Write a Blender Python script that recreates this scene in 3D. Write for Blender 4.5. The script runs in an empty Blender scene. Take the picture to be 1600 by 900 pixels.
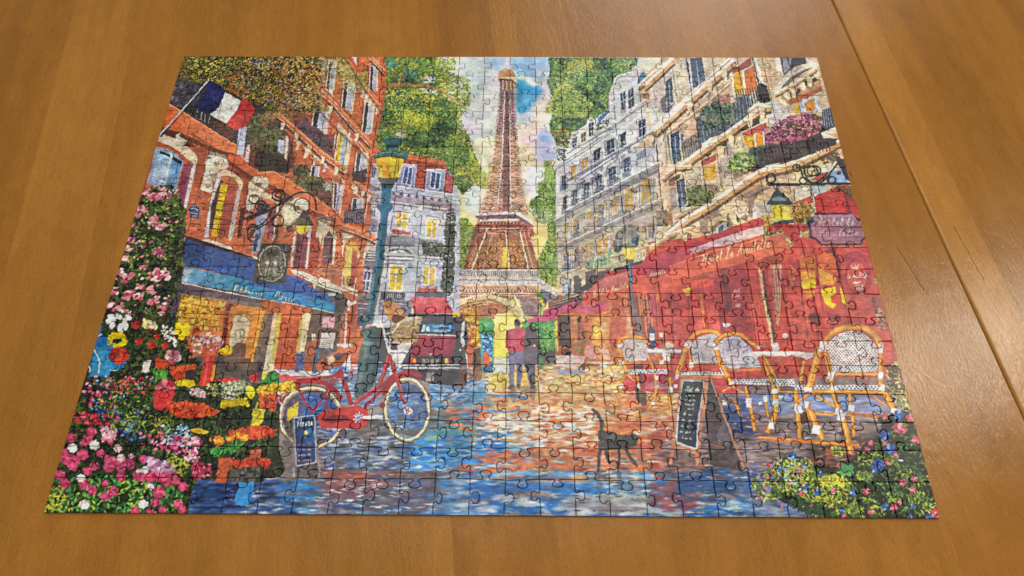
import bpy, bmesh, math, random
from mathutils import Matrix, Vector

scene = bpy.context.scene
PW, PH, PT = 0.48, 0.341, 0.0021          # puzzle width, depth, board thickness (metres)

# ---------------------------------------------------------------- camera
cam_d = bpy.data.cameras.new('camera')
cam_d.sensor_width = 36.0
cam_d.lens = 1180 / 1600 * 36.0
cam_d.clip_start = 0.01
cam_d.clip_end = 50.0
cam = bpy.data.objects.new('camera', cam_d)
scene.collection.objects.link(cam)
R = Matrix(((0.999969, -0.004513, 0.006433), (0.007094, 0.87048, -0.492153), (-0.003378, 0.492184, 0.870485)))
cam.matrix_world = Matrix.Translation((0.0138, -0.26332, 0.41143 + PT)) @ R.to_4x4()
scene.camera = cam

# ---------------------------------------------------------------- light of the room
world = bpy.data.worlds.new('World')
scene.world = world
world.use_nodes = True
bg = world.node_tree.nodes['Background']
bg.inputs[0].default_value = (1.0, 0.95, 0.88, 1)
bg.inputs[1].default_value = 0.16


def area(name, loc, target, size, size_y, power, col):
    d = bpy.data.lights.new(name, 'AREA')
    d.shape = 'RECTANGLE'
    d.size = size
    d.size_y = size_y
    d.energy = power
    d.color = col
    o = bpy.data.objects.new(name, d)
    scene.collection.objects.link(o)
    o.location = loc
    o.rotation_euler = (Vector(target) - Vector(loc)).to_track_quat('-Z', 'Y').to_euler()
    return o


area('room_light', (0.25, -1.35, 2.3), (0.0, 0.05, 0), 1.3, 1.0, 43, (1.0, .955, .89))
area('ceiling_light', (-0.05, 1.05, 2.35), (0.0, 0.0, 0), 1.5, 1.1, 15, (1.0, .97, .94))
area('window_light', (0.98, 3.0, 1.75), (0.98, 0, 1.5), 1.35, 1.9, 25, (.95, .97, 1.0))
area('ceiling_lamp', (1.33, 0.67, 1.62), (0.2, 0, 0), .16, .16, 8, (1.0, .90, .74))
scene.view_settings.view_transform = 'Standard'
scene.view_settings.look = 'None'
scene.view_settings.exposure = 0.0
scene.view_settings.gamma = 1.0

# ---------------------------------------------------------------- helpers


def link(name, mesh, parent=None, mats=()):
    o = bpy.data.objects.new(name, mesh)
    scene.collection.objects.link(o)
    for m in mats:
        if m.name not in [x.name for x in mesh.materials if x]:
            mesh.materials.append(m)
    if parent:
        o.parent = parent
    return o


def empty(name, loc=(0, 0, 0), rz=0.0, label=None, cat=None):
    o = bpy.data.objects.new(name, None)
    scene.collection.objects.link(o)
    o.location = loc
    o.rotation_euler.z = rz
    if label:
        o['label'] = label
        o['category'] = cat
    return o


class NT:
    def __init__(self, name):
        self.m = bpy.data.materials.new(name)
        self.m.use_nodes = True
        self.t = self.m.node_tree
        self.b = self.t.nodes['Principled BSDF']

    def n(self, kind, **kw):
        o = self.t.nodes.new(kind)
        for k, v in kw.items():
            if k.startswith('i_'):
                o.inputs[k[2:].replace('_', ' ')].default_value = v
            else:
                setattr(o, k, v)
        return o

    def l(self, a, b):
        self.t.links.new(a, b)

    def math(self, op, a, b=None, c=None):
        o = self.n('ShaderNodeMath', operation=op)
        for i, v in enumerate((a, b, c)):
            if v is None: continue
            if isinstance(v, (int, float)): o.inputs[i].default_value = v
            else: self.l(v, o.inputs[i])
        return o.outputs[0]

    def mix(self, f, a, b, mode='MIX'):
        o = self.n('ShaderNodeMix', data_type='RGBA', blend_type=mode)
        for i, v in ((0, f), (6, a), (7, b)):
            if isinstance(v, (int, float)): o.inputs[i].default_value = v
            elif isinstance(v, tuple): o.inputs[i].default_value = v
            else: self.l(v, o.inputs[i])
        return o.outputs[2]

    def ramp(self, f, stops):
        o = self.n('ShaderNodeValToRGB')
        e = o.color_ramp.elements
        while len(e) < len(stops): e.new(.5)
        for s, (p, c) in zip(e, stops):
            s.position = p
            s.color = c if len(c) == 4 else (*c, 1)
        self.l(f, o.inputs[0])
        return o.outputs[0]


# ---------------------------------------------------------------- the table
def wood_material():
    w = NT('varnished_birch_wood')
    tc = w.n('ShaderNodeTexCoord')
    tone = w.n('ShaderNodeAttribute', attribute_type='OBJECT', attribute_name='tone')
    shift = w.n('ShaderNodeCombineXYZ')
    w.l(w.math('MULTIPLY', tone.outputs['Fac'], 7.3), shift.inputs[2])
    add = w.n('ShaderNodeVectorMath', operation='ADD')
    w.l(tc.outputs['Object'], add.inputs[0]); w.l(shift.outputs[0], add.inputs[1])

    def stretched(sx, sy, scale, detail, rough=.6, dist=0.0):
        mp = w.n('ShaderNodeMapping'); mp.inputs['Scale'].default_value = (sx, sy, 1)
        w.l(add.outputs[0], mp.inputs[0])
        t = w.n('ShaderNodeTexNoise', i_Scale=scale, i_Detail=detail, i_Roughness=rough, i_Distortion=dist)
        w.l(mp.outputs[0], t.inputs['Vector'])
        return t.outputs[0]
    cloud = stretched(1, .16, 22, 3, .5, .3)          # slow tone drift along the grain
    streak = stretched(1, .03, 90, 4, .6)           # long grain streaks
    fig = stretched(1, .5, 45, 3, .6, 1.2)             # mottled figure
    pore = stretched(1, .12, 900, 2, .7)               # short pores
    speck = stretched(1, .45, 1300, 3, .75)
    # stave tone
    base = w.ramp(tone.outputs['Fac'], [(0, (.290, .118, .017)), (.5, (.335, .143, .0205)), (1, (.388, .175, .030))])
    f1 = w.ramp(cloud, [(.3, (.80, .78, .75)), (.7, (1.14, 1.14, 1.15))])
    c = w.mix(.75, base, f1, 'MULTIPLY')
    f2 = w.ramp(streak, [(.35, (.80, .77, .72)), (.62, (1.12, 1.12, 1.12))])
    c = w.mix(.35, c, f2, 'MULTIPLY')
    f3 = w.ramp(fig, [(.35, (.84, .82, .8)), (.65, (1.1, 1.1, 1.1))])
    c = w.mix(.4, c, f3, 'MULTIPLY')
    f4 = w.ramp(pore, [(.30, (.80, .77, .72)), (.45, (1, 1, 1)), (.6, (1, 1, 1)), (.72, (1.22, 1.2, 1.15))])
    c = w.mix(.55, c, f4, 'MULTIPLY')
    f5 = w.ramp(speck, [(.3, (.78, .76, .72)), (.5, (1, 1, 1)), (.75, (1.16, 1.15, 1.12))])
    c = w.mix(.85, c, f5, 'MULTIPLY')
    # dents and cracks with a place of their own: segments in table coordinates
    sep = w.n('ShaderNodeSeparateXYZ'); w.l(tc.outputs['Object'], sep.inputs[0])
    X, Y = sep.outputs[0], sep.outputs[1]
    wob = w.n('ShaderNodeTexNoise', i_Scale=300.0, i_Detail=1.0)
    w.l(tc.outputs['Object'], wob.inputs['Vector'])
    wv = w.math('MULTIPLY', w.math('SUBTRACT', wob.outputs[0], .5), .0012)
    bumps = None
    for (ax, ay), (bx, by), wd, colr in SCRATCHES:
        dx, dy = bx - ax, by - ay; l2 = dx * dx + dy * dy
        px = w.math('ADD', w.math('SUBTRACT', X, ax), wv); py = w.math('SUBTRACT', Y, ay)
        t = w.math('DIVIDE', w.math('ADD', w.math('MULTIPLY', px, dx), w.math('MULTIPLY', py, dy)), l2)
        t = w.math('MINIMUM', w.math('MAXIMUM', t, 0.0), 1.0)
        ex = w.math('SUBTRACT', px, w.math('MULTIPLY', t, dx)); ey = w.math('SUBTRACT', py, w.math('MULTIPLY', t, dy))
        d = w.math('SQRT', w.math('ADD', w.math('MULTIPLY', ex, ex), w.math('MULTIPLY', ey, ey)))
        m = w.math('MINIMUM', w.math('MAXIMUM', w.math('SUBTRACT', 1.6, w.math('DIVIDE', d, wd)), 0.0), 1.0)
        c = w.mix(w.math('MULTIPLY', m, .85), c, (*colr, 1))
        bumps = m if bumps is None else w.math('ADD', bumps, m)
    w.l(c, w.b.inputs['Base Color'])
    r = w.math('ADD', w.math('MULTIPLY', fig, .12), .13)
    w.l(r, w.b.inputs['Roughness'])
    h = w.math('ADD', w.math('ADD', w.math('MULTIPLY', pore, .55), w.math('MULTIPLY', speck, .35)), w.math('MULTIPLY', fig, .9))
    h = w.math('SUBTRACT', h, w.math('MULTIPLY', bumps, .8))
    bp = w.n('ShaderNodeBump', i_Strength=.75, i_Distance=.00034)
    w.l(h, bp.inputs['Height']); w.l(bp.outputs[0], w.b.inputs['Normal'])
    w.b.inputs['Specular IOR Level'].default_value = .5
    return w.m


# dents and cracks: (start, end, half width, colour) in table coordinates
SCRATCHES = [((.2395, -.111), (.2525, -.1235), .00042, (.62, .42, .24)), ((.2585, -.026), (.2640, -.060), .00016, (.05, .025, .012)),
             ((.3015, -.015), (.3045, -.056), .00016, (.06, .03, .012)), ((.235, .062), (.238, .050), .0004, (.10, .045, .018)), ((.248, .036), (.2485, .032), .0004, (.04, .02, .01))]
WOOD = wood_material()
gr = NT('dark_glue_line'); gr.b.inputs['Base Color'].default_value = (.03, .016, .008, 1); gr.b.inputs['Roughness'].default_value = .8

table = empty('wooden_table', (0, 0, 0), math.radians(6.4), 'brown varnished wooden table top under the puzzle, with a leaf joint on the right', 'table')


def leaf_edge_mesh(name, x0, x1, y0, y1, z0, z1):
    me = bpy.data.meshes.new(name)
    v = [(x, y, z) for z in (z0, z1) for x, y in ((x0, y0), (x1, y0), (x1, y1), (x0, y1))]
    me.from_pydata(v, [], [(3, 2, 1, 0), (4, 5, 6, 7), (0, 1, 5, 4), (1, 2, 6, 5), (2, 3, 7, 6), (3, 0, 4, 7)])
    return me


def plank(parent, x0, x1, tone, cl=0.0, cr=0.0, dz=0.0):
    """one stave; cl / cr: width of an eased edge on its left / right side"""
    y0, y1, zb = -0.62, 0.80, -0.022
    prof = [(x0, zb)]
    if cl:
        prof += [(x0, -cl * .95)] + [(x0 + cl * (1 - math.cos(a)), -cl * .95 * (1 - math.sin(a)) + dz) for a in (.3, .7, 1.1, 1.45)]
    else:
        prof += [(x0, dz)]
    if cr:
        prof += [(x1 - cr * (1 - math.cos(a)), -cr * .95 * (1 - math.sin(a)) + dz) for a in (1.45, 1.1, .7, .3)] + [(x1, -cr * .95)]
    else:
        prof += [(x1, dz)]
    prof += [(x1, zb)]
    n = len(prof)
    me = bpy.data.meshes.new('plank')
    v = [(x, y0, z) for x, z in prof] + [(x, y1, z) for x, z in prof]
    f = [[(i + 1) % n, i, n + i, n + (i + 1) % n] for i in range(n)] + [list(range(n)), list(range(2 * n - 1, n - 1, -1))]
    me.from_pydata(v, [], f)
    bm = bmesh.new(); bm.from_mesh(me); bmesh.ops.recalc_face_normals(bm, faces=bm.faces); bm.to_mesh(me); bm.free()
    o = link('plank', me, parent, [WOOD])
    o['tone'] = tone
    return o


main_leaf = link('table_leaf', leaf_edge_mesh('table_leaf', -.72, .2875, -.615, .795, -.040, -.0225), table, [WOOD]); main_leaf['tone'] = .4
side_leaf = link('table_leaf', leaf_edge_mesh('table_leaf', .2915, .90, -.615, .795, -.040, -.0225), table, [WOOD]); side_leaf['tone'] = .4
main_leaf['label'] = 'main leaf of the table, under the puzzle'; side_leaf['label'] = 'right-hand leaf of the table beyond the joint'
XS = [-.72, -.62, -.55, -.48, -.40, -.313, -.262, -.202, -.143, -.0915, -.040, .0154, .074, .127, .2225, .2889]
TN = [.5, .3, .6, .4, .25, .68, .42, .55, .40, .62, .22, .58, .36, .56, .30]
for i, t in enumerate(TN):
    plank(main_leaf, XS[i], XS[i + 1] - .00002, t, cr=.0003 if i == len(TN) - 1 else 0)
XR = [.2900, .3165, .42, .50, .58, .66, .74, .90]
TR = [.85, .38, .45, .35, .55, .4, .5]
for i, t in enumerate(TR):
    plank(side_leaf, XR[i], XR[i + 1] - .00002, t, cl=.0024 if i == 0 else 0, dz=-.00025)

# ---------------------------------------------------------------- the print
# A small painter: fills a pixel buffer (generated here, nothing is loaded)
# with the street scene printed on the puzzle.  Shapes are written in the
# coordinates of a study sheet and mapped to the print with a plane homography.
import numpy as np
TW, TH = 2000, 1424
_Q = [(289, 86.5), (1279, 90), (1468, 808), (66, 803)]      # corners of the print on the study sheet


def _homog():
    A = []
    for (u, v), (x, y) in zip([(0, 1), (1, 1), (1, 0), (0, 0)], _Q):
        x -= 800; y -= 450
        A.append([x, y, 1, 0, 0, 0, -u * x, -u * y, -u])
        A.append([0, 0, 0, x, y, 1, -v * x, -v * y, -v])
    return np.linalg.svd(np.array(A, float))[2][-1].reshape(3, 3)


_H = _homog()
rs = np.random.RandomState(7)
_o = [0.0, 0.0, 1.0]


def S(x=0, y=0, s=1.0):
    _o[:] = [x, y, s]


def _map(pts):
    p = np.asarray(pts, float).reshape(-1, 2) / _o[2] + [_o[0] - 800, _o[1] - 450]
    q = np.c_[p, np.ones(len(p))] @ _H.T
    return q[:, :2] / q[:, 2:] * [TW, TH]


def _noise(cx, cy):
    g = rs.rand(TH // cy + 3, TW // cx + 3).astype(np.float32)
    y = np.arange(TH) / cy; x = np.arange(TW) / cx
    yi = y.astype(int); xi = x.astype(int)
    fy = (y - yi)[:, None].astype(np.float32); fx = (x - xi)[None].astype(np.float32)
    fy = fy * fy * (3 - 2 * fy); fx = fx * fx * (3 - 2 * fx)
    a = g[yi][:, xi]; b = g[yi][:, xi + 1]; c = g[yi + 1][:, xi]; d = g[yi + 1][:, xi + 1]
    return (a * (1 - fx) + b * fx) * (1 - fy) + (c * (1 - fx) + d * fx) * fy


CV = np.zeros((TH, TW, 3), np.float32)                       # row 0 is the near edge
CV[:] = .3
NA = _noise(9, 5) + .7 * _noise(23, 17) + .8 * _noise(5, 4) + .4 * _noise(60, 50)
NA = (NA - NA.mean()) / NA.std()
NB = _noise(70, 60) + .7 * _noise(26, 24) + .5 * _noise(13, 11)
NB = (NB - NB.min()) / (NB.max() - NB.min())
NB = np.clip((NB - .5) * 1.7 + .5, 0, .999)


def C(h):
    if not isinstance(h, str): return np.asarray(h, np.float32)
    return np.array([int(h[i:i + 2], 16) / 255 for i in (0, 2, 4)], np.float32)


def _mask(q):
    x0, y0 = np.floor(q.min(0)).astype(int); x1, y1 = np.ceil(q.max(0)).astype(int) + 1
    x0 = max(x0, 0); y0 = max(y0, 0); x1 = min(x1, TW); y1 = min(y1, TH)
    if x1 <= x0 or y1 <= y0: return None
    X = np.arange(x0, x1)[None] + .5; Y = np.arange(y0, y1)[:, None] + .5
    m = np.zeros((y1 - y0, x1 - x0), bool)
    r = np.roll(q, -1, 0)
    for (ax, ay), (bx, by) in zip(q, r):
        if ay == by: continue
        c = (ay > Y) != (by > Y)
        m ^= c & (X < (bx - ax) * (Y - ay) / (by - ay) + ax)
    return m, slice(y0, y1), slice(x0, x1)


def P(col, pts, n=.07, a=1.0, to=None, ax=None):
    """filled polygon; to= second colour of a gradient along ax=(x0,y0,x1,y1)"""
    q = _map(pts); k = _mask(q)
    if k is None: return
    m, sy, sx = k
    base = C(col)
    if to is not None:
        if ax is None:
            b = np.asarray(pts, float).reshape(-1, 2); ax = (0, b[:, 1].min(), 0, b[:, 1].max()); ax = (b[:, 0].mean(), ax[1], b[:, 0].mean(), ax[3])
        g = _map(ax); d = g[1] - g[0]
        X = np.arange(sx.start, sx.stop)[None]; Y = np.arange(sy.start, sy.stop)[:, None]
        t = np.clip(((X - g[0, 0]) * d[0] + (Y - g[0, 1]) * d[1]) / (d @ d + 1e-9), 0, 1)[..., None]
        base = base * (1 - t) + C(to) * t
    f = base * (1 + .6 * n * NA[sy, sx, None])
    v = CV[sy, sx]
    if a < 1: f = v * (1 - a) + f * a
    v[m] = np.broadcast_to(f, v.shape)[m]


def sm(pts, n=5, closed=False):
    """Catmull-Rom"""
    p = np.asarray(pts, float).reshape(-1, 2)
    if len(p) < 3: return p
    e = np.r_[p[-1:], p, p[:2]] if closed else np.r_[2 * p[:1] - p[1:2], p, 2 * p[-1:] - p[-2:-1]]
    out = []
    for i in range(1, len(e) - 2):
        a, b, c, d = e[i - 1:i + 3]
        for t in np.arange(n) / n:
            out.append(.5 * (2 * b + (c - a) * t + (2 * a - 5 * b + 4 * c - d) * t * t + (3 * b - a - 3 * c + d) * t ** 3))
    if not closed: out.append(p[-1])
    return np.array(out)


def L(col, w, pts, n=.05, w2=None, s=False, a=1.0):
    p = np.asarray(pts, float).reshape(-1, 2)
    if s: p = sm(p, 6)
    d = np.gradient(p, axis=0) if len(p) > 2 else np.repeat(p[1:] - p[:1], 2, 0)
    d /= np.linalg.norm(d, axis=1)[:, None] + 1e-9
    nn = np.c_[-d[:, 1], d[:, 0]]
    ws = np.linspace(w, w if w2 is None else w2, len(p))[:, None] / 2
    for i in range(len(p) - 1):                                # segment quads: safe for loops
        P(col, np.r_[p[i:i + 1] + nn[i] * ws[i], p[i + 1:i + 2] + nn[i + 1] * ws[i + 1],
                     p[i + 1:i + 2] - nn[i + 1] * ws[i + 1], p[i:i + 1] - nn[i] * ws[i]], n, a)


def E(col, cx, cy, rx, ry=None, rot=0, n=.07, k=14, a=1.0, to=None, ax=None):
    ry = ry or rx
    t = np.arange(k) / k * 2 * np.pi
    c, s = np.cos(rot), np.sin(rot)
    x = rx * np.cos(t); y = ry * np.sin(t)
    P(col, np.c_[cx + x * c - y * s, cy + x * s + y * c], n, a, to, ax)


def ring(col, w, cx, cy, rx, ry=None, a0=0, a1=360, rot=0):
    ry = ry or rx
    t = np.radians(np.linspace(a0, a1, max(6, int(abs(a1 - a0) / 15))))
    c, s = np.cos(rot), np.sin(rot)
    x = rx * np.cos(t); y = ry * np.sin(t)
    L(col, w, np.c_[cx + x * c - y * s, cy + x * s + y * c])


def inside(poly, X, Y):
    m = np.zeros(len(X), bool)
    for (ax, ay), (bx, by) in zip(poly, np.roll(poly, -1, 0)):
        if ay == by: continue
        m ^= ((ay > Y) != (by > Y)) & (X < (bx - ax) * (Y - ay) / (by - ay) + ax)
    return m


def F(cols, n, r0, r1, poly, asp=1.7, ang=None, jit=.5, mix=.38, var=.10, k=7, leaf=False):
    """scatter n dabs inside a polygon; the palette follows soft clumps"""
    q = _map(poly); lo, hi = q.min(0), q.max(0)
    sc = np.sqrt(abs(np.linalg.det(np.c_[_map([[poly[0] + 9, poly[1]]])[0] - q[0], _map([[poly[0], poly[1] + 9]])[0] - q[0]]))) / 9
    X = np.zeros(0); Y = np.zeros(0)
    while len(X) < n:
        x = rs.uniform(lo[0], hi[0], n * 2); y = rs.uniform(lo[1], hi[1], n * 2)
        m = inside(q, x, y); X = np.r_[X, x[m]]; Y = np.r_[Y, y[m]]
        if len(X) == 0 and n > 50: return
    X = X[:n]; Y = Y[:n]
    R = rs.uniform(r0, r1, n) * sc
    pal = np.array([C(c) for c in cols]); K = len(pal)
    A = rs.uniform(0, np.pi, n) if ang is None else -np.radians(ang) + rs.uniform(-jit, jit, n)
    xi = np.clip(X, 0, TW - 1).astype(int); yi = np.clip(Y, 0, TH - 1).astype(int)
    idx = NB[yi, xi] * (1 - mix) + rs.rand(n) * mix
    idx = np.clip((idx * K).astype(int), 0, K - 1)
    col = pal[idx] * (1 + var * rs.randn(n, 1)).astype(np.float32)
    for i in range(n):
        r = R[i]; b = r / asp; ca, sa = np.cos(A[i]), np.sin(A[i])
        x0 = max(int(X[i] - r), 0); x1 = min(int(X[i] + r) + 2, TW); y0 = max(int(Y[i] - r), 0); y1 = min(int(Y[i] + r) + 2, TH)
        if x1 <= x0 or y1 <= y0: continue
        dx = np.arange(x0, x1)[None] + .5 - X[i]; dy = np.arange(y0, y1)[:, None] + .5 - Y[i]
        uu = (dx * ca + dy * sa) / r; vv = (-dx * sa + dy * ca) / b
        m = (np.abs(uu) + np.abs(vv) ** 1.2 < 1) if leaf else (uu * uu + vv * vv < 1)
        CV[y0:y1, x0:x1][m] = col[i]


def blur(pts, r, it=2, ry=None):
    """soften what is painted so far inside the bounding box of pts"""
    q = _map(pts); x0, y0 = np.maximum(q.min(0).astype(int), 0); x1, y1 = np.minimum(q.max(0).astype(int), [TW, TH])
    v = CV[y0:y1, x0:x1]
    for _ in range(it):
        for ax, r in ((0, r if ry is None else ry), (1, r)):
            p = [(0, 0)] * 3; p[ax] = (r + 1, r)
            c = np.cumsum(np.pad(v, p, 'edge'), ax, dtype=np.float64); n = v.shape[ax]
            v = ((np.take(c, range(2 * r + 1, 2 * r + 1 + n), ax) - np.take(c, range(0, n), ax)) / (2 * r + 1)).astype(np.float32)
    CV[y0:y1, x0:x1] = v


def bil(q, s, t):
    a, b, c, d = np.asarray(q, float).reshape(4, 2)
    return (a * (1 - s) + b * s) * (1 - t) + (d * (1 - s) + c * s) * t


def Q(col, q, s0, t0, s1, t1, n=.06, **k):
    P(col, [bil(q, s0, t0), bil(q, s1, t0), bil(q, s1, t1), bil(q, s0, t1)], n, **k)


def win(q, fr, pane, nx=2, ny=3, m=.1, dark=None):
    """window: quad tl tr br bl"""
    Q(fr, q, 0, 0, 1, 1)
    for i in range(nx):
        for j in range(ny):
            a = m + (1 - m) * i / nx; b = m + (1 - m) * (i + 1) / nx - m
            c = m * .6 + (1 - m * .6) * j / ny; d = m * .6 + (1 - m * .6) * (j + 1) / ny - m * .6
            Q(pane if not (dark and (i + j) % 2) else dark, q, a, c, b, d, .12)


def rail(q, n, col, w=.25):
    for i in range(n):
        s = (i + .5) / n
        Q(col, q, s - w / n, 0, s + w / n, 1)


# stroke lettering: each glyph as pen strokes on a 0..1 wide, 0 (base) .. 1 (cap) grid
GL = {
 'H': ['.1 .9 .2 1 .28 .8 .2 .1 .05 0', '.8 1 .68 .6 .6 0 .75 .05', '.0 .45 .4 .55 .85 .5'],
 'L': ['.15 .75 .3 1 .5 .95 .4 .5 .25 .08 .1 .08 .3 .0 .8 .1'], 'A': ['0 .1 .1 0 .3 .3 .7 1 .65 .4 .75 0', '.15 .4 .5 .5 .9 .4'],
 'P': ['.3 .95 .2 .4 .1 0', '.05 .8 .4 1 .85 .85 .6 .5 .25 .45'], 'F': ['.35 .95 .25 .4 .1 0', '.05 .85 .4 1 .95 .95', '.15 .5 .7 .55'],
 'a': ['.7 .45 .3 .5 .1 .2 .3 0 .6 .2 .7 .45 .65 .1 .85 0'], 'b': ['.15 .4 .4 .9 .3 1 .2 .4 .2 .05 .5 0 .7 .3 .45 .45 .25 .3'],
 'd': ['.7 .45 .3 .5 .1 .2 .3 0 .6 .2 .8 1 .65 .1 .85 0'], 'e': ['.1 .2 .5 .3 .5 .5 .25 .45 .15 .15 .35 0 .75 .15'],
 'i': ['.3 .45 .2 .1 .4 0 .6 .15', '.35 .65 .4 .7'], 'l': ['.1 .2 .5 .8 .4 1 .25 .7 .2 .1 .4 0 .6 .15'],
 'm': ['.05 .4 .15 .45 .1 0 .3 .42 .4 .4 .38 0 .6 .42 .7 .4 .66 .05 .9 .1'], 'n': ['.1 .4 .25 .45 .15 0 .4 .42 .6 .42 .55 .05 .85 .1'],
 'o': ['.4 .5 .12 .3 .2 .02 .5 .02 .65 .3 .4 .5 .7 .4 .9 .45'], 'p': ['.3 .45 .1 -.4', '.2 .2 .45 .48 .65 .3 .5 .02 .2 .05'],
 'r': ['.1 .35 .25 .5 .3 .42 .55 .42 .45 .1 .65 .0 .8 .1'], 's': ['.1 .1 .45 .5 .5 .2 .35 0 .1 .05', '.45 .05 .7 .15'],
 't': ['.45 1 .3 .5 .2 .1 .4 0 .6 .15', '.1 .62 .65 .66'], 'u': ['.1 .45 .05 .15 .25 0 .5 .2 .6 .45 .55 .1 .85 .05'],
 'w': ['.1 .4 .1 .05 .35 .05 .4 .4 .4 .05 .7 .1 .75 .45'], 'c': ['.6 .4 .3 .5 .1 .2 .35 0 .7 .15'], 'y': ['.1 .45 .1 .15 .4 .1 .6 .45 .4 -.3 .15 -.35'],
 '1': ['.2 .8 .45 1 .45 0'], '2': ['.1 .8 .4 1 .7 .75 .1 0 .8 0'], '3': ['.1 .9 .6 .95 .4 .55 .7 .3 .4 0 .1 .1'], '4': ['.6 0 .6 1 .05 .3 .85 .3'],
 '6': ['.6 1 .2 .5 .2 .1 .5 0 .7 .25 .4 .45 .2 .3'], '7': ['.05 1 .75 1 .3 0'], '8': ['.4 .52 .15 .75 .4 1 .65 .75 .4 .52 .1 .25 .4 0 .7 .25 .4 .52'],
 '9': ['.65 .7 .4 .5 .15 .75 .4 1 .65 .8 .6 .4 .4 0'], '0': ['.4 1 .1 .5 .4 0 .7 .5 .4 1'], 'Q': ['.4 1 .1 .5 .4 0 .7 .5 .4 1', '.4 .25 .75 -.1'], 'Y': ['.05 1 .4 .5 .75 1', '.4 .5 .35 0'],
}
NARROW = {'i': .5, 'l': .5, 't': .55, 'e': .65, 'r': .7, 's': .65, '1': .6, ' ': .5, 'm': 1.0, 'H': 1.1, 'A': 1.05, 'o': .8}


def T(col, w, txt, x0, y0, x1, y1, h, slant=.25, plain=False):
    """lettering along the base line (x0,y0)-(x1,y1), cap height h"""
    adv = [NARROW.get(c, .8) for c in txt]; tot = sum(adv)
    b = np.array([x0, y0], float); d = np.array([x1 - x0, y1 - y0], float); ln = np.linalg.norm(d); d /= ln
    up = np.array([d[1], -d[0]]); s = ln / tot; x = 0
    for c, a in zip(txt, adv):
        for st in GL.get(c, []):
            g = np.array(st.split(), float).reshape(-1, 2)
            p = b + np.outer((x + g[:, 0] * a + slant * g[:, 1] * h / s) * s, d) + np.outer(g[:, 1] * h, up)
            L(col, w, p if plain else sm(p, 4), 0)
        x += a


# ---- big areas, back to front
S()
P('c4c9ca', [690, 80, 900, 80, 900, 330, 690, 330], .02)
P('d6cfb4', [690, 230, 900, 230, 900, 500, 690, 500], .03, to='d8c47c')
P('b05a3c', [280, 80, 606, 80, 606, 330, 575, 600, 240, 600, 150, 560, 225, 300], .1)
P('c9cdd2', [880, 80, 1060, 80, 1060, 430, 870, 430], .04)
P('c8b08c', [1030, 80, 1330, 80, 1345, 400, 1040, 400], .08)
P('b4423c', [860, 470, 1000, 380, 1350, 340, 1440, 660, 900, 600], .08)
P('75696a', [300, 590, 1470, 590, 1480, 820, 60, 820, 100, 700], .1)
# ---- sky and far trees (centre top)
S(720, 70, 5.625)
P('c3c9cc', [0, 100, 420, 100, 360, 900, 0, 900], .02)
P('a3bdd6', [225, 110, 420, 110, 400, 210, 330, 230, 270, 190], .05)
P('8fb6d6', [440, 110, 880, 110, 820, 240, 700, 300, 500, 250], .06)
P('b9c6d4', [660, 200, 830, 180, 800, 300, 700, 330], .05)
P('3f93c4', [500, 300, 590, 310, 700, 360, 740, 400, 640, 520, 610, 580, 540, 620, 495, 560], .06)
P('5ea4cc', [560, 430, 680, 450, 660, 510, 560, 540], .05)
P('d8dadb', [570, 300, 640, 300, 700, 350, 660, 370, 600, 340], .03)
P('b5bdd4', [520, 620, 640, 560, 700, 560, 680, 690, 540, 700], .05)
P('d9d3cd', [640, 600, 760, 430, 850, 420, 800, 700, 640, 800], .04)
P('d9c9c2', [500, 700, 700, 660, 800, 740, 690, 900, 500, 900], .05)
P('aab2d0', [690, 760, 780, 740, 830, 820, 800, 900, 700, 900], .06)
S(700, 210, 5.625)
P('d6d4b4', [240, 60, 440, 0, 410, 280, 300, 460, 240, 300], .04)
P('d6cda8', [620, 30, 780, 120, 790, 280, 680, 330, 640, 200], .05)
P('b0b6d0', [790, 20, 930, 40, 960, 140, 1000, 200, 860, 250, 800, 240, 770, 140], .07)
P('7ea0cc', [820, 0, 930, 0, 910, 60, 840, 60], .05)
P('d4c0c8', [640, 0, 790, 40, 780, 120, 640, 60], .05)
P('d4d8da', [680, 300, 860, 280, 830, 520, 720, 600, 690, 460], .03)
P('d2d6da', [170, 480, 330, 440, 280, 720, 150, 640], .03)
P('d8cc90', [760, 800, 900, 800, 910, 900, 760, 900], .04)
S(650, 350, 5.625)
P('d4bf6c', [480, 0, 620, 0, 420, 400, 350, 420, 360, 0], .05)
P('d8c27c', [1030, 30, 1200, 80, 1160, 300, 1080, 400, 1020, 100], .06)
P('dcca58', [350, 760, 960, 740, 960, 900, 340, 900], .05)
S(); blur([690, 84, 900, 86, 900, 500, 690, 500], 6)
# tree left of the tower
S(); P('4c5c34', [590, 180, 700, 180, 722, 220, 722, 262, 600, 262], .2); F(['3f5230', '56703a', '7a8c44', '98a04c', '34482e'], 1450, 1.2, 2.6, [592, 180, 700, 180, 736, 215, 742, 245, 722, 268, 690, 262, 600, 262])
S(460, 70, 5.625)
P('4e6034', [790, 108, 1230, 110, 1330, 180, 1300, 260, 1380, 330, 1280, 420, 1450, 560, 1440, 900, 720, 900, 760, 560], .2)
P('cdd0d2', [1240, 110, 1460, 110, 1440, 240, 1330, 260, 1290, 180], .03)
P('a9bccc', [1290, 180, 1420, 140, 1380, 230], .05)
F(['22301f', '2a3a26', '33492c', '3f5a3a', '54703a', '7d8f3c', '3c6a58', '98a244', '6c8844', 'b4b050'], 7163, 6.6, 15.3, [790, 110, 1240, 112, 1300, 200, 1400, 330, 1300, 420, 1460, 560, 1440, 900, 720, 900, 770, 560, 800, 300])
F(['8fa04a', 'b2b254', '6a8440', 'c6bf5a'], 1157, 4.9, 10.7, [1240, 115, 1440, 112, 1420, 260, 1560, 310, 1560, 520, 1480, 640, 1560, 880, 1440, 880, 1440, 560, 1300, 400])
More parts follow.
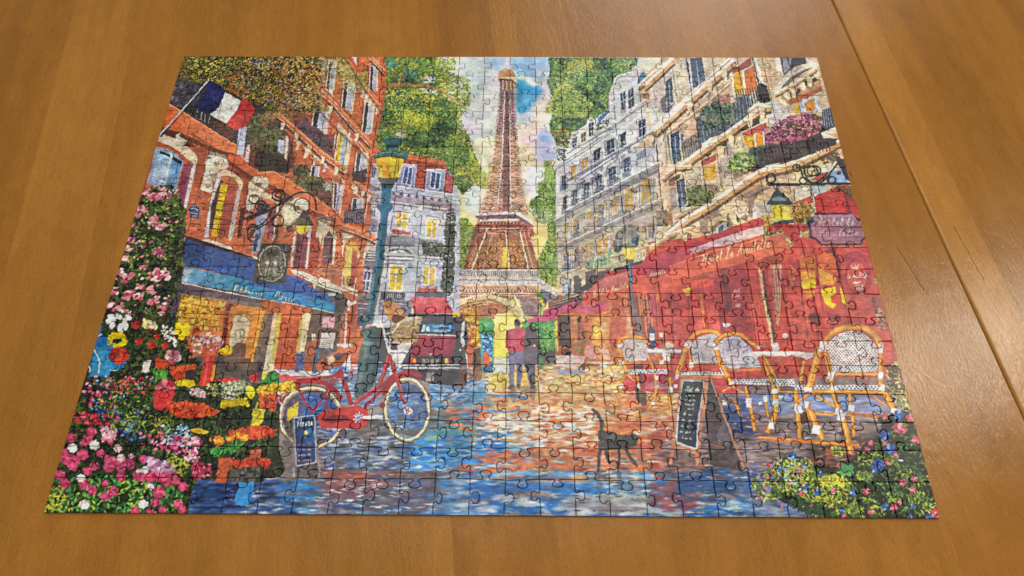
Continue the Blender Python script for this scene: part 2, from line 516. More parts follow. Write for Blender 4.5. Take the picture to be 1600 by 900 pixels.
F(['d2d2cc', 'c4ccc8'], 26, 8, 15, [1160, 265, 1245, 285, 1240, 335, 1150, 330], mix=1)
F(['d4d2cc', 'c8ccc4'], 40, 7, 14, [1090, 390, 1240, 370, 1290, 450, 1170, 440], mix=1)
F(['ccccc4', 'b8c0b0'], 22, 7, 14, [910, 760, 1000, 755, 1005, 810, 930, 815], mix=1)
for q in ([1040, 260, 70], [860, 160, 50], [900, 430, 60]):
    F(['4c7c6c', '5c8c7c', '3f6458'], 60, 5.4, 14.4, [q[0] - q[2], q[1] - 40, q[0] + q[2], q[1] - 40, q[0] + q[2], q[1] + 45, q[0] - q[2], q[1] + 45])
L('9a7048', 40, [780, 480, 850, 360, 930, 355, 1000, 345, 1080, 360, 1160, 345], .12, 24, s=True)
L('a87c50', 20, [1150, 345, 1220, 380, 1290, 400, 1400, 470, 1480, 510], .12, 8, s=True)
L('9c7850', 22, [930, 350, 945, 300, 970, 245], .1, 12, s=True)
L('9c7850', 14, [1150, 340, 1150, 290, 1165, 265], .1, 8, s=True)
L('9a7448', 26, [790, 560, 820, 510, 900, 480, 950, 480, 980, 510], .1, 10, s=True)
L('8a6a44', 12, [830, 210, 890, 240, 910, 290], .1, 8, s=True)
L('6a5638', 18, [740, 660, 820, 700, 900, 690], .1, 10, s=True)
F(['5c7838', '8c9a40', '3c5c40', 'b6b44c', '40784c'], 1377, 4.9, 11.8, [820, 380, 1250, 430, 1240, 700, 900, 660, 830, 500])
F(['c8bf40', 'a8aa40', '7c8c38', 'd0c860'], 716, 5.4, 11.8, [960, 560, 1250, 640, 1200, 760, 960, 700])
S(700, 210, 5.625)
P('4e6a38', [0, 0, 190, 0, 230, 160, 300, 300, 240, 430, 150, 520, 60, 420, 0, 340], .15)
F(['2c4428', '3f5a34', '5e7a3c', '7d9444', '4c6a40', '9aa64c', 'b0ac48', '38603c'], 4132, 5.4, 13.0, [0, 0, 190, 0, 235, 160, 310, 310, 230, 440, 140, 530, 60, 400, 0, 340])
F(['b8b454', 'a0a84c', '8a9c48', 'c4b44c'], 440, 4.3, 10.7, [200, 100, 280, 240, 380, 400, 380, 480, 300, 480, 220, 400])
P('7c9040', [90, 740, 240, 820, 240, 900, 90, 900], .2)
F(['a8a84c', '6c843c', '8ca048', 'c4b850', '567038'], 661, 4.9, 11.8, [90, 730, 180, 740, 250, 830, 240, 900, 90, 900])
# trees right of the tower
F(['5c7c3c', '7e9848', '44683c', '8ca454', '6c8c50'], 2479, 4.9, 11.8, [870, 270, 960, 280, 980, 620, 960, 900, 890, 900, 900, 800, 720, 660, 740, 580, 810, 540, 800, 430, 870, 400])
F(['80a04c', '96ac5c', '5c8044'], 551, 4.9, 10.7, [860, 230, 920, 240, 950, 420, 880, 420])
P('c8c3c0', [720, 640, 900, 690, 890, 790, 800, 780], .1)
F(['8c9c70', '6c8458', 'a8ac78'], 440, 4.3, 9.4, [740, 640, 900, 680, 890, 800, 780, 760])
S(650, 350, 5.625)
F(['6c8840', '8aa04c', '4f7440', 'a4ac50', '7c9850'], 1928, 4.9, 11.8, [1180, 0, 1250, 20, 1260, 460, 1230, 560, 1100, 480, 1100, 300, 1180, 130])
F(['6c8438', '8c9c44', '587038', 'b0a848', 'c0b048'], 1928, 5.4, 13.0, [370, 0, 540, 40, 520, 200, 480, 330, 430, 400, 360, 410])
# tree right of the sky
S(720, 70, 5.625)
P('445c3c', [800, 118, 1570, 118, 1500, 250, 1400, 300, 1310, 430, 1320, 560, 1120, 700, 1000, 800, 900, 900, 830, 820, 790, 700, 830, 600, 830, 450, 800, 350, 800, 220], .18)
F(['1f3028', '263a30', '2c4438', '3c5c44', '55764a', '7a9454', '46704c', '96a658', '6a8c58', '8fae7a'], 7163, 6.0, 14.2, [790, 118, 1570, 118, 1500, 250, 1400, 300, 1310, 430, 1320, 560, 1120, 700, 1000, 790, 960, 900, 860, 880, 800, 740, 830, 600, 820, 450, 780, 330, 820, 240])
F(['b0b45c', '9aac5c', 'a4b468', 'c0ba58'], 909, 4.9, 10.7, [740, 590, 860, 380, 960, 340, 1180, 520, 1100, 640, 900, 640])
F(['b8b048', 'a8b050', 'c0bc60'], 330, 4.9, 10.7, [920, 140, 1180, 130, 1180, 210, 960, 260])
F(['a8c0d0', 'b8ccd8'], 30, 4.3, 9.4, [840, 140, 1300, 160, 1250, 420, 860, 480], mix=1)
F(['9c8850', '7c6c40', 'c0b880'], 275, 4.3, 9.4, [800, 760, 960, 720, 940, 880, 860, 890])
# ---- the tower
S()
lx = [783.5, 780.5, 776.5, 771.5, 765, 757, 752]; rx = [807, 808.5, 811, 814.5, 818, 823, 828]; yy = [138, 172, 210, 250, 284, 314, 334]
P('6a5478', [783.5, 138, 807, 139, 811, 212, 776.5, 210], .1, to='8a5a66', ax=(795, 150, 795, 212))
P('b08460', [776.5, 210, 811, 212, 814.5, 250, 818, 284, 823, 314, 828, 336, 752, 334, 757, 314, 765, 284, 771.5, 250], .12, to='b89478', ax=(780, 214, 780, 330))
P('c08850', [766, 255, 776, 255, 776, 295, 764, 295], .15, a=.6)
P('54354a', [790, 140, 797, 140, 797, 330, 788, 330], .15, a=.75)
Yv = np.arange(141, 333, 1.0); lxi = np.interp(Yv, yy, lx); rxi = np.interp(Yv, yy, rx)
k = 0; y = 142.0
while y < 328:
    st = 4.2 + (y - 140) * .026
    a, b = np.interp([y, y + st], yy, lx); c, d = np.interp([y, y + st], yy, rx)
    for f0, f1 in ((0, .36), (.36, .66), (.66, 1)):
        x0, x1 = a + (c - a) * f0, a + (c - a) * f1; X0, X1 = b + (d - b) * f0, b + (d - b) * f1
        cc = 'd0bcc0' if y < 200 else 'e6d0bc'
        if f0 == .36: cc = '9a7078'
        L('5a3444' if y < 230 else '7a4836', 1.3, [x0 + .5, y + .8, X1 + .5, y + st + .8]); L(cc, .8, [x0, y, X1, y + st]); L(cc, .8, [x1, y, X0, y + st]); L('5c3848' if y < 230 else '8a5a40', .7, [x0, y + st * .5, x1, y + st * .5])
    y += st
for f, cc, w in ((.03, 'd8c4b4', 1.0), (.36, 'e2d6cc', 1.7), (.66, 'e0d2c4', 1.5), (.97, 'd0b4ac', .9)):
    L(cc, w, np.c_[lxi + (rxi - lxi) * f, Yv][::8])
S(720, 70, 5.625)
P('cccccc', [415, 118, 440, 118, 434, 212, 420, 212], .05)
P('c79a6c', [338, 262, 362, 226, 410, 206, 470, 226, 492, 262, 484, 286, 350, 284], .07, to='a87850', ax=(345, 0, 490, 0))
P('ad8268', [360, 300, 495, 315, 486, 410, 365, 395], .1)
for i in range(8): L('dcc8b0' if i % 2 else '6c4a50', 7, [368 + i * 17, 312, 372 + i * 16, 395])
P('dcc4a0', [335, 282, 480, 276, 516, 328, 514, 348, 465, 304, 345, 302], .05)
P('6c4c48', [345, 300, 465, 302, 512, 346, 500, 350, 455, 318, 350, 314], .05)
S(700, 210, 5.625)   # upper gallery
P('a06458', [278, 735, 640, 735, 760, 800, 770, 900, 240, 900], .15)
P('d2cace', [240, 710, 300, 690, 600, 680, 650, 690, 745, 768, 742, 800, 640, 725, 560, 705, 310, 716], .05)
P('6a5262', [250, 716, 310, 712, 600, 702, 655, 728, 745, 790, 740, 806, 630, 738, 560, 738, 265, 738], .08)
P('d8c8b4', [280, 745, 640, 740, 640, 762, 275, 768], .05)
for i in range(12):
    x = 290 + i * 30
    L('3c2c34', 6, [x, 770, x + 26, 800]); L('3c2c34', 6, [x + 26, 770, x, 800]); L('dcc6a8', 4, [x, 765, x + 4, 800])
L('e4d0bc', 9, [275, 805, 650, 800]); L('c09080', 7, [260, 830, 660, 826]); L('e4d0bc', 6, [250, 850, 680, 846])
S(650, 350, 5.625)   # lower legs
P('8a4c3c', [540, 0, 960, 0, 1110, 400, 425, 400], .15)
P('7a5a5c', [810, 60, 930, 60, 960, 140, 920, 190, 820, 190], .15)
P('d8be40', [780, 200, 812, 200, 826, 400, 762, 400], .08)
P('b8883c', [560, 100, 960, 100, 1100, 396, 440, 396], .12); P('96563c', [560, 90, 960, 90, 985, 150, 530, 150], .12, a=.8)
for j in range(9):
    y0 = 100 + j * 33; t0 = (y0 - 40) / 360; y1 = y0 + 33; t1 = (y1 - 40) / 360
    for i in range(15):
        if i == 7: continue
        f0, f1 = i / 15, (i + 1) / 15
        a0, a1 = 575 - 150 * t0 + (365 + 310 * t0) * f0, 575 - 150 * t0 + (365 + 310 * t0) * f1; b0, b1 = 575 - 150 * t1 + (365 + 310 * t1) * f0, 575 - 150 * t1 + (365 + 310 * t1) * f1
        L('74402f', 7.5, [a0, y0, b1, y1]); L('7c4834', 7.5, [a1, y0, b0, y1]); L('9c5c44', 5, [a0, y0, a1, y0])
        if (i + j) % 2: L('6a3a34', 6, [(a0 + a1) / 2, y0, (b0 + b1) / 2, y1])
P('d8be40', [780, 200, 812, 200, 826, 396, 764, 396], .08)
for a in ([640, 40, 500, 400], [800, 60, 815, 200, 835, 400], [925, 60, 1000, 400]): L('e6d4bc', 13, a)
for a in ([680, 90, 600, 400], [740, 130, 720, 330], [960, 60, 1040, 400], [1000, 80, 1100, 400]): L('c89a84', 8, a)
L('d89878', 9, [640, 80, 810, 88]); L('e0ccb4', 7, [560, 40, 950, 36]); L('c49078', 6, [560, 62, 950, 60])
L('6a4040', 10, [430, 388, 1100, 392])
# lower gallery
P('d6d0c6', [345, 400, 1085, 402, 1090, 470, 1270, 600, 1240, 660, 1085, 550, 340, 548], .06)
rail([360, 410, 1080, 412, 1080, 462, 355, 462], 42, '6a6468', .24)
L('b0a4a0', 5, [345, 472, 1085, 475]); rail([360, 485, 1075, 488, 1075, 500, 360, 498], 48, '6e6a74', .3)
rail([365, 505, 1070, 508, 1065, 535, 355, 535], 15, 'b8a89c', .08)
L('c88c64', 8, [345, 548, 1065, 552])
P('a06a50', [350, 556, 1060, 560, 1085, 640, 870, 660, 640, 630, 340, 670], .1)
for i in range(27):
    x = 350 + i * 26.5
    L('ead8c0', 6, [x, 560, x + 24, 615]); L('e6d0b4', 5, [x + 24, 560, x, 615])
L('e6d6be', 8, [340, 605, 1085, 612]); L('d8c0a0', 6, [340, 626, 1085, 632])
P('8e7678', [900, 640, 1110, 660, 1080, 830, 960, 800, 930, 700], .15)
F(['a88c84', '7c6068', 'b89c8c'], 330, 3.3, 7.1, [900, 640, 1110, 660, 1080, 820, 960, 790])
P('9c6444', [350, 770, 380, 730, 480, 690, 600, 670, 760, 680, 860, 740, 760, 800, 620, 860, 430, 900, 400, 880], .15)
a = sm([340, 690, 430, 650, 540, 625, 650, 622, 760, 650, 860, 705, 930, 790, 960, 880], 6); b = sm([350, 740, 440, 690, 550, 664, 650, 660, 740, 686, 830, 740, 890, 800, 910, 860], 6)
P('e2d0ae', np.r_[a, b[::-1]], .08)
for i in range(0, len(a), 1): L('b08c68', 4, [a[i], b[i]])
for r in (0, 1):
    L('d8ba90', 8, b + [8 + r * 14, 26 + r * 24], s=False)
for i in range(14): L('c89c70', 5, [380 + i * 36, 740 - 60 * np.sin(i / 14 * 3.1), 400 + i * 36, 800 - 60 * np.sin(i / 14 * 3.1)])
L('e8dcc6', 14, [875, 620, 950, 800, 965, 850])
P('b87c44', [420, 740, 560, 740, 560, 900, 410, 900], .12)
F(['d8c03c', 'd0a838', 'e0cc50'], 165, 4.3, 9.4, [430, 740, 550, 740, 540, 890, 420, 890], asp=2.2)
for i in range(4): L('9a5c3c', 6, [420 + i * 40, 745, 460 + i * 30, 890]); L('9a5c3c', 6, [560 - i * 30, 745, 430 + i * 30, 890])
P('a8684c', [560, 760, 660, 700, 760, 700, 820, 750, 680, 840, 600, 880], .12)
for i in range(9): L('d8b488', 5, [620 + i * 24, 850 - i * 12, 640 + i * 24, 800 - i * 8])
P('e0cc50', [690, 900, 760, 830, 850, 780, 910, 780, 940, 900], .05, to='e4d880', ax=(700, 0, 930, 0))
P('d4d0c8', [1090, 480, 1270, 610, 1235, 660, 1090, 560], .05); P('7a7684', [1110, 570, 1265, 640, 1130, 700, 1100, 620], .1)
for i in range(12): L('b0aaa8', 4, [1105 + i * 12, 500 + i * 8, 1105 + i * 12, 540 + i * 8])
# green kiosk column top, small lamp at the arch
P('3c7c4c', [1085, 610, 1130, 605, 1125, 650, 1090, 650], .1); P('d8cc40', [1092, 648, 1128, 648, 1122, 690, 1098, 690], .06)
L('4c8c54', 14, [1108, 690, 1104, 900])
# ---- grey house in the middle
S(440, 210, 5.625)
P('b4b6c2', [780, 250, 860, 260, 1090, 260, 1500, 330, 1580, 560, 1575, 1700, 700, 1700, 780, 700], .05)
P('9c4a3c', [1060, 200, 1450, 250, 1480, 340, 1530, 390, 1500, 530, 1190, 470, 1060, 440], .1)
for i in range(9): L('7c3a34', 4, [1070 + i * 2, 230 + i * 26, 1480 + i * 4, 280 + i * 28])
P('c8704c', [1115, 170, 1455, 236, 1450, 272, 1105, 212], .08)
for i in range(14): L('8c4434', 4, [1125 + i * 24, 176 + i * 4.6, 1120 + i * 24, 206 + i * 4.6])
P('b85c60', [1468, 340, 1530, 390, 1498, 525, 1455, 490], .08)
for q in ([1100, 275, 1170, 288, 1155, 455, 1060, 438], [1325, 320, 1420, 340, 1405, 490, 1310, 470]):
    a = np.array(q, float).reshape(4, 2); c = a.mean(0)
    P('aeb2c8', c + (a - c) * [1.75, 1.25], .06); P('8890b0', c + (a - c) * [1.55, 1.02] + [0, 10], .06)
    P('d4d6e0', c + (a - c) * [1.9, .12] - [0, 92], .04)
    win(q, 'ccd2e0', '2c4684', 2, 1, .12); L('8ea4cc', 4, [a[0], a[2]]); L('8ea4cc', 4, [a[1], a[3]])
P('b2bccc', [1000, 448, 1580, 532, 1580, 585, 970, 500], .06); L('e0e2e6', 8, [1010, 452, 1580, 536]); L('66708c', 6, [975, 500, 1580, 585])
P('8a8294', [965, 512, 1520, 590, 1500, 680, 965, 590], .1)
for i in range(16): P('c0b8b8' if i % 2 else '4c4454', [985 + i * 34, 505 + i * 5, 1005 + i * 34, 508 + i * 5, 1003 + i * 34, 532 + i * 5, 990 + i * 34, 530 + i * 5])
L('c8b8b0', 12, [970, 590, 1500, 662]); L('66586a', 7, [970, 606, 1500, 680])
P('bcbecb', [940, 610, 1500, 690, 1520, 960, 930, 920], .05)
win([1012, 678, 1138, 690, 1114, 836, 1008, 820], 'd8d8de', 'cfb02c', 2, 2, .12); win([1288, 718, 1398, 734, 1382, 930, 1278, 915], 'd4d4da', 'cfae2c', 2, 1, .14)
L('6a6470', 6, [1006, 676, 1142, 688]); L('6a6470', 6, [1284, 716, 1402, 732])
P('bc5c48', [985, 832, 1150, 862, 1146, 892, 988, 872], .1)
L('c8c4c8', 10, [1080, 630, 1085, 680]); P('cbccd4', [1215, 620, 1250, 625, 1260, 700, 1200, 690], .05)
# left slice of the house behind the lamp post
win([800, 280, 850, 290, 835, 390, 800, 385], 'c4c8d4', '3c4c78', 2, 1, .15); P('6c6874', [790, 440, 880, 470, 880, 500, 790, 500], .15)
for i in range(5): L('9a8c90', 8, [785, 520 + i * 26, 870, 530 + i * 26]); L('544c5c', 5, [785, 532 + i * 26, 870, 542 + i * 26])
win([790, 650, 850, 660, 835, 730, 785, 722], 'c8ccd6', '44506e', 2, 1, .14); P('7c7c94', [770, 740, 860, 750, 850, 860, 765, 860], .12)
S(390, 350, 5.625)
P('aeaebc', [1200, 90, 1575, 100, 1575, 700, 1180, 700], .06); P('8a8896', [1205, 100, 1520, 110, 1510, 190, 1200, 190], .12)
for i in range(5): L('74707e', 5, [1210, 120 + i * 17, 1560, 130 + i * 17])
P('c2c2cc', sm([1195, 250, 1230, 215, 1300, 200, 1380, 205, 1450, 235, 1480, 275, 1440, 290, 1340, 250, 1260, 250], 4, True), .05)
P('5c5866', sm([1220, 240, 1300, 218, 1390, 226, 1440, 262, 1400, 262, 1300, 242], 4, True), .1); P('d0d0d8', [1240, 248, 1330, 224, 1420, 258, 1330, 262], .05)
L('5c5a68', 8, [1190, 282, 1575, 296]); L('d8d8de', 14, [1195, 298, 1575, 312]); L('62606e', 8, [1195, 316, 1575, 330])
P('b6b6c6', [1190, 325, 1490, 340, 1480, 600, 1170, 600], .05)
for x in (1215, 1420): P('8c8c9c', [x - 20, 345, x + 25, 345, x + 18, 385, x - 14, 385], .15)
win([1244, 350, 1372, 362, 1356, 598, 1222, 594], 'd6d4d6', 'ceac2c', 2, 1, .1); P('7c7c88', [1240, 432, 1366, 440, 1364, 452, 1238, 444]); L('5c5864', 6, [1242, 346, 1376, 358])
win([1535, 380, 1640, 388, 1630, 590, 1520, 560], 'd6d4d6', 'ceac2c', 2, 2, .12)
P('55525e', [1165, 600, 1380, 606, 1370, 670, 1160, 665], .1); rail([1220, 612, 1370, 618, 1362, 662, 1210, 658], 9, 'c4c0c4', .2)
P('78747e', [1150, 665, 1440, 680, 1420, 800, 1140, 800], .12); L('c8c4ca', 14, [1155, 680, 1200, 684]); L('b8b6bc', 10, [1260, 700, 1400, 708]); L('b4b2bc', 10, [1150, 740, 1220, 745])
for i in range(6): P('c8c8d0', [1150 + i * 4, 810 + i * 16, 1185, 812 + i * 16, 1183, 822 + i * 16, 1150, 820 + i * 16])
# left bit of the facade between post and orange building
P('6e6c7c', [980, 220, 1130, 240, 1080, 900, 940, 900, 960, 620], .12)
for i in range(4): L('c4c2ca', 10, [1030, 250 + i * 22, 1130, 256 + i * 22]); L('4a4858', 6, [1030, 262 + i * 22, 1130, 268 + i * 22])
win([1010, 400, 1090, 405, 1060, 600, 985, 590], 'bcc0ce', '3c4878', 2, 2, .14); rail([975, 600, 1060, 604, 1055, 640, 970, 636], 6, 'b8b4bc', .2)
P('4c4a58', [950, 660, 1060, 668, 1040, 900, 930, 900], .15); L('a8a8b8', 10, [950, 700, 1050, 706]); L('a8a8b8', 8, [945, 740, 1045, 748])
P('34405c', sm([945, 900, 955, 830, 985, 805, 1010, 830, 1010, 900], 4), .12); ring('c4c4cc', 8, 985, 860, 42, 60, 180, 360)
S(650, 350, 5.625)   # right bay and ivy of the grey house
P('b8bac6', [0, 0, 280, 0, 350, 560, 300, 640, 0, 640], .05)
win([100, -40, 210, -30, 192, 138, 92, 126], 'd4d4da', 'cfae2c', 2, 1, .14); P('8a8894', [0, 130, 240, 145, 240, 190, 0, 180], .12)
F(['4c5048', '6c7060', '383c38', '888a80', '5c6454'], 420, 7, 15, [60, 150, 260, 180, 250, 310, 80, 260])
L('d4d2d6', 12, [20, 284, 240, 296]); L('7a7884', 7, [20, 298, 240, 312]); P('b0b0be', [20, 310, 240, 330, 230, 560, 10, 560], .06); L('dcdce0', 14, [40, 340, 250, 352])
win([68, 370, 192, 380, 182, 550, 58, 540], 'd4d2d4', 'cfae2c', 2, 2, .12)
P('bc5c48', [25, 556, 205, 568, 200, 600, 20, 592], .1); F(['c08c9c', '8c7c98'], 40, 5, 10, [30, 540, 200, 552, 200, 572, 30, 562])
P('5a5864', [10, 594, 300, 602, 320, 650, 0, 640], .12)
P('c4c6c8', [250, 0, 370, 0, 360, 400, 340, 640, 290, 650, 230, 560, 260, 300], .06)
F(['3c423c', '545c50', '2c302e', '707668', '444c40'], 900, 6, 13, [270, 0, 350, 0, 350, 300, 330, 600, 290, 640, 230, 560, 260, 300])
S(440, 210, 5.625)
F(['50564e', '3c403c', '6c7064'], 200, 6, 12, [1470, 640, 1540, 660, 1540, 900, 1440, 900])
S(650, 350, 5.625)   # red awning
P('c05a60', [-30, 640, 270, 650, 350, 790, -10, 790], .06, to='b4464a', ax=(100, 640, 100, 790)); P('cc6c74', [-30, 640, 120, 645, 100, 700, -30, 690], .05, a=.6)
P('3c3840', [-60, 790, 340, 796, 330, 830, -60, 825], .1); P('d8c028', [332, 780, 392, 775, 388, 820, 336, 820], .05)
# ---- orange building on the left: upper part
S(460, 70, 5.625)
P('b4603f', [0, 95, 800, 105, 830, 230, 790, 560, 720, 900, 0, 900], .08); F(['9c4c34', 'b8603f', 'a85438', 'c47450', '8c4430', 'b86c50'], 900, 9, 22, [0, 95, 800, 105, 830, 230, 790, 560, 720, 900, 0, 900], 3, -45, .25, mix=.8)
P('bfc2cc', [230, 120, 350, 180, 330, 440, 300, 420, 270, 300], .06); P('ccc4be', [355, 195, 388, 205, 350, 450, 325, 440], .05); P('b06040', [392, 225, 445, 255, 412, 490, 352, 445], .08)
P('c8c4c4', [440, 250, 470, 300, 450, 560, 420, 540], .05); P('23262c', [455, 335, 474, 335, 456, 560, 434, 545]); P('b6bcca', [474, 335, 530, 340, 505, 590, 455, 560], .06, to='9aa4bc', ax=(490, 340, 480, 600)); P('d2c8be', [530, 340, 562, 350, 520, 620, 500, 600], .05)
P('b8623f', [565, 400, 620, 440, 590, 700, 520, 620], .08)
P('c8c2c0', [165, 680, 200, 540, 215, 560, 190, 720], .05); P('22252c', [205, 570, 230, 590, 208, 730, 186, 720]); P('b4b8c4', [230, 588, 292, 610, 270, 770, 208, 735], .06); P('ccc0b8', [292, 605, 325, 640, 300, 800, 268, 780], .05)
P('5c3c4c', [0, 560, 110, 600, 200, 780, 290, 830, 280, 900, 200, 900, 0, 720], .2); P('40384c', [80, 650, 180, 740, 270, 800, 260, 900, 180, 880, 60, 740], .2)
P('c0643f', [215, 385, 290, 400, 420, 540, 560, 690, 720, 868, 690, 905, 560, 790, 350, 560, 225, 425], .06); L('e0b090', 7, [225, 425, 360, 560, 540, 750, 640, 860, 690, 905]); L('7c3c2c', 7, [215, 385, 300, 405, 430, 545, 570, 695, 720, 868])
P('c0683f', [450, 108, 512, 120, 600, 250, 700, 395, 800, 530, 795, 565, 640, 400, 560, 260], .06); L('8a442c', 6, [500, 115, 640, 320, 800, 530])
for i in range(5): E('d8c8b4', 650 + i * 26, 432 + i * 28, 15, 10, .7); L('5c3428', 5, [634 + i * 26, 440 + i * 28, 655 + i * 26, 462 + i * 28])
L('d4b498', 12, [610, 440, 660, 500, 720, 565]); P('a4583c', [620, 480, 700, 560, 690, 570, 610, 520], .08)
P('c06444', [690, 105, 745, 105, 822, 218, 800, 242, 740, 190], .06); L('dcb898', 8, [670, 108, 740, 210]); P('bc6c48', [600, 108, 655, 108, 650, 210, 600, 180], .08); P('c4c8d2', [520, 105, 560, 105, 570, 190, 540, 140], .05)
P('6a4034', [650, 180, 690, 210, 680, 390, 640, 320], .15)
P('b2bace', [690, 205, 748, 208, 722, 400, 682, 392], .06); L('d8d0cc', 10, [748, 208, 718, 410])
P('2a2e44', [612, 530, 645, 560, 632, 770, 598, 745]); P('b2b8ca', [645, 560, 690, 572, 668, 800, 634, 780], .06); L('d8ccc0', 9, [694, 570, 668, 800])
P('b8623f', [700, 560, 740, 575, 715, 870, 690, 810], .08)
P('d0c4b4', [395, 680, 420, 700, 500, 800, 480, 900, 370, 900], .08); P('b0b0b4', [420, 760, 500, 840, 480, 900, 400, 900], .05); P('cbb02c', [410, 790, 430, 790, 415, 890, 398, 890])
for i in range(4): L('e0ccb4' if i % 2 else 'a06a50', 8, [360 + i * 8, 560 + i * 14, 480 + i * 16, 720 + i * 14, 560 + i * 16, 810 + i * 12])
E('c8b49c', 570, 810, 34, 28); E('8c6450', 575, 822, 16, 12)
P('c0603a', [0, 715, 110, 800, 230, 905, 0, 905], .06); E('d0c0b0', 60, 860, 34, 40, .5); E('c8b4a4', 140, 900, 30, 24, .5)
S(440, 210, 5.625)
P('b45a3b', [0, 0, 830, 0, 830, 130, 790, 440, 800, 760, 740, 900, 0, 900], .08); F(['9c4c34', 'b8603f', 'a85438', 'c47450', '8c4430', 'b86c50'], 900, 9, 22, [0, 0, 830, 0, 830, 130, 790, 440, 800, 760, 740, 900, 0, 900], 3, -40, .25, mix=.8)
P('48404c', [180, 0, 440, 0, 400, 180, 300, 100], .15); P('6c3c40', [380, 0, 480, 0, 460, 260, 400, 220], .12)
P('b4b8c2', [488, 0, 612, 0, 562, 350, 470, 245], .06); P('caa92a', [508, 0, 540, 0, 518, 260, 490, 235]); L('e0d6c6', 12, [612, 0, 560, 350]); L('d0c4b8', 10, [485, 0, 468, 240])
P('bc5f3e', [640, 30, 690, 80, 640, 420, 600, 740, 520, 740, 560, 420], .06); P('d8b89c', [600, 20, 640, 40, 570, 420, 525, 740, 510, 740, 545, 420], .06)
P('c4643e', [130, 0, 215, 0, 400, 170, 560, 335, 625, 380, 560, 400, 380, 255, 200, 95], .06); L('e2c0a0', 7, [200, 100, 380, 262, 560, 405]); L('803c2a', 6, [215, 0, 400, 170, 560, 335, 625, 380])
for x, y in ((165, 60), (240, 130), (320, 195), (405, 255)):
    P('cdbda8', sm([x - 30, y - 25, x + 20, y - 30, x + 40, y, x + 12, y + 25, x - 5, y + 70, x - 35, y + 75, x - 20, y + 20], 4, True), .1); L('5c3428', 6, [x - 36, y + 70, x - 38, y - 10])
for i in range(3): L('e0c8ac' if i % 2 else '9c6048', 9, [250 + i * 8, 180 + i * 12, 440 + i * 10, 330 + i * 12, 540 + i * 8, 425 + i * 8])
P('b4b8c0', [0, 40, 50, 60, 30, 200, 0, 200], .06); P('d0c0b0', [50, 60, 85, 80, 60, 250, 30, 200], .06); P('34303c', [0, 200, 60, 240, 60, 400, 0, 360], .15)
P('b2b6c0', [270, 270, 330, 280, 310, 400, 260, 350], .06); P('b4b8c4', [480, 430, 540, 430, 520, 640, 470, 680, 455, 560], .06); P('3c3c48', [455, 430, 485, 430, 465, 640, 445, 620], .1)
P('4a2c30', [640, 320, 765, 305, 745, 430, 632, 410], .15); P('30364c', [680, 160, 715, 175, 695, 300, 665, 270]); P('b0b8cc', [715, 180, 775, 190, 748, 360, 700, 320], .06); L('d4c4b4', 8, [780, 190, 755, 380])
P('c4684a', [700, 0, 765, 0, 832, 128, 790, 178, 720, 90], .06); L('e0c4a4', 9, [690, 60, 780, 175]); L('e0c4a4', 6, [650, 40, 700, 110, 770, 200])
P('c8683f', [640, 425, 690, 416, 815, 530, 800, 556, 760, 540, 700, 480], .06); E('d4c4ac', 655, 465, 30, 25); L('dcc8b0', 10, [640, 500, 735, 575]); L('dcc8b0', 8, [690, 500, 715, 510]);
P('343448', [632, 560, 670, 580, 650, 700, 622, 690]); P('aeb6c8', [670, 575, 730, 582, 712, 680, 655, 660], .06); P('4c4454', [560, 680, 720, 660, 730, 790, 560, 790], .2); E('2c2c38', 600, 755, 36, 26, 0, .2); L('d0bca8', 10, [770, 570, 735, 780])
F(['3f4c2e', '2c3226', '5c6640', '70744c', '808058'], 560, 7, 16, [80, 290, 220, 270, 330, 330, 390, 430, 400, 500, 250, 510, 60, 420])
P('5c4038', [230, 490, 420, 480, 470, 560, 440, 640, 330, 560], .2); F(['b8c4c0', '8c9c90', 'd0d0c4'], 90, 6, 11, [370, 430, 480, 400, 460, 500, 400, 500])
P('c8663a', [0, 355, 250, 510, 500, 690, 515, 730, 680, 800, 835, 895, 835, 905, 560, 905, 450, 745, 250, 612, 0, 465], .06, to='c4603c', ax=(0, 400, 800, 900)); L('e0a070', 9, [0, 365, 250, 520, 500, 698]); L('7a3a2a', 7, [0, 465, 250, 612, 450, 745, 500, 800]); P('5c2c24', [440, 725, 520, 715, 500, 745, 460, 745])
S(390, 350, 5.625)   # lower part of the orange wall, right
P('b4603f', [0, 0, 1000, 0, 1010, 620, 960, 620, 420, 440, 0, 300], .08); F(['9c4c34', 'b8603f', 'a85438', 'c47450', '8c4430', 'b86c50'], 800, 9, 22, [0, 0, 1000, 0, 1010, 620, 960, 620, 420, 440, 0, 300], 3, -25, .25, mix=.8)
P('c8683e', [760, 0, 960, 0, 1140, 130, 1090, 155, 960, 110, 900, 40], .06); L('8c4430', 6, [900, 40, 960, 110, 1090, 155])
for a in ([580, 170, 600, 60, 690, 0, 720, 20, 660, 60, 640, 160, 600, 220], [820, 240, 840, 80, 900, 40, 920, 90, 880, 140, 840, 200, 830, 290], [1000, 350, 1030, 190, 1080, 160, 1085, 200, 1040, 260, 1010, 370]):
    P('cbbfa8', sm(a, 4, True), .12)
P('d4c8b8', [645, 200, 660, 90, 700, 40, 750, 50, 775, 110, 750, 360, 720, 360, 745, 110, 705, 70, 675, 110, 660, 220], .06); P('45303c', [665, 110, 700, 75, 745, 110, 735, 350, 640, 350], .15, to='64424c'); L('a8949c', 6, [650, 290, 750, 300])
P('c89a3c', [850, 190, 890, 150, 950, 170, 975, 240, 960, 300, 930, 220, 900, 190, 870, 240], .06); P('ccba60', [865, 200, 915, 200, 900, 540, 850, 540, 830, 420], .08); P('9c4838', [915, 240, 955, 240, 930, 540, 890, 540], .1); P('5c3a38', [880, 480, 930, 490, 920, 550, 880, 545]); L('d8c8b0', 12, [975, 240, 930, 580]); L('d8c8b0', 10, [830, 430, 815, 560])
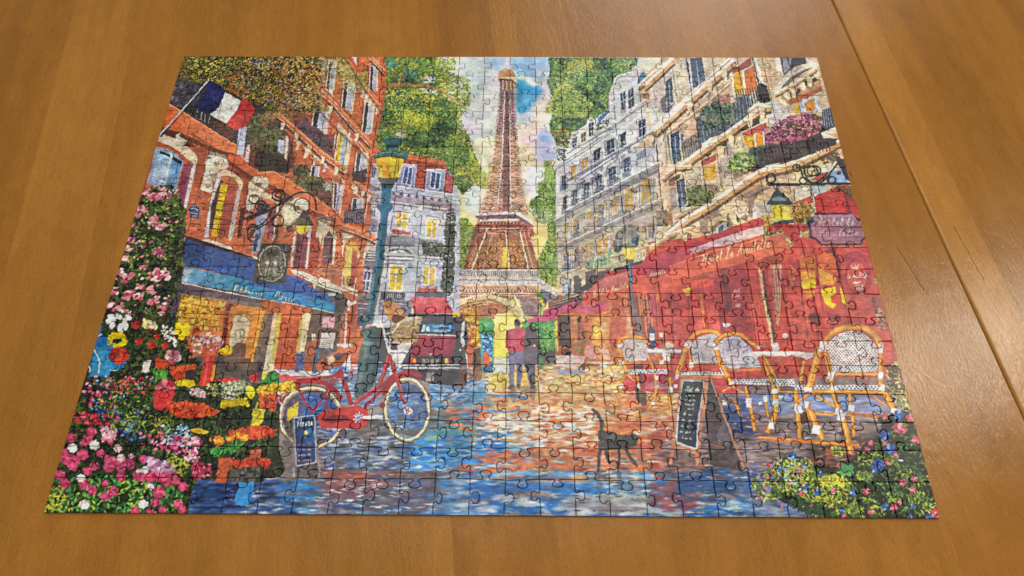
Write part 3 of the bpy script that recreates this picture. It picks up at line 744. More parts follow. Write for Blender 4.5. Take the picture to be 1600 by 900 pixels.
P('d8ccbc', [815, 530, 960, 580, 955, 605, 810, 555], .05)
P('d0c8c4', [400, 60, 420, 70, 385, 380, 365, 375], .05); P('7a4450', [430, 70, 540, 60, 500, 400, 395, 390], .1); P('54343c', [430, 80, 470, 90, 420, 390, 400, 385], .1); L('d4ccc8', 20, [545, 40, 505, 400])
P('8c3c30', [560, 60, 610, 60, 640, 250, 560, 440, 520, 420], .12)
P('c07c60', [600, 375, 640, 362, 800, 368, 805, 400, 780, 460, 600, 445], .06); ring('8c4c3c', 6, 700, 412, 105, 46); T('8c4c3c', 5, 'Amulette', 640, 425, 770, 425, 24, .1)
P('d2cabc', [365, 395, 480, 420, 620, 480, 730, 520, 850, 575, 965, 620, 960, 640, 840, 600, 690, 555, 560, 500, 380, 430], .06); P('5a5450', [400, 430, 560, 500, 690, 555, 840, 600, 830, 650, 770, 640, 600, 580, 480, 490], .12); L('e0dccc', 12, [400, 440, 560, 512, 690, 568, 840, 612]); P('c8bc94', [555, 535, 600, 530, 580, 575], .05); P('d8d0c4', [615, 465, 725, 495, 720, 520, 610, 490], .05)
P('4a4850', [660, 570, 830, 620, 830, 680, 750, 690, 680, 640], .2); P('a8a8b0', [690, 600, 760, 600, 770, 630, 700, 640], .2)
# awning and shop front right part
P('b4603f', [840, 590, 965, 640, 950, 900, 850, 900], .08); P('d8d0d0', sm([820, 670, 870, 655, 900, 690, 930, 670, 955, 700, 910, 720, 870, 710], 4, True), .05); L('d4ccd0', 24, [885, 710, 870, 900]); L('7c6c7c', 8, [870, 720, 850, 900]); P('a04c38', [900, 720, 950, 700, 925, 900, 890, 900], .1)
P('57504e', [555, 740, 850, 770, 850, 900, 540, 900], .12); P('3c383c', [770, 600, 870, 660, 850, 790, 750, 780], .12)
P('c090a0', [665, 815, 750, 812, 740, 885, 655, 890], .06)
# shop wall
S(130, 350, 5.625)
P('564a58', [740, 500, 900, 400, 1575, 640, 1575, 900, 700, 900], .1); P('6c6066', [1060, 640, 1575, 700, 1575, 760, 1200, 690], .08)
P('23396e', [700, 180, 780, 100, 900, 110, 1160, 190, 1500, 300, 1580, 340, 1580, 560, 1340, 470, 1100, 410, 930, 375, 830, 330, 720, 250], .08, to='2c4c90', ax=(900, 100, 1200, 480))
P('3e86bc', [712, 245, 770, 262, 870, 345, 930, 378, 880, 370, 800, 320], .06); P('2c54a0', [940, 330, 1340, 400, 1560, 470, 1560, 500, 1100, 400], .08)
for i in range(40): L('b0aca8' if i % 2 else '6a6870', 7, [925 + i * 15, 378 + i * 3.6, 935 + i * 15, 405 + i * 3.6])
P('5f9cc0', [895, 390, 930, 385, 1340, 470, 1580, 530, 1580, 640, 1200, 570, 870, 515], .1, to='2878b4', ax=(900, 440, 1500, 560)); P('9cbcd0', [890, 395, 960, 405, 920, 510, 870, 512], .06); L('ccd4d4', 12, [868, 518, 1200, 592, 1580, 662])
T('d8d4a8', 6, 'Librairie', 1320, 580, 1700, 660, 48)
S(390, 350, 5.625)
P('2c4c94', [0, 310, 60, 320, 330, 440, 480, 500, 560, 560, 750, 660, 755, 780, 540, 720, 330, 610, 100, 550, 0, 530], .08); P('2a7ab8', [0, 535, 130, 565, 400, 610, 760, 700, 755, 785, 400, 700, 0, 640], .08); P('3c94cc', [400, 640, 600, 690, 560, 740, 400, 690], .08, a=.6); L('c4ccc8', 9, [0, 645, 400, 708, 750, 785])
T('d8d4b0', 6, 'Librairie', -150, 588, 130, 632, 44); T('d8d8c0', 6, 'Paris', 215, 655, 400, 690, 62)
L('2a4a90', 4, [330, 450, 420, 640]); F(['3a5ca0', '24407c'], 60, 5, 10, [560, 580, 740, 660, 740, 700, 560, 640])
# shop front interior
S(130, 350, 5.625)
P('c08a2c', [870, 620, 1260, 685, 1230, 900, 800, 900], .1)
for j in range(5):
    for i in range(4):
        q = bil([870, 622, 1258, 686, 1235, 960, 790, 930], i / 4 + .012, j / 5 + .02), bil([870, 622, 1258, 686, 1235, 960, 790, 930], i / 4 + .235, j / 5 + .175)
        P('6c3c18', [q[0], [q[1][0], q[0][1] + 8], q[1], [q[0][0], q[1][1] - 8]], .15)
        for b in range(9):
            x = q[0][0] + (q[1][0] - q[0][0]) * (b + .1) / 9; h = rs.uniform(.1, .4) * (q[1][1] - q[0][1])
            P(['d8b040', 'c88c38', 'e0c858', 'b86030', 'd8c47c', 'a8542c', 'c8c040'][rs.randint(7)], [x, q[0][1] + h, x + (q[1][0] - q[0][0]) / 11, q[0][1] + h, x + (q[1][0] - q[0][0]) / 11, q[1][1] - 5, x, q[1][1] - 5], .1)
P('7c4840', [1265, 690, 1310, 690, 1260, 900, 1230, 900], .1); P('c0643c', [1310, 700, 1580, 740, 1580, 900, 1290, 900], .08, to='c88044', ax=(1310, 0, 1580, 0)); P('c0b8a0', [1345, 812, 1470, 822, 1470, 900, 1310, 900], .06)
S(350, 490, 5.625)
P('5a4c4a', [-260, 380, 250, 380, 340, 0, 440, 0, 350, 520, 340, 600, -280, 560], .12)
P('a85434', [-40, -20, 370, -20, 260, 450, 240, 400, -40, 380], .1, to='d08838', ax=(0, 0, 340, 0)); P('d8a03c', [330, -20, 365, -20, 250, 480, 235, 470], .08); P('6a3024', [0, 40, 50, 40, 20, 260, 0, 380, -40, 380], .15)
P('c4bca4', sm([95, 25, 225, 30, 215, 200, 190, 260, 130, 330, 60, 340, 50, 240, 80, 110], 3, True), .08); L('a88438', 12, [170, 130, 190, 180, 160, 280], s=True); L('4c8c74', 14, [150, 160, 145, 230]); L('c07038', 12, [180, 190, 150, 280]); P('5a4440', [120, 260, 200, 270, 190, 390, 70, 390, 80, 300], .12)
P('6a5c58', [360, 0, 440, 0, 345, 520, 235, 510, 280, 330], .08); P('4c4040', [230, 430, 345, 440, 335, 520, 230, 510], .1)
P('cfc6a0', [445, 0, 520, 0, 440, 500, 340, 560, 380, 330], .06); P('c8b44c', [470, 0, 515, 0, 450, 420, 425, 400], .06)
P('b4502f', [515, 0, 690, 0, 630, 480, 450, 460], .07); L('7c3020', 8, [600, 0, 545, 460]); L('d88858', 5, [480, 410, 640, 410]); L('d88858', 4, [500, 220, 660, 240]); L('d88858', 5, [530, 30, 680, 40]); L('7c3020', 6, [690, 0, 640, 460])
P('d4c8a8', [700, 0, 775, 0, 700, 420, 640, 360], .06); P('c4ac5c', [675, 60, 700, 60, 665, 380, 640, 330], .06)
P('5c4c46', [775, 0, 1050, 0, 1010, 330, 720, 480, 690, 460], .12); P('a45c40', [740, 260, 830, 220, 800, 470, 690, 470], .1); P('d4d4d4', [780, 180, 812, 180, 806, 235, 778, 235], .05); L('404048', 5, [790, 195, 800, 225])
P('c496a4', [875, 30, 990, 28, 970, 135, 865, 125], .06); P('4c4448', [880, 130, 950, 130, 930, 175, 870, 170]); P('c8c8c8', [865, 170, 990, 170, 965, 320, 840, 300], .05)
for i in range(3): T('6c6c70', 4, 'entre', 862, 262 + i * 16, 950, 266 + i * 16, 12)
P('b05034', [1060, -20, 1140, -20, 1110, 340, 1010, 330], .08); L('d4ccd0', 18, [1085, 0, 1070, 300]); L('8a7c8c', 10, [1050, 0, 1035, 280]); P('d8d0c8', [1000, 265, 1140, 270, 1135, 300, 1000, 295], .05); P('c06848', [1000, 300, 1110, 300, 1120, 345, 1000, 345], .06)
P('d0ccd0', [440, 490, 620, 500, 800, 510, 1020, 490, 1120, 360, 1120, 520, 830, 560, 500, 545], .06)
P('4c3c40', sm([980, 360, 1110, 348, 1060, 380, 1000, 420], 3, True), .1)
for x, y in ((835, 330), (935, 330), (820, 390), (660, 370), (695, 365)): E('4a5c84', x, y, 30, 26, 0, .12)
L('4a5884', 34, [665, 370, 645, 520]); L('5a6890', 34, [695, 365, 690, 500]); L('6c5450', 40, [880, 330, 900, 450]); L('c8a888', 36, [930, 380, 940, 450], w2=20); E('d8c49c', 960, 400, 22, 30); L('3c2c2c', 20, [860, 430, 920, 460]); L('505c84', 26, [800, 400, 810, 520]); L('6a7498', 22, [930, 470, 940, 520]); E('d0d0d4', 955, 500, 16)
L('7c849c', 8, [455, 470, 500, 510, 560, 510, 620, 470], s=True); L('6c7490', 10, [700, 480, 760, 540, 830, 540, 880, 500], s=True)
# ---- wet cobbles
S()
def cob(cols, n, poly, r0=3.2, r1=7.5, asp=3.6, mix=.6): F(cols, n, r0, r1, poly, asp, 0, .12, mix, .1)
P('8c8078', [300, 640, 640, 575, 1060, 560, 1100, 640, 1200, 700, 1440, 690, 1470, 812, 290, 812], .08)
P('c8b088', [690, 600, 1060, 560, 1070, 640, 1030, 660, 700, 660], .1)
P('d0cabc', [740, 640, 980, 640, 960, 690, 760, 690], .06); P('c4bcb0', [760, 570, 850, 570, 850, 612, 770, 612], .06)
P('c0503c', [0, 0, 1, 0, 0, 1])
cob(['d0c4a8', 'c8a060', 'b87848', 'a86048', 'd4ccc0', 'c8b070', 'b88c58'], 1500, [690, 595, 1060, 545, 1075, 650, 1040, 690, 960, 690, 700, 650], 3, 6)
cob(['c87048', 'b8603f', 'c8904c', 'd0b478', 'a8584c'], 420, [880, 590, 1060, 560, 1060, 680, 930, 690]); cob(['d8d8d8', 'd0d4dc', 'b4c4d4', 'd8d0c0', '8cacd0'], 700, [730, 640, 930, 635, 940, 690, 740, 700], 3, 7)
cob(['2f6090', '3c78ac', '5c94c0', '8cb4cc', '4c5c74', '6c6c70', 'c8c8c4'], 1300, [560, 655, 760, 612, 770, 640, 720, 700, 640, 790, 520, 700])
cob(['6c5c58', '5a5658', '7c6c68', '4c4c54', '3c5c84'], 700, [440, 690, 640, 640, 760, 640, 700, 680, 660, 720, 520, 740])
cob(['4c8498', '5c9c98', '3c7890', '8cb4a8', 'c8c898'], 340, [670, 672, 760, 662, 740, 700, 660, 715], 3, 7)
cob(['2c70ac', '3c84bc', '5c9ccc', '9cc0d4', 'd0d4d4', '8c8c90'], 1000, [600, 700, 830, 690, 830, 730, 600, 740])
cob(['b4583f', 'a85040', 'c06c4c', '8c5c54', 'c88858'], 500, [690, 735, 730, 715, 900, 700, 960, 690, 930, 720, 820, 760, 720, 775])
cob(['b8573f', 'a04c3c', 'c4704c', 'd0c0a8', '9c6050'], 900, [850, 690, 960, 660, 1050, 650, 1060, 720, 1000, 750, 880, 745])
cob(['3060a0', '2c74b4', '4888c0', '70a4cc', 'c8ccd0', 'a8a8a8', '6c6460'], 2600, [400, 750, 640, 740, 860, 735, 1100, 742, 1200, 745, 1200, 808, 400, 806], 3.5, 9)
cob(['2468ac', '2c78bc', '1f5a98', '5c9cd0'], 700, [730, 760, 900, 752, 960, 770, 1160, 770, 1160, 806, 740, 806], 4, 10)
cob(['d0d4d4', 'c0c4c8', 'b8b0a4', 'd4ccc0'], 130, [720, 770, 1150, 770, 1150, 804, 720, 804], 5, 12, 3); cob(['c8c0b0', 'b4aca0'], 70, [895, 775, 1010, 775, 1010, 800, 895, 800], 7, 14, 2.4)
cob(['9c4c4c', 'a8544c', '8c4c54'], 60, [1020, 745, 1090, 745, 1090, 795, 1020, 795], 4, 9, 1.6)
cob(['5c5454', '6c5c58', '7c6460', '4c4c58', '8c5c50', '3c5c8c'], 900, [480, 735, 680, 735, 690, 790, 640, 806, 480, 790], 4, 9); cob(['a8503f', '8c4c44', 'b06450'], 160, [510, 738, 570, 735, 600, 760, 560, 780, 510, 770], 4, 8)
cob(['24365c', '2c4474', '1c2a48', '34548c', '4c6ca0', '2c3040'], 900, [292, 752, 470, 750, 470, 806, 290, 806], 4, 9); cob(['2c68a8', '3c80c0', '5c94c4'], 160, [440, 752, 500, 750, 500, 785, 440, 785]); cob(['b8c4cc', 'd0d4d8'], 40, [370, 765, 520, 765, 520, 803, 370, 803], 4, 9, 5)
cob(['34548c', '4c6ca0', '5c5860', '7c98bc', '44444c', 'c0c8d0'], 900, [500, 690, 640, 680, 650, 735, 510, 735], 3.5, 8)
cob(['584c50', '6c5c5c', '84706c', '4c444c', '7c6c74', '9c8480', '5c6484'], 2000, [1060, 640, 1200, 600, 1420, 640, 1440, 700, 1300, 760, 1180, 770, 1080, 750, 1050, 690]); cob(['b0b4c4', '8c98b8', '6c80b0', 'a8a0a8'], 420, [1160, 612, 1430, 625, 1440, 660, 1160, 640], 4, 10, 4); cob(['2c3c68', '3c4c78', '54648c'], 160, [1130, 640, 1170, 620, 1180, 680, 1130, 680]); cob(['5c3c34', '6c4438', '44342f', '7c5444'], 500, [1270, 690, 1400, 680, 1340, 740, 1260, 740])
cob(['8c7068', '6c5450', 'a08078', '54484c', '9c5c4c'], 500, [1030, 690, 1090, 690, 1150, 720, 1160, 745, 1040, 745])
cob(['34588c', '2c4c80', '4c74a8', '6c6c78'], 400, [1060, 735, 1190, 730, 1190, 770, 1060, 770]); cob(['3c5c94', '6c7ca0', '8c94a8', '2c446c'], 260, [1170, 780, 1260, 785, 1260, 806, 1170, 806])
S(); blur([292, 600, 1468, 600, 1468, 806, 292, 806], 5, 2, 1); P('24589c', [430, 752, 700, 745, 900, 752, 1180, 752, 1180, 806, 430, 806], .1, .22)
cob(['a8b8c8', '8cacc8', 'c4c4c0'], 200, [600, 690, 1180, 690, 1180, 804, 480, 804], 3, 8, 6); cob(['4c5868', '5c5c60', '3c5880'], 260, [440, 700, 1180, 690, 1190, 804, 440, 804], 2.5, 7, 6); cob(['c8ccd0', 'a8b8cc'], 120, [480, 700, 640, 690, 640, 800, 480, 800], 3, 7, 6); cob(['b86848', 'c87850', 'a8584c'], 260, [700, 640, 1000, 610, 1040, 700, 760, 740], 3, 9, 3); cob(['d4d2cc', 'ccd4dc', 'd8d0c0'], 90, [740, 645, 960, 640, 930, 700, 760, 700], 3, 9, 5); cob(['2c74b8', '3c84c4', '2464a4'], 160, [640, 690, 800, 670, 780, 720, 640, 740], 3, 10, 4); cob(['8c5444', 'a8644c', 'd0b088'], 300, [700, 612, 1060, 590, 1060, 690, 700, 690], 2.5, 5, 5); cob(['483c40', 'a09498', '5c5058'], 300, [1060, 650, 1420, 650, 1330, 740, 1060, 745], 3, 7, 5)
blur([440, 600, 1430, 600, 1430, 806, 440, 806], 2, 2, 0)
# pavement strip before the shop, road by the kiosk
cob(['c8c8cc', '8ca0c0', '4c78b0', '6c8cb8', 'a8b0bc'], 360, [520, 575, 640, 560, 640, 620, 540, 650, 520, 610], 3, 7); cob(['3c6ca0', '5c88b4', '8ca8c0', '4c5864'], 500, [670, 585, 760, 595, 760, 625, 680, 625], 3, 7); cob(['d0c068', 'c8b478', 'd8cc9c', 'c0a060'], 300, [765, 575, 1000, 570, 1000, 612, 765, 612], 3, 6)
L('3c7cb4', 4, [740, 616, 800, 620, 825, 622], s=True); L('3c7cb4', 3, [745, 640, 790, 644, 815, 641], s=True); L('2c6cb0', 5, [795, 617, 822, 622])
S(610, 490, 5.625); E('3c3038', 1090, 700, 30, 90, 0, .2, a=.35); E('3c3038', 1260, 690, 24, 80, 0, .2, a=.35); P('5c4c40', [1040, 640, 1300, 640, 1270, 700, 1050, 700], .2, a=.4)
# ---- orange building, left part
S(180, 210, 5.625)
P('a85c42', [640, 120, 1580, 300, 1580, 900, 560, 900, 600, 400], .08); F(['9c4c34', 'b8603f', 'a85438', 'c47450', '8c4430', 'b86c50'], 1300, 9, 22, [640, 120, 1580, 300, 1580, 900, 560, 900, 600, 400], 3, -25, .25, mix=.8); P('8a4432', [680, 100, 860, 140, 830, 200, 800, 440, 700, 470, 720, 240], .1); P('8c4634', [990, 240, 1240, 370, 1200, 440, 1150, 700, 1120, 430, 1050, 360, 990, 310], .1)
P('36343c', [960, -60, 1080, -60, 1080, 120, 960, 40], .15)
P('a8b4cc', [1095, -20, 1165, -20, 1120, 230, 1060, 190], .06)
for i in range(9): L('7c8cb0', 4, [1092 - i * 4, 10 + i * 24, 1158 - i * 5, 20 + i * 24])
P('ccc4bc', [1165, -20, 1200, -20, 1215, 40, 1180, 250, 1130, 235, 1165, 100], .06); P('7c4438', [1210, 40, 1380, 60, 1380, 130, 1260, 160, 1200, 240], .12)
P('34322e', [1240, 150, 1540, 200, 1540, 330, 1400, 330, 1270, 320, 1230, 240], .18); F(['46522c', '2c3026', '606c3c', '3a4028', '787c50'], 560, 7, 15, [1190, 0, 1380, 0, 1450, 120, 1540, 180, 1520, 220, 1330, 200, 1230, 120])
P('a8b0c8', [1450, 40, 1510, 45, 1500, 170, 1440, 140], .06); P('d0c4b8', [1510, 20, 1545, 20, 1525, 240, 1500, 200], .06)
P('ccbca0', sm([375, 5, 440, 20, 510, 45, 610, 85, 690, 150, 735, 220, 690, 330, 610, 640, 580, 870, 540, 860, 590, 620, 660, 350, 692, 255, 640, 215, 540, 130, 440, 80, 378, 55], 3, True), .07); P('9c5c3c', [375, 62, 440, 84, 530, 130, 640, 215, 690, 252, 640, 250, 560, 215, 500, 130, 372, 95], .08)
P('c4c0c4', [690, 265, 728, 235, 650, 590, 584, 860, 545, 850, 610, 600], .05); P('bcb8a8', sm([520, 0, 600, -20, 650, 10, 610, 80, 600, 110, 545, 60], 3, True), .1); P('7c7468', [590, 60, 650, 20, 640, 60, 600, 100])
P('8c98b0', [350, 110, 400, 115, 500, 140, 612, 232, 560, 420, 500, 640, 470, 740, 430, 700, 470, 500, 280, 430, 330, 250], .06)
P('8cacc8', [395, 150, 490, 190, 430, 420, 330, 410, 345, 250], .1, to='a8bccc'); P('23262e', [405, 145, 492, 178, 486, 196, 400, 168]); P('4f7cac', [515, 215, 592, 262, 520, 500, 450, 470], .12, to='7c9cbc'); P('23262e', [512, 195, 600, 240, 588, 268, 512, 220]); L('b4c0d4', 20, [505, 165, 435, 450]); P('7c8ca8', [440, 460, 530, 520, 490, 720, 440, 700], .12)
P('82485a', [612, 262, 690, 256, 640, 470, 570, 830, 470, 770, 540, 560], .08)
for i in range(22): L('5c2c40', 3, [610 - i * 6.5, 275 + i * 24, 682 - i * 6, 280 + i * 24])
P('c8c4b8', [410, 820, 480, 815, 500, 840, 545, 845, 602, 862, 596, 886, 480, 868], .05)
P('3a3238', [370, -120, 370, -120])
P('8a847e', [835, 150, 990, 140, 975, 205, 850, 195], .1); P('bdb9b0', sm([812, 200, 870, 180, 985, 215, 992, 265, 940, 305, 890, 320, 850, 400, 862, 440, 850, 490, 800, 505, 755, 475, 780, 390, 800, 290], 3, True), .08)
P('c8c0a0', sm([850, 270, 910, 275, 890, 330, 840, 380, 820, 320], 3, True), .08); P('5c5450', sm([815, 205, 850, 200, 850, 260, 815, 280], 3, True)); P('807870', sm([880, 330, 915, 330, 870, 410, 845, 400], 3, True)); P('cfc8ac', [765, 445, 860, 440, 850, 490, 800, 505, 758, 478], .08); L('8c8078', 5, [770, 470, 840, 490]); E('5c5450', 893, 232, 7)
P('c05a3a', [640, -10, 920, -10, 1085, 95, 1080, 162, 860, 132, 700, 60], .06, to='cc6c3c', ax=(700, 0, 1000, 130)); P('7c3428', [860, 132, 1080, 160, 1050, 180, 850, 150]); P('c05c3c', [990, 205, 1080, 180, 1250, 320, 1235, 372, 1110, 300, 1000, 255], .06); P('cc6a3c', [1255, 335, 1410, 320, 1580, 440, 1580, 545, 1500, 500, 1390, 460, 1340, 380], .06)
P('ccbc9c', sm([915, 335, 990, 312, 1085, 365, 1132, 432, 1100, 560, 1040, 900, 1000, 895, 1060, 600, 1095, 450, 1010, 365, 925, 372], 3, True), .07); P('a8643c', [925, 375, 1005, 372, 1090, 440, 1010, 430, 960, 400], .08)
P('46303c', [900, 390, 960, 410, 880, 830, 815, 840], .1); P('c8c4c8', [912, 340, 940, 380, 850, 640, 825, 910, 785, 910, 850, 560], .05); P('96463a', [1000, 445, 1072, 460, 1000, 905, 890, 890, 950, 600], .08)
for i in range(18): L('6c2c28', 3, [990 - i * 5, 460 + i * 24, 1064 - i * 5, 468 + i * 24])
P('ceac22', [935, 430, 1000, 442, 905, 905, 850, 900], .06)
for y in (505, 580, 660, 740, 830): L('4c3428', 9, [860, y, 985, y + 14])
P('b0a8a8', [1085, 470, 1110, 470, 1040, 905, 1010, 905], .06)
P('8c3c30', [640, 470, 700, 480, 850, 520, 800, 620, 700, 590], .05, a=.3)
P('34406a', [650, 655, 700, 610, 756, 660, 740, 742, 664, 732], .06); L('c4c8d8', 8, [672, 656, 700, 650, 735, 668]); L('c4c8d8', 6, [668, 690, 735, 700]); L('c4c8d8', 5, [675, 715, 725, 722]); L('c4c8d8', 8, [690, 630, 712, 632])
P('b9b4ac', sm([1200, 400, 1260, 365, 1340, 370, 1350, 440, 1340, 480, 1280, 540, 1230, 620, 1200, 700, 1170, 640, 1185, 470], 3, True), .09); P('d0c8b4', sm([1210, 430, 1270, 410, 1330, 440, 1270, 490, 1200, 520], 3, True), .08); P('7c746c', [1290, 500, 1340, 470, 1320, 520, 1250, 570])
P('ccbca0', sm([1290, 525, 1350, 515, 1420, 550, 1455, 610, 1420, 900, 1380, 900, 1430, 630, 1390, 580, 1310, 560], 3, True), .07); P('a8643c', [1310, 560, 1390, 585, 1420, 625, 1340, 600]); P('2c3044', [1265, 600, 1370, 615, 1330, 690, 1250, 690]); P('8c9cbc', [1260, 690, 1350, 680, 1310, 905, 1220, 905], .08); P('7c4450', [1370, 640, 1425, 640, 1395, 905, 1340, 905], .1)
P('4a2420', [1110, 650, 1150, 640, 1110, 905, 1080, 905], .15)
P('c4b8a4', sm([1490, 640, 1560, 560, 1600, 560, 1590, 800, 1540, 820, 1480, 800], 3, True), .09); P('54483c', [1500, 820, 1580, 780, 1580, 850], .1)
# iron bracket with lantern, hanging sign
ik = '1e1e26'
L(ik, 15, [1130, 745, 1230, 720, 1350, 680, 1450, 620, 1580, 545], s=True); L(ik, 11, [1170, 900, 1230, 830, 1330, 760, 1400, 650, 1480, 600], s=True); ring(ik, 10, 1445, 540, 55, 50); ring(ik, 7, 1445, 540, 28, 24); ring(ik, 9, 1290, 635, 50, 46); ring(ik, 6, 1290, 640, 24, 22); ring(ik, 9, 1455, 760, 72, 50); ring(ik, 9, 1180, 720, 46, 34); ring(ik, 8, 1220, 880, 50, 70); ring(ik, 6, 1265, 885, 30, 24); ring(ik, 8, 1225, 570, 46, 36, 120, 420); L(ik, 8, [1120, 830, 1200, 835]); L(ik, 8, [1085, 890, 1150, 885])
for i in range(6): ring(ik, 4, 1440 - i * 2, 800 + i * 20, 7, 10)
S(440, 210, 5.625)
ring(ik, 10, 215, 620, 105, 100, 180, 400); ring(ik, 8, 190, 630, 60, 48); L(ik, 13, [-80, 560, 0, 590, 60, 560, 130, 530, 210, 520], s=True)
P('c4b8a4', sm([10, 640, 60, 590, 150, 560, 250, 600, 230, 700, 130, 740, 60, 790, 10, 800], 3, True), .09, a=.75); ring(ik, 10, 215, 620, 105, 100, 180, 400); ring(ik, 8, 190, 630, 60, 48)
P('c4b8a4', sm([320, 730, 380, 710, 440, 730, 430, 800, 340, 900, 310, 900, 330, 800], 3, True), .1); P('c4b49c', sm([370, 900, 400, 830, 450, 820, 490, 900], 3, True), .08); P('54403c', [390, 900, 430, 845, 465, 900]); P('c8bca8', sm([545, 860, 590, 830, 635, 840, 640, 900, 560, 905], 3, True), .09)
P('d0c8c4', [245, 800, 275, 800, 255, 905, 230, 905], .05); P('7a4450', [180, 830, 235, 840, 220, 905, 160, 905], .1)
P('2e3038', [80, 795, 130, 770, 160, 715, 190, 700, 190, 665, 215, 665, 215, 700, 240, 715, 275, 780, 295, 800, 200, 808], .08); P('50545c', [150, 740, 185, 715, 195, 770, 140, 775], .05); P('d4c43c', [132, 800, 240, 800, 218, 868, 180, 880, 150, 868], .06); P('e8e080', [160, 810, 195, 810, 185, 860, 165, 855], .05)
S(390, 350, 5.625)
P('3e3d3c', [95, 168, 375, 178, 318, 522, 30, 518], .12); ring('a09c90', 11, 205, 350, 118, 158, rot=.12); E('55534e', 205, 352, 104, 145, .12, .2); F(['7c7a72', '8c8a80', '5c5a54', '44423e'], 220, 5, 10, [110, 200, 330, 210, 300, 490, 90, 490]); ring('a8a498', 9, 205, 350, 118, 158, rot=.12)
for x in (165, 235): E('b4b0a4', x, 345, 17, 22, 0, .15); E('8c887c', x, 410, 26, 50, 0, .15)
E('3a3836', 205, 255, 60, 40, 0, .2)
for i in range(10): ring(ik, 4, 250 - i * 1.5, 20 + i * 16, 7, 9)
L(ik, 9, [0, 40, 60, 20, 130, 0], s=True); ring(ik, 7, 75, 100, 46, 34); ring(ik, 6, 85, 95, 24, 18); L(ik, 7, [0, 190, 60, 170, 110, 140], s=True)
P('d4ccc0', [0, 275, 70, 290, 65, 315, 0, 300], .05); P('8894b4', [60, 60, 130, 60, 90, 250, 20, 270], .1); P('3c4460', [60, 90, 90, 90, 60, 240, 35, 240])
L(ik, 5, [560, 300, 620, 296, 760, 300, 850, 300]); ring(ik, 5, 600, 225, 22, 26); ring(ik, 5, 790, 280, 26, 24); ring(ik, 5, 600, 165, 14)
# sill of window two and plaque area above the awning
S(130, 350, 5.625)
P('d2ccc0', [1050, 140, 1090, 130, 1310, 200, 1330, 230, 1310, 240, 1040, 160], .05); L('d4ccbc', 14, [1310, 235, 1540, 305]); P('2c2028', [880, 95, 1060, 150, 1500, 290, 1500, 305, 1040, 175, 880, 118])
L('d4cca0', 4, [905, 110, 870, 230]); L('6c7484', 3, [1160, 190, 1110, 400]); L('6c7484', 3, [1430, 300, 1370, 470])
# dark corner, flag, branches
S(200, 70, 5.625)
P('3a3638', [495, 88, 1000, 90, 1300, 500, 1080, 900, 960, 880, 600, 650, 372, 512, 430, 300], .15); P('58545c', [500, 95, 600, 95, 560, 180, 460, 230], .15); P('8c8894', [500, 95, 580, 100, 520, 150], .15, a=.6)
F(['2c2a30', '4c4850', '3c3a40', '5a5660'], 140, 12, 26, [440, 290, 640, 300, 620, 480, 480, 560, 380, 490])
for x in (620, 660, 690, 730, 880, 910): L('a8a4a8' if x % 40 else '6c4c3c', 7, [x, 560 + (x - 600) * .5, x - 10, 620 + (x - 600) * .55])
for i in range(16): L('1e1c22', 6, [560 + i * 28, 560 + i * 17, 560 + i * 28, 640 + i * 17])
P('48302c', [740, 660, 900, 700, 960, 860, 840, 800], .2)
P('a8b4cc', [985, 735, 1065, 715, 1040, 905, 965, 890], .06)
for i in range(8): L('6c7ca4', 4, [982 - i * 2, 745 + i * 20, 1050 - i * 2, 740 + i * 20])
P('4a4a3c', [1060, 720, 1280, 600, 1420, 740, 1300, 905, 1040, 905], .2); P('9c4c34', [1180, 620, 1300, 580, 1290, 720, 1150, 760], .12)
P('c4623c', [368, 508, 480, 578, 600, 650, 800, 778, 980, 892, 1000, 905, 640, 905, 520, 772, 400, 748, 318, 690], .06, to='cc6c40', ax=(350, 600, 900, 900)); L('e09068', 6, [372, 520, 600, 662, 960, 890])
P('5c3630', [300, 720, 420, 760, 520, 780, 600, 905, 400, 860, 270, 840], .1); P('c8bca8', [275, 795, 330, 790, 440, 830, 500, 880, 520, 905, 380, 890, 265, 850], .06); P('c0b8a8', sm([430, 790, 500, 775, 545, 810, 500, 880, 440, 850], 3, True), .1)
F(['2a2418', '3a3020', '33341f', '5a4426', '4c4a26', '6a6630', '7c5c30', '8f8a3a', '5a4a2a', '3c3c28', 'a39c44', '6c5630'], 5200, 5.5, 12, [500, 90, 1600, 90, 1600, 500, 1480, 700, 1300, 600, 1050, 480, 860, 380, 740, 300, 640, 340, 470, 300, 470, 210])
F(['a89c40', 'c4b850', '8c8838', 'd0c468'], 520, 8, 15, [540, 110, 1500, 110, 1500, 520, 1200, 540, 900, 330, 560, 300], leaf=True)
F(['8c98b0', 'a4b0c4', '7888a8'], 120, 8, 17, [980, 270, 1160, 290, 1150, 390, 1060, 380], mix=1); F(['98a4b8', 'b0b8c4', '687894'], 90, 7, 14, [1080, 110, 1260, 130, 1240, 220, 1100, 200], mix=1); F(['9c5c3c', 'b4683c', '84482c'], 160, 8, 16, [860, 230, 1000, 280, 1040, 420, 900, 440], mix=1); F(['a06040', 'c07848', 'b89080'], 170, 8, 16, [1250, 130, 1590, 120, 1590, 240, 1280, 220], mix=1); F(['8c4c38', '7c3c30'], 120, 8, 15, [1340, 480, 1530, 440, 1580, 700, 1440, 640], mix=1)
F(['5c5028', '7c6a30', '30281c', '8c8040', '4c3c24'], 900, 6, 12, [900, 200, 1560, 150, 1560, 480, 1300, 560, 1120, 480])
F(['3c4428', '545c38', '6c7044', '8c8c60', 'b4a884'], 420, 7, 15, [1070, 640, 1300, 560, 1420, 740, 1320, 880, 1080, 880])
P('c4613b', [1320, 590, 1400, 640, 1575, 790, 1600, 860, 1560, 880, 1440, 760], .06); P('b45c3c', [1120, 850, 1260, 830, 1280, 905, 1100, 905], .1)
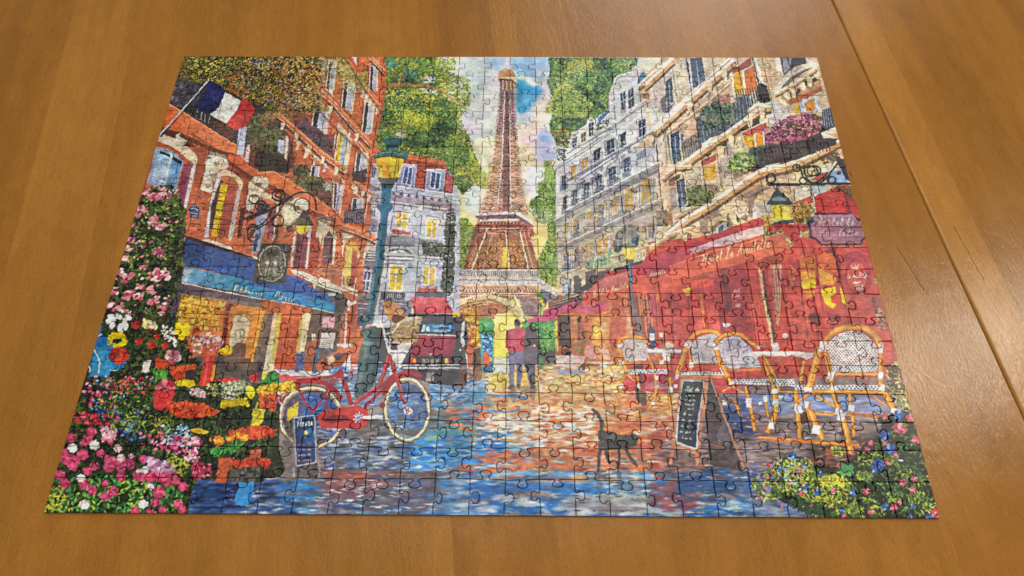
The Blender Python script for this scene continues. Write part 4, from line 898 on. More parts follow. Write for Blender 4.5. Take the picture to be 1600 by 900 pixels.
L('6a6468', 7, [900, 205, 1000, 250, 1100, 300], s=True); L('c8ccd4', 6, [1340, 95, 1480, 150, 1620, 210])
P('262852', sm([735, 318, 790, 345, 862, 395, 835, 500, 800, 560, 722, 606, 650, 570, 588, 548, 640, 480, 690, 420], 3, True), .07); P('343a6c', [740, 380, 840, 420, 800, 500, 700, 460], .08, a=.5)
P('cfd0cc', [865, 414, 935, 448, 1004, 490, 970, 580, 920, 650, 880, 690, 800, 655, 724, 610, 770, 580, 812, 545, 840, 470], .04); P('b4b8bc', [940, 450, 1004, 492, 980, 530, 930, 480], .04, a=.6)
P('b03a38', sm([1005, 490, 1050, 468, 1125, 556, 1095, 640, 1062, 700, 1000, 730, 950, 748, 884, 690, 940, 610, 980, 560], 3, True), .06); P('8c2830', [1010, 560, 1050, 560, 1010, 620], .05, a=.5)
L('20242c', 8, [735, 308, 505, 575, 290, 805]); L('9ca8b8', 12, [726, 300, 495, 565, 275, 800]); L('d8e0e4', 5, [722, 298, 490, 565, 275, 795])
S(460, 70, 5.625)
F(['4c4a30', '7c6c38', 'a08c48', '6c5434', 'b4a468', 'c0763f', '38362a'], 1900, 7, 15, [0, 95, 440, 100, 460, 200, 560, 330, 520, 380, 380, 270, 240, 340, 260, 560, 60, 560, 0, 520])
F(['c8c0a0', 'a8ac98', '8c9488', 'd0cca8', '5c6048'], 320, 6, 13, [230, 120, 360, 130, 350, 260, 290, 330, 230, 280]); F(['c07840', 'a86838', 'd09450', 'b48c48'], 260, 7, 14, [60, 130, 250, 180, 210, 330, 40, 300])
F(['a09050', 'c0a860', '786838', 'b87c40'], 420, 7, 14, [380, 110, 480, 130, 560, 300, 660, 350, 620, 430, 560, 360, 440, 260]); F(['c08838', 'b0a040', '8c7834'], 120, 7, 14, [560, 260, 680, 230, 670, 320, 600, 340])
F(['7c7040', 'a89858', '54502c'], 260, 7, 14, [150, 470, 330, 560, 330, 620, 180, 560])
L('b8b4ac', 6, [30, 100, 130, 140, 260, 180], s=True)
# second pass over the orange facade
S(230, 80, 2.731)
P('33292c', [400, 345, 470, 330, 560, 290, 620, 370, 640, 470, 600, 525, 540, 510, 470, 505, 420, 470], .2, .6); P('2c2a2a', [470, 415, 600, 470, 605, 520, 540, 512, 462, 492], .2, .8); F(['3c4a30', '2c3426', '546040', '707850'], 260, 3.5, 8, [440, 330, 560, 320, 600, 390, 560, 430, 470, 410]); P('48384a', [680, 300, 740, 330, 800, 400, 800, 440, 740, 420, 690, 370], .2, .75)
P('a8b4cc', [395, 335, 428, 318, 418, 440, 388, 436], .06); P('d0c8c0', [432, 400, 446, 398, 436, 476, 420, 470], .06); P('a8b0c4', [565, 375, 592, 380, 588, 440, 562, 430], .06); P('d4c8bc', [597, 360, 612, 366, 600, 462, 590, 455], .06)
def tw(x0, y0, x1, y1, w, c_='b4bccc', dk='2a2e38'):
    d = np.array([x1 - x0, y1 - y0]); P('d8c8b8', [[x0 - 7, y0], [x0 + w + 7, y0 + 6], [x1 + w + 7, y1 + 6], [x1 - 7, y1]], .06); P('7c4034', [[x0 - 11, y0], [x0 - 6, y0], [x1 - 6, y1], [x1 - 11, y1]], .06); P(c_, [[x0, y0 + 4], [x0 + w, y0 + 8], [x1 + w, y1 + 4], [x1, y1]], .08, to='96a0b8'); P(dk, [[x0, y0 + 4], [x0 + w * .36, y0 + 6], [x1 + w * .36, y1 + 2], [x1, y1]], .1); L('e4e0e0', 2.5, [[x0 + w * .4, y0 + 8], [x1 + w * .4, y1]])
tw(786, 40, 772, 160, 26); tw(850, 130, 838, 240, 38); tw(722, 252, 712, 318, 50, dk='22262e'); tw(940, 215, 925, 345, 34); tw(962, 60, 958, 165, 26); tw(828, 340, 806, 480, 40, 'c8c8c4', 'c8a828'); tw(905, 430, 893, 525, 38, dk='343c54'); tw(806, 560, 800, 672, 26, dk='3c3c48'); tw(886, 625, 880, 688, 40, dk='343850'); tw(712, 486, 706, 530, 26)
P('3c2c34', [880, 520, 945, 500, 940, 560, 885, 552], .2, .85); P('3a3440', [850, 680, 930, 670, 925, 735, 848, 735], .2, .85); rail([850, 685, 928, 675, 926, 730, 850, 732], 8, '6c6470', .14)
def ol(p, w, cb=0):
    p = np.asarray(p, float).reshape(-1, 2)
    L('4a241e', w * .7, p + [-w * .25, w * .95], a=.75); L('b8583a', w * 1.05, p); L('d07c50', w * .55, p - [0, w * .25]); L('e8b08c', w * .14, p - [0, w * .5])
    L('e0c8ac', w * .2, p + [-w * .1, w * .62])
    for i in range(cb):
        q = p[0] + (p[-1] - p[0]) * (i + .5) / cb + [-w * .5, w * 1.1]
        P('d8c6ae', sm([q[0] - 9, q[1] - 10, q[0] + 10, q[1] - 8, q[0] + 12, q[1] + 4, q[0] + 2, q[1] + 22, q[0] - 10, q[1] + 20, q[0] - 4, q[1] + 4], 3, True), .1); L('4a2a22', 4, [q + [14, -4], q + [8, 20]], a=.8)
ol([965, 25, 990, 52, 1022, 88], 15); ol([925, 150, 960, 192, 1004, 240], 15, 5); ol([740, 165, 800, 215, 880, 310, 965, 400], 18, 2); ol([565, 268, 640, 335, 740, 425, 850, 508], 20, 5); ol([890, 562, 925, 582, 972, 615], 15, 3); ol([830, 745, 900, 768, 985, 806], 18)
P('c4623c', [98, 222, 180, 268, 300, 345, 392, 402, 388, 438, 320, 426, 240, 390, 150, 345, 74, 318], .05, to='d0744a', ax=(120, 240, 370, 430)); L('e8a078', 4, [100, 226, 300, 350, 390, 405]); P('4a241e', [150, 346, 240, 392, 330, 430, 390, 440, 385, 452, 320, 440, 230, 408, 140, 362], .1, .8)
P('c0603c', [345, 438, 395, 440, 472, 520, 460, 538, 395, 492, 350, 462], .05); P('4a241e', [350, 464, 395, 494, 455, 538, 450, 550, 390, 508, 348, 478], .1, .7)
P('c8683e', [470, 518, 545, 510, 690, 600, 822, 688, 818, 716, 720, 684, 600, 606, 520, 560], .05, to='c46240', ax=(500, 520, 800, 700)); L('e8a47c', 4, [475, 520, 545, 514, 690, 604, 818, 692]); P('4a241e', [520, 562, 600, 608, 720, 686, 815, 718, 810, 734, 710, 702, 590, 626, 515, 580], .1, .65)
P('c4642f', [300, 540, 300, 540.1, 300.1, 540])
for q in ([250, 470, 300, 450, 345, 470, 340, 500, 310, 505, 290, 540, 278, 570, 280, 598, 240, 592, 246, 560, 258, 500], [440, 560, 470, 535, 515, 540, 520, 570, 495, 600, 470, 640, 440, 680, 425, 660, 436, 600], [590, 700, 610, 650, 650, 625, 690, 640, 680, 690, 640, 710, 610, 740]):
    P('a8a098', sm(np.array(q, float).reshape(-1, 2) + [5, 4], 3, True), .1); P('d0c8b4', sm(q, 3, True), .1)
for x, y in ((300, 480), (285, 530), (480, 570), (460, 620), (640, 670), (262, 575)): P('6c6058', sm([x - 12, y - 6, x + 10, y - 10, x + 14, y + 2, x - 4, y + 10], 3, True), .1, .7); P('e8e2d0', sm([x - 18, y - 14, x + 4, y - 18, x + 6, y - 10, x - 12, y - 6], 3, True), .06, .8)
F(['221f1c', '2c2a24', '3a2e24', '34342a', '46382a'], 1500, 3, 7, [150, 22, 760, 26, 740, 262, 640, 258, 560, 262, 480, 225, 420, 190, 340, 150, 275, 112, 200, 128, 140, 112], mix=.9)
F(['6a6a34', '8c8a3c', '5a5430', '787038', 'a09a48', '7c5c34'], 1700, 2.4, 5, [150, 22, 780, 26, 790, 150, 740, 268, 640, 262, 560, 270, 480, 225, 420, 190, 340, 150, 275, 112, 200, 128, 140, 112], 2, leaf=True, mix=.8)
F(['c0b454', 'd4c870', 'a8a044', 'b89c50'], 420, 2.6, 5, [200, 26, 760, 30, 740, 250, 560, 258, 420, 185, 275, 110, 190, 100], 1.7, leaf=True, mix=.9); F(['9c5c3c', 'b0683c', '8c98ac', 'a86848'], 240, 3, 6.5, [330, 90, 780, 40, 760, 180, 660, 240, 480, 220, 380, 150], mix=1)
F(['c8bc9c', 'a89c74', '8c8458', 'b8a868', '6c6440'], 420, 2.6, 5.5, [730, 30, 860, 30, 930, 120, 960, 160, 880, 190, 800, 130], 1.8, leaf=True, mix=.8)
L('20242c', 3, [277, 124, 160, 256, 60, 366]); L('a4b0bc', 5, [271, 120, 155, 250, 55, 360]); L('dce2e4', 2, [269, 119, 153, 249, 54, 358])
ik = '1e1e26'
L(ik, 6.5, [395, 735, 440, 705, 520, 680, 580, 645, 640, 608, 690, 604, 720, 630, 728, 680], s=True); L(ik, 5, [440, 800, 470, 760, 540, 720, 590, 650], s=True); ring(ik, 4.5, 566, 612, 28, 24); ring(ik, 3, 566, 612, 14, 12); ring(ik, 4, 490, 660, 24, 24); ring(ik, 4, 460, 632, 22, 18); ring(ik, 4, 665, 660, 34, 32); ring(ik, 4, 435, 700, 22, 18); ring(ik, 4, 458, 775, 28, 36); ring(ik, 4, 560, 725, 26, 26)
P('2e3038', [625, 740, 648, 722, 660, 695, 668, 680, 682, 680, 690, 695, 704, 722, 716, 742, 670, 746], .08); P('d4c43c', [645, 744, 695, 744, 686, 776, 668, 782, 654, 774], .06)
# ---- the green street lamp
S(440, 210, 5.625)
P('c8c4bc', sm([1010, 0, 1050, -20, 1100, 5, 1070, 25], 3, True), .1)
P('2a5664', sm([922, 42, 990, 30, 1062, 42, 1050, 100, 1005, 112, 1000, 140, 965, 140, 925, 96], 2, True), .08); P('1e3c4c', [930, 88, 1050, 92, 1040, 112, 940, 110], .08); P('4c6c64', sm([890, 150, 960, 128, 1040, 140, 1100, 165, 1040, 170, 930, 168], 3, True), .08)
P('3c6660', sm([818, 195, 850, 160, 900, 150, 1090, 158, 1128, 190, 1122, 216, 1090, 226, 1050, 196, 960, 185, 870, 200, 840, 216], 3, True), .08); L('7c9484', 6, [840, 178, 960, 158, 1100, 180], s=True); L('1c3440', 8, [830, 212, 900, 198, 960, 190, 1060, 204, 1115, 220], s=True)
P('cdb22c', [846, 212, 960, 194, 1094, 216, 1040, 386, 862, 378], .06, to='c88c2c', ax=(850, 220, 960, 330)); P('d8cc60', [860, 290, 900, 300, 900, 376, 864, 374], .05); P('d4bc30', [960, 200, 1090, 218, 1040, 384, 970, 380], .06); L('8c6420', 9, [1030, 206, 1000, 380]); P('e0d890', [1070, 250, 1085, 250, 1050, 370, 1030, 380], .05)
P('4c5a50', [856, 380, 1048, 386, 1030, 410, 1000, 432, 885, 430, 870, 405], .1); P('2c3c40', [880, 430, 1000, 432, 985, 475, 890, 470], .1)
P('295369', [892, 470, 982, 475, 962, 610, 990, 625, 985, 650, 950, 690, 932, 905, 866, 905, 884, 690, 845, 640, 850, 620, 880, 605], .07, to='34647c', ax=(880, 0, 960, 0)); L('8cacbc', 5, [870, 612, 965, 618]); L('447488', 16, [905, 480, 885, 600]); L('447488', 14, [890, 700, 880, 900])
S(390, 350, 5.625)
P('285269', [1148, -5, 1216, -5, 1192, 320, 1140, 620, 1120, 700, 1060, 905, 1010, 905, 1060, 660, 1112, 330], .07); P('3e6c80', [1155, 0, 1180, 0, 1140, 330, 1085, 640, 1030, 905, 1012, 905, 1065, 650, 1118, 330], .06); P('58685c', [1180, 350, 1192, 340, 1130, 690, 1085, 900, 1065, 905, 1110, 690], .1)
# ---- car, basket, kiosk, couple
S(610, 490, 5.625)
P('d4d0cc', [0, 250, 240, 240, 140, 440, 0, 560], .07); P('44444c', [10, 260, 70, 260, 70, 320, 10, 320], .1); L('5c5c64', 7, [0, 345, 150, 350]); L('8c8c94', 5, [70, 260, 75, 540])
P('4a4850', [290, 40, 640, 30, 660, 130, 640, 440, 620, 520, 610, 640, 420, 620, 150, 560, 100, 450, 240, 200], .1)
P('2c3c58', [265, 165, 300, 92, 560, 90, 580, 140, 560, 175], .1); P('3c80bc', [270, 160, 300, 95, 555, 92, 572, 135, 545, 165], .1); P('c8d4dc', [275, 160, 298, 100, 320, 100, 305, 162]); P('c8d4dc', [322, 112, 350, 110, 355, 160, 322, 162]); P('7cb0d4', [375, 105, 540, 105, 545, 125, 380, 130], .08); P('98c0dc', [380, 145, 540, 140, 530, 160, 385, 165], .1); P('1e3c64', [440, 120, 520, 118, 525, 142, 440, 145], .1)
L('d8d4d4', 11, [240, 186, 590, 196]); P('98404f', [242, 196, 588, 204, 560, 372, 172, 378], .07, to='8a3048'); L('b4647c', 6, [180, 372, 270, 374])
P('36363c', [168, 380, 565, 378, 560, 442, 150, 445], .1); P('3a3a3e', [262, 396, 452, 398, 450, 440, 258, 438], .05); T('c4c0b0', 5, '2874 QY 30', 284, 432, 440, 432, 30, 0, True); P('c8442c', [185, 388, 240, 390, 236, 440, 180, 438], .1); P('d8a83c', [210, 400, 235, 400, 232, 440, 205, 438]); P('c8542c', [480, 392, 525, 392, 522, 440, 480, 440], .1); P('e0c870', [490, 396, 515, 396, 512, 436, 490, 436]); P('d8d4d8', [345, 352, 385, 352, 366, 370])
P('4c4c54', [140, 446, 630, 446, 625, 500, 110, 500]); L('d0ccd0', 14, [120, 480, 620, 480]); L('e0dce0', 8, [110, 456, 200, 458, 620, 450]); L('b0acb4', 9, [220, 485, 300, 520]); L('b0acb4', 9, [480, 490, 540, 510])
P('42404a', [130, 500, 620, 505, 600, 640, 380, 620, 200, 560], .12); P('a8a098', [330, 520, 395, 520, 385, 595, 320, 595], .08); P('6a4840', [610, 500, 680, 490, 680, 640, 605, 640], .12)
P('3a3a48', sm([650, 60, 690, 80, 720, 140, 690, 240, 640, 300, 620, 280, 640, 160], 3, True), .1); P('c8c8d0', sm([640, 80, 668, 70, 655, 200, 665, 270, 645, 300, 625, 240, 630, 150], 3, True), .08); P('a4583c', [680, 90, 720, 110, 745, 300, 720, 480, 690, 470, 670, 330, 690, 240], .12); L('e0d8d4', 9, [672, 320, 690, 480, 740, 488]); E('d0ccd0', 622, 320, 11)
P('5c4438', [735, 310, 830, 300, 840, 440, 800, 590, 750, 600, 740, 480], .15); P('c4542f', sm([830, 350, 860, 335, 880, 380, 885, 440, 850, 465, 820, 450], 3, True), .08); P('7c5844', [730, 480, 800, 470, 800, 590, 740, 600], .12)
P('bc8c3c', [640, 0, 800, 0, 800, 300, 740, 310, 720, 110], .15)
for i in range(5): L('8c4c34', 6, [650 + i * 30, 0, 740 + i * 16, 300]); L('8c4c34', 6, [800 - i * 28, 0, 720 + i * 10, 290])
F(['dcc440', 'd0b038'], 60, 7, 15, [650, 0, 800, 0, 800, 290, 740, 300])
P('d8c020', [556, 0, 622, 0, 618, 34, 560, 30])
P('4c9c58', sm([785, 90, 800, 50, 850, 30, 900, 50, 925, 100, 910, 145, 800, 150], 3, True), .08, to='3c7c58', ax=(800, 0, 920, 0)); L('3c6c50', 8, [856, 0, 856, 40]); P('3f8048', [790, 140, 925, 145, 920, 180, 795, 178], .1); P('2c68a8', [800, 182, 915, 185, 905, 525, 815, 520], .1, to='2c5c98'); F(['c8d0d4', '88b0d0', '1c3c74', '5ca0b8'], 60, 7, 15, [806, 190, 910, 190, 905, 360, 810, 350], mix=1); L('3c9c8c', 12, [804, 180, 818, 525]); L('3c9c8c', 9, [912, 185, 905, 525]); E('d0b038', 885, 400, 16, 20); P('c85838', sm([830, 350, 860, 335, 880, 380, 885, 440, 850, 465, 820, 450], 3, True), .08)
P('e4d898', [925, 0, 1130, 0, 1110, 130, 1030, 150, 1020, 240, 925, 230], .04); P('e0cc30', [930, 220, 1040, 220, 1050, 390, 925, 390], .05); P('dcdad4', [915, 395, 1050, 395, 1050, 540, 915, 530], .04); P('d8c060', [900, 530, 1300, 510, 1310, 640, 880, 640], .1)
F(['5c8c44', '7ca454', '44743c', '90ac58'], 420, 7, 15, [1150, 80, 1320, 80, 1450, 90, 1460, 320, 1340, 340, 1300, 250, 1180, 140]); L('3f7c4c', 36, [1325, 60, 1335, 490]); L('dccc58', 18, [1455, 70, 1470, 350])
L('c4504e', 0.1, [0, 0, 1, 1])
P('6c6680', sm([1050, 340, 1180, 335, 1170, 480, 1140, 640, 1118, 640, 1125, 480, 1105, 380, 1090, 500, 1085, 640, 1060, 640, 1045, 480], 2, True), .08); P('746c88', [1058, 345, 1100, 345, 1085, 480, 1080, 600, 1065, 600, 1052, 480], .06, a=.7)
P('68606e', sm([1185, 320, 1290, 310, 1300, 400, 1275, 450, 1280, 650, 1240, 650, 1200, 480, 1180, 400], 2, True), .08); P('6c6880', [1210, 450, 1275, 450, 1275, 620, 1245, 630], .08, a=.7)
P('5c555a', sm([1195, 140, 1240, 100, 1290, 140, 1310, 200, 1300, 260, 1345, 370, 1325, 375, 1290, 300, 1190, 310, 1200, 220], 3, True), .1); E('3e363c', 1245, 150, 46, 50)
P('b04c58', sm([1052, 160, 1110, 128, 1180, 135, 1215, 200, 1260, 260, 1270, 300, 1250, 290, 1190, 240, 1185, 330, 1055, 325, 1060, 260, 1025, 290, 1020, 240, 1035, 190], 2, True), .07); P('3c2c34', [1018, 230, 1048, 250, 1045, 305, 1028, 300]); E('4c4048', 1128, 84, 32, 36); P('8c6c6c', [1110, 110, 1140, 115, 1135, 135, 1110, 132]); E('d8ccc8', 1275, 285, 14, 12)
P('4c4458', [1050, 640, 1090, 640, 1085, 664, 1048, 664]); P('4c4458', [1120, 630, 1150, 635, 1145, 660, 1118, 655]); P('4c4458', [1235, 640, 1280, 640, 1278, 662, 1240, 662])

# shade under the ledges of the orange facade
S()
for a, w in (([300, 205, 345, 232, 372, 240], 4), ([356, 258, 400, 282, 425, 300], 4), ([430, 300, 470, 322, 530, 352], 5), ([440, 240, 500, 300, 540, 345], 4), ([470, 130, 520, 190, 565, 232, 590, 262], 4), ([545, 92, 575, 140, 600, 175], 3), ([300, 372, 360, 392, 400, 402], 3)):
    L('4c2420', w, np.asarray(a, float).reshape(-1, 2) + [0, w], a=.45, s=True)
# ---- white building right of the tower
S(720, 70, 5.625)
P('cfd3d8', [1575, 220, 1575, 905, 960, 905, 1000, 780, 1110, 700, 1150, 640, 1230, 670, 1310, 560, 1320, 440, 1380, 290, 1470, 250], .05)
P('c4c8cc', sm([1310, 440, 1360, 330, 1400, 280, 1470, 260, 1510, 240, 1575, 225, 1575, 330, 1440, 400, 1330, 480], 2, True), .06); ring('e4e6e8', 14, 1450, 350, 95, 90, 180, 290); ring('7c8490', 7, 1450, 352, 78, 76, 180, 290)
P('c8ccd0', [1310, 450, 1575, 330, 1575, 480, 1350, 600, 1330, 560], .05)
win([1408, 430, 1465, 390, 1480, 560, 1425, 590], 'aab2c4', '2c3c5c', 2, 2, .12); P('3c6a94', [1220, 650, 1310, 570, 1320, 590, 1230, 690], .08); L('8c8478', 10, [1310, 430, 1320, 600])
for x, y in ((1160, 700), (1010, 830)):
    P('cfcfcc', sm([x - 50, y + 20, x - 35, y - 40, x, y - 66, x + 40, y - 40, x + 55, y + 20, x + 60, y + 120, x - 50, y + 150], 2, True), .07); win([x - 22, y - 10, x + 24, y - 30, x + 26, y + 90, x - 20, y + 110], 'c4c8d0', '34405c', 2, 3, .1); E('8c8880', x, y - 35, 18, 10)
F(['8c8478', '5c5850', 'a8a498'], 50, 6, 12, [1200, 700, 1310, 650, 1300, 720, 1210, 750])
P('b4bac4', [1080, 880, 1330, 720, 1575, 560, 1575, 620, 1330, 790, 1120, 905], .05); L('e8eaec', 10, [1060, 885, 1330, 715, 1575, 555])
for i in range(30): P('4c525e', [1130 + i * 15, 872 - i * 10, 1138 + i * 15, 866 - i * 10, 1138 + i * 15, 878 - i * 10, 1130 + i * 15, 884 - i * 10])
for q in ([1290, 850, 1345, 815, 1350, 905, 1300, 905], [1425, 770, 1490, 725, 1500, 880, 1435, 905], [1560, 690, 1600, 660, 1600, 850, 1565, 860]): win(q, '98a0b0', '2c3446', 2, 2, .12)
S(700, 210, 5.625)
P('cdd0d4', [960, 330, 1200, 170, 1575, -60, 1600, 905, 960, 905], .05)
P('c4c6ca', [940, 290, 1250, 90, 1340, 30, 1400, -20, 1450, -20, 1250, 130, 950, 320], .05); L('787e8a', 6, [950, 318, 1250, 128, 1420, 0]); L('eceef0', 8, [940, 288, 1240, 90, 1400, -15])
for i in range(26): E('565c68', 1000 + i * 15, 262 - i * 9.8, 5, 5, k=6)
P('d0d0d0', sm([980, 130, 1030, 120, 1050, 170, 1030, 220, 985, 240], 2, True), .08); F(['8c8880', '5c5c58', '6c705c'], 50, 6, 12, [980, 120, 1050, 130, 1040, 230, 985, 230])
F(['6c7048', '8c8c60', '4c5438', 'a8a888'], 160, 6, 12, [930, 0, 1090, 0, 1080, 80, 960, 70])
win([1112, 30, 1150, 10, 1145, 130, 1108, 150], 'b4bac4', '343c54', 2, 2, .12); win([1180, 0, 1230, -30, 1225, 60, 1180, 90], 'b4b0a4', '54503c', 2, 2, .12)
def fac(q, y=0, lit='343e58', rl=True, bal='8c9cb8'):
    a = np.array(q, float).reshape(4, 2); c = a.mean(0); a = c + (a - c) * [1.38, 1.1]; q = a
    P('8c92a0', c + (a - c) * [1.45, 1.08], .05); P('d8dadc', c + (a - c) * [1.2, 1.05], .05)
    win(q, 'b0b8c8', lit, 2, 2, .1); Q('20263a' if lit[0] in '23' else 'a8742c', q, .02, 0, .98, .12); Q('20263a' if lit[0] in '23' else 'c8902c', q, .02, 0, .3, .9, a=.6)
    if rl:
        b = bil(q, 0, .66), bil(q, 1, .66), bil(q, 1, 1.04), bil(q, 0, 1.04); o = np.array([[-14, 4], [14, -4], [14, -4], [-14, 4]]); b = np.array(b) + o
        P(bal, b, .1, a=.55); rail(b, 7, '4c5a78', .16); L('3c4660', 4, [b[0], b[1]])
W_ = [[1415, 70, 1468, 40, 1478, 195, 1422, 230], [1300, 150, 1345, 125, 1350, 290, 1300, 320], [1535, 10, 1580, -20, 1590, 120, 1545, 150]]
for q in W_: fac(q)
fac([1195, 225, 1240, 205, 1235, 330, 1190, 355], lit='c8962c'); fac([1098, 290, 1140, 275, 1135, 390, 1098, 400], lit='c8a02c', rl=False)
L('e6e8ea', 12, [1160, 395, 1380, 250, 1600, 100]); L('70788a', 6, [1160, 410, 1380, 266, 1600, 118])
for q in ([1432, 310, 1482, 285, 1488, 420, 1436, 450], [1320, 380, 1360, 360, 1362, 500, 1318, 525], [1210, 440, 1252, 425, 1246, 560, 1206, 575], [1112, 500, 1146, 490, 1140, 620, 1108, 630], [1018, 375, 1048, 360, 1050, 480, 1016, 490], [1030, 560, 1056, 550, 1052, 680, 1026, 690], [1560, 230, 1600, 205, 1600, 360, 1565, 385]): fac(q)
for i in range(6): P('9c968c', [1290 + i * 60, 350 - i * 38, 1330 + i * 60, 325 - i * 38, 1326 + i * 60, 345 - i * 38, 1296 + i * 60, 370 - i * 38], .15)
L('d4d2d0', 10, [1000, 520, 1130, 440, 1270, 370]); P('8a8c98', [940, 760, 1150, 650, 1400, 520, 1600, 400, 1600, 460, 1400, 580, 1150, 700, 960, 790], .1); L('dcdcde', 9, [940, 755, 1150, 645, 1400, 515, 1600, 395]); rail([1120, 600, 1600, 330, 1600, 390, 1120, 655], 60, '747c90', .14)
P('aeaaa6', [960, 790, 1150, 700, 1600, 460, 1600, 905, 960, 905], .08)
fac([1455, 560, 1510, 545, 1505, 740, 1450, 770], lit='cc9830'); fac([1335, 640, 1382, 620, 1380, 800, 1332, 830], lit='566078'); fac([1230, 700, 1270, 680, 1264, 820, 1226, 850], lit='c49434'); fac([1118, 745, 1160, 735, 1156, 890, 1116, 905], lit='4c5670'); fac([1040, 790, 1072, 780, 1066, 900, 1036, 905], lit='c49434', rl=False); fac([1560, 530, 1600, 510, 1600, 700, 1560, 720], lit='c89838')
L('c8c8cc', 8, [1270, 905, 1420, 830, 1600, 740]); rail([1290, 840, 1600, 690, 1600, 740, 1290, 885], 40, '6c7488', .14)
S(650, 350, 5.625)
P('bcb4a8', [1255, 40, 1600, -80, 1600, 620, 1300, 640, 1260, 590], .08); fac([1325, 20, 1352, 10, 1346, 105, 1320, 110], lit='c49434', rl=False); fac([1400, 0, 1445, -20, 1440, 120, 1396, 140], lit='4c5670')
P('8c8c94', [1220, 240, 1400, 180, 1580, 90, 1600, 110, 1400, 215, 1240, 262], .1); L('dcdad8', 8, [1220, 234, 1400, 174, 1590, 86]); rail([1260, 180, 1590, 20, 1590, 90, 1250, 225], 34, '6c7488', .14)
fac([1312, 270, 1352, 250, 1356, 400, 1316, 410], lit='4c5674'); fac([1408, 230, 1452, 210, 1452, 360, 1406, 370], lit='4c5674'); fac([1505, 190, 1580, 160, 1580, 310, 1508, 330], lit='b8903c', rl=False)
for i in range(9): L('a09890', 4, [1268, 250 + i * 22, 1306, 238 + i * 22])
L('dcd6c8', 14, [1265, 440, 1400, 400, 1580, 330]); L('8c867c', 6, [1265, 455, 1400, 416, 1580, 345])
P('59535a', [1300, 500, 1380, 480, 1370, 620, 1310, 640], .12); P('a4b0cc', [1305, 500, 1360, 486, 1355, 610, 1310, 630], .08); P('544e50', [1400, 460, 1480, 440, 1480, 600, 1400, 610], .12); P('4c4648', [1510, 430, 1600, 400, 1600, 560, 1510, 590], .12)
# lower right of that building, with the sign
S(910, 350, 5.625)
P('c0b49c', [-20, 100, 340, -20, 620, -20, 560, 320, 420, 380, 200, 430, -20, 480], .08)
P('8e8c90', [-20, 90, 120, 60, 340, -40, 360, -20, 200, 110, -20, 170], .1); L('d8d6d4', 8, [-20, 85, 130, 50, 330, -50]); rail([-20, 20, 330, -120, 330, -60, -20, 80], 30, '6a7288', .14)
fac([40, 180, 100, 160, 95, 300, 36, 320], lit='b08c48', rl=False); fac([150, 150, 230, 120, 226, 260, 146, 290], lit='b8903c', rl=False)
P('2c3854', sm([290, 240, 300, 100, 340, 70, 370, 100, 355, 230], 2, True), .1); L('b8c4d8', 5, [330, 80, 322, 240]); L('b8c4d8', 5, [300, 150, 360, 140]); P('2c4468', sm([440, 190, 450, 50, 480, 20, 510, 60, 500, 180], 2, True), .1); L('b8c4d8', 5, [480, 30, 470, 190]); P('5c5864', [560, 20, 630, 0, 620, 120, 560, 140], .12)
P('3c3a3e', [290, 390, 540, 320, 530, 350, 290, 420], .1); L('d8ccb0', 16, [0, 345, 180, 300, 420, 240, 620, 180, 700, 150]); L('80786c', 6, [0, 360, 180, 318, 420, 258, 620, 196]); L('c8bca0', 10, [0, 385, 140, 350, 300, 310])
for i in range(5): L('8c8474', 6, [500 + i * 26, 260 - i * 7, 502 + i * 26, 300 - i * 7])
P('544e50', [40, 420, 130, 395, 125, 520, 40, 560], .12); P('544e50', [150, 420, 240, 400, 240, 460, 150, 500], .12); P('c4b8a0', [0, 470, 40, 440, 36, 580, 0, 590], .08); P('46403e', [-20, 560, 70, 520, 100, 560, 0, 600], .12)
T('3f8c68', 13, 'Hotel', 55, 405, 265, 340, 120, .35); T('74b490', 4, 'Hotel', 55, 405, 265, 340, 120, .35)
# ---- cream building on the right
S(980, 70, 4.706)
P('c8b498', [140, 95, 1420, 95, 1600, 760, 60, 760], .08); P('d2cfc6', [140, 95, 270, 95, 90, 280, 80, 200], .06)
P('c6c8cc', [0, 200, 90, 190, 110, 400, 180, 640, 100, 740, 0, 760], .05)
win([15, 330, 60, 300, 66, 460, 20, 480], 'aab2c0', '2c3852', 2, 2, .12); win([90, 560, 150, 530, 150, 660, 92, 690], 'aab2c0', '2c3852', 2, 2, .12); L('e8e8e8', 14, [0, 500, 150, 400]); L('6a6e78', 10, [0, 525, 160, 420]); L('e8e8e8', 12, [0, 600, 170, 480])
P('4c7898', sm([95, 240, 130, 200, 150, 230, 120, 280, 90, 300], 2, True), .1)
def ledge(p, q, w, c1='d8d2c8', c2='a87c58', c3='5c5048'):
    p = np.array(p, float); q = np.array(q, float); d = q - p; n_ = np.array([d[1], -d[0]]) / np.linalg.norm(d); n_ = -n_ if n_[1] > 0 else n_
    P(c1, [p, q, q - n_ * w * .45, p - n_ * w * .45], .05); P(c2, [p - n_ * w * .45, q - n_ * w * .45, q - n_ * w * .85, p - n_ * w * .85], .08); P(c3, [p - n_ * w * .85, q - n_ * w * .85, q - n_ * w, p - n_ * w], .06)
P('c49a68', [100, 320, 200, 220, 360, 95, 410, 95, 200, 290, 120, 370], .08); L('e0d0b0', 14, [95, 310, 200, 205, 345, 95])
for i in range(7): P('6c5444' if i % 2 else 'dcc8a0', [130 + i * 32, 330 - i * 32, 165 + i * 32, 300 - i * 32, 175 + i * 32, 325 - i * 32, 150 + i * 32, 345 - i * 32], .1)
E('c0946c', 150, 375, 24, 26, 0, .2)
P('ccc4bc', [180, 330, 340, 180, 360, 460, 260, 560, 190, 640, 170, 400], .06); P('3c5474', [290, 290, 330, 260, 330, 370, 296, 370], .1); L('dcd8d0', 9, [285, 290, 292, 380]); L('dcd8d0', 9, [335, 180, 372, 440]); P('6c6870', sm([260, 400, 320, 370, 350, 430, 310, 500, 265, 480], 3, True), .2)
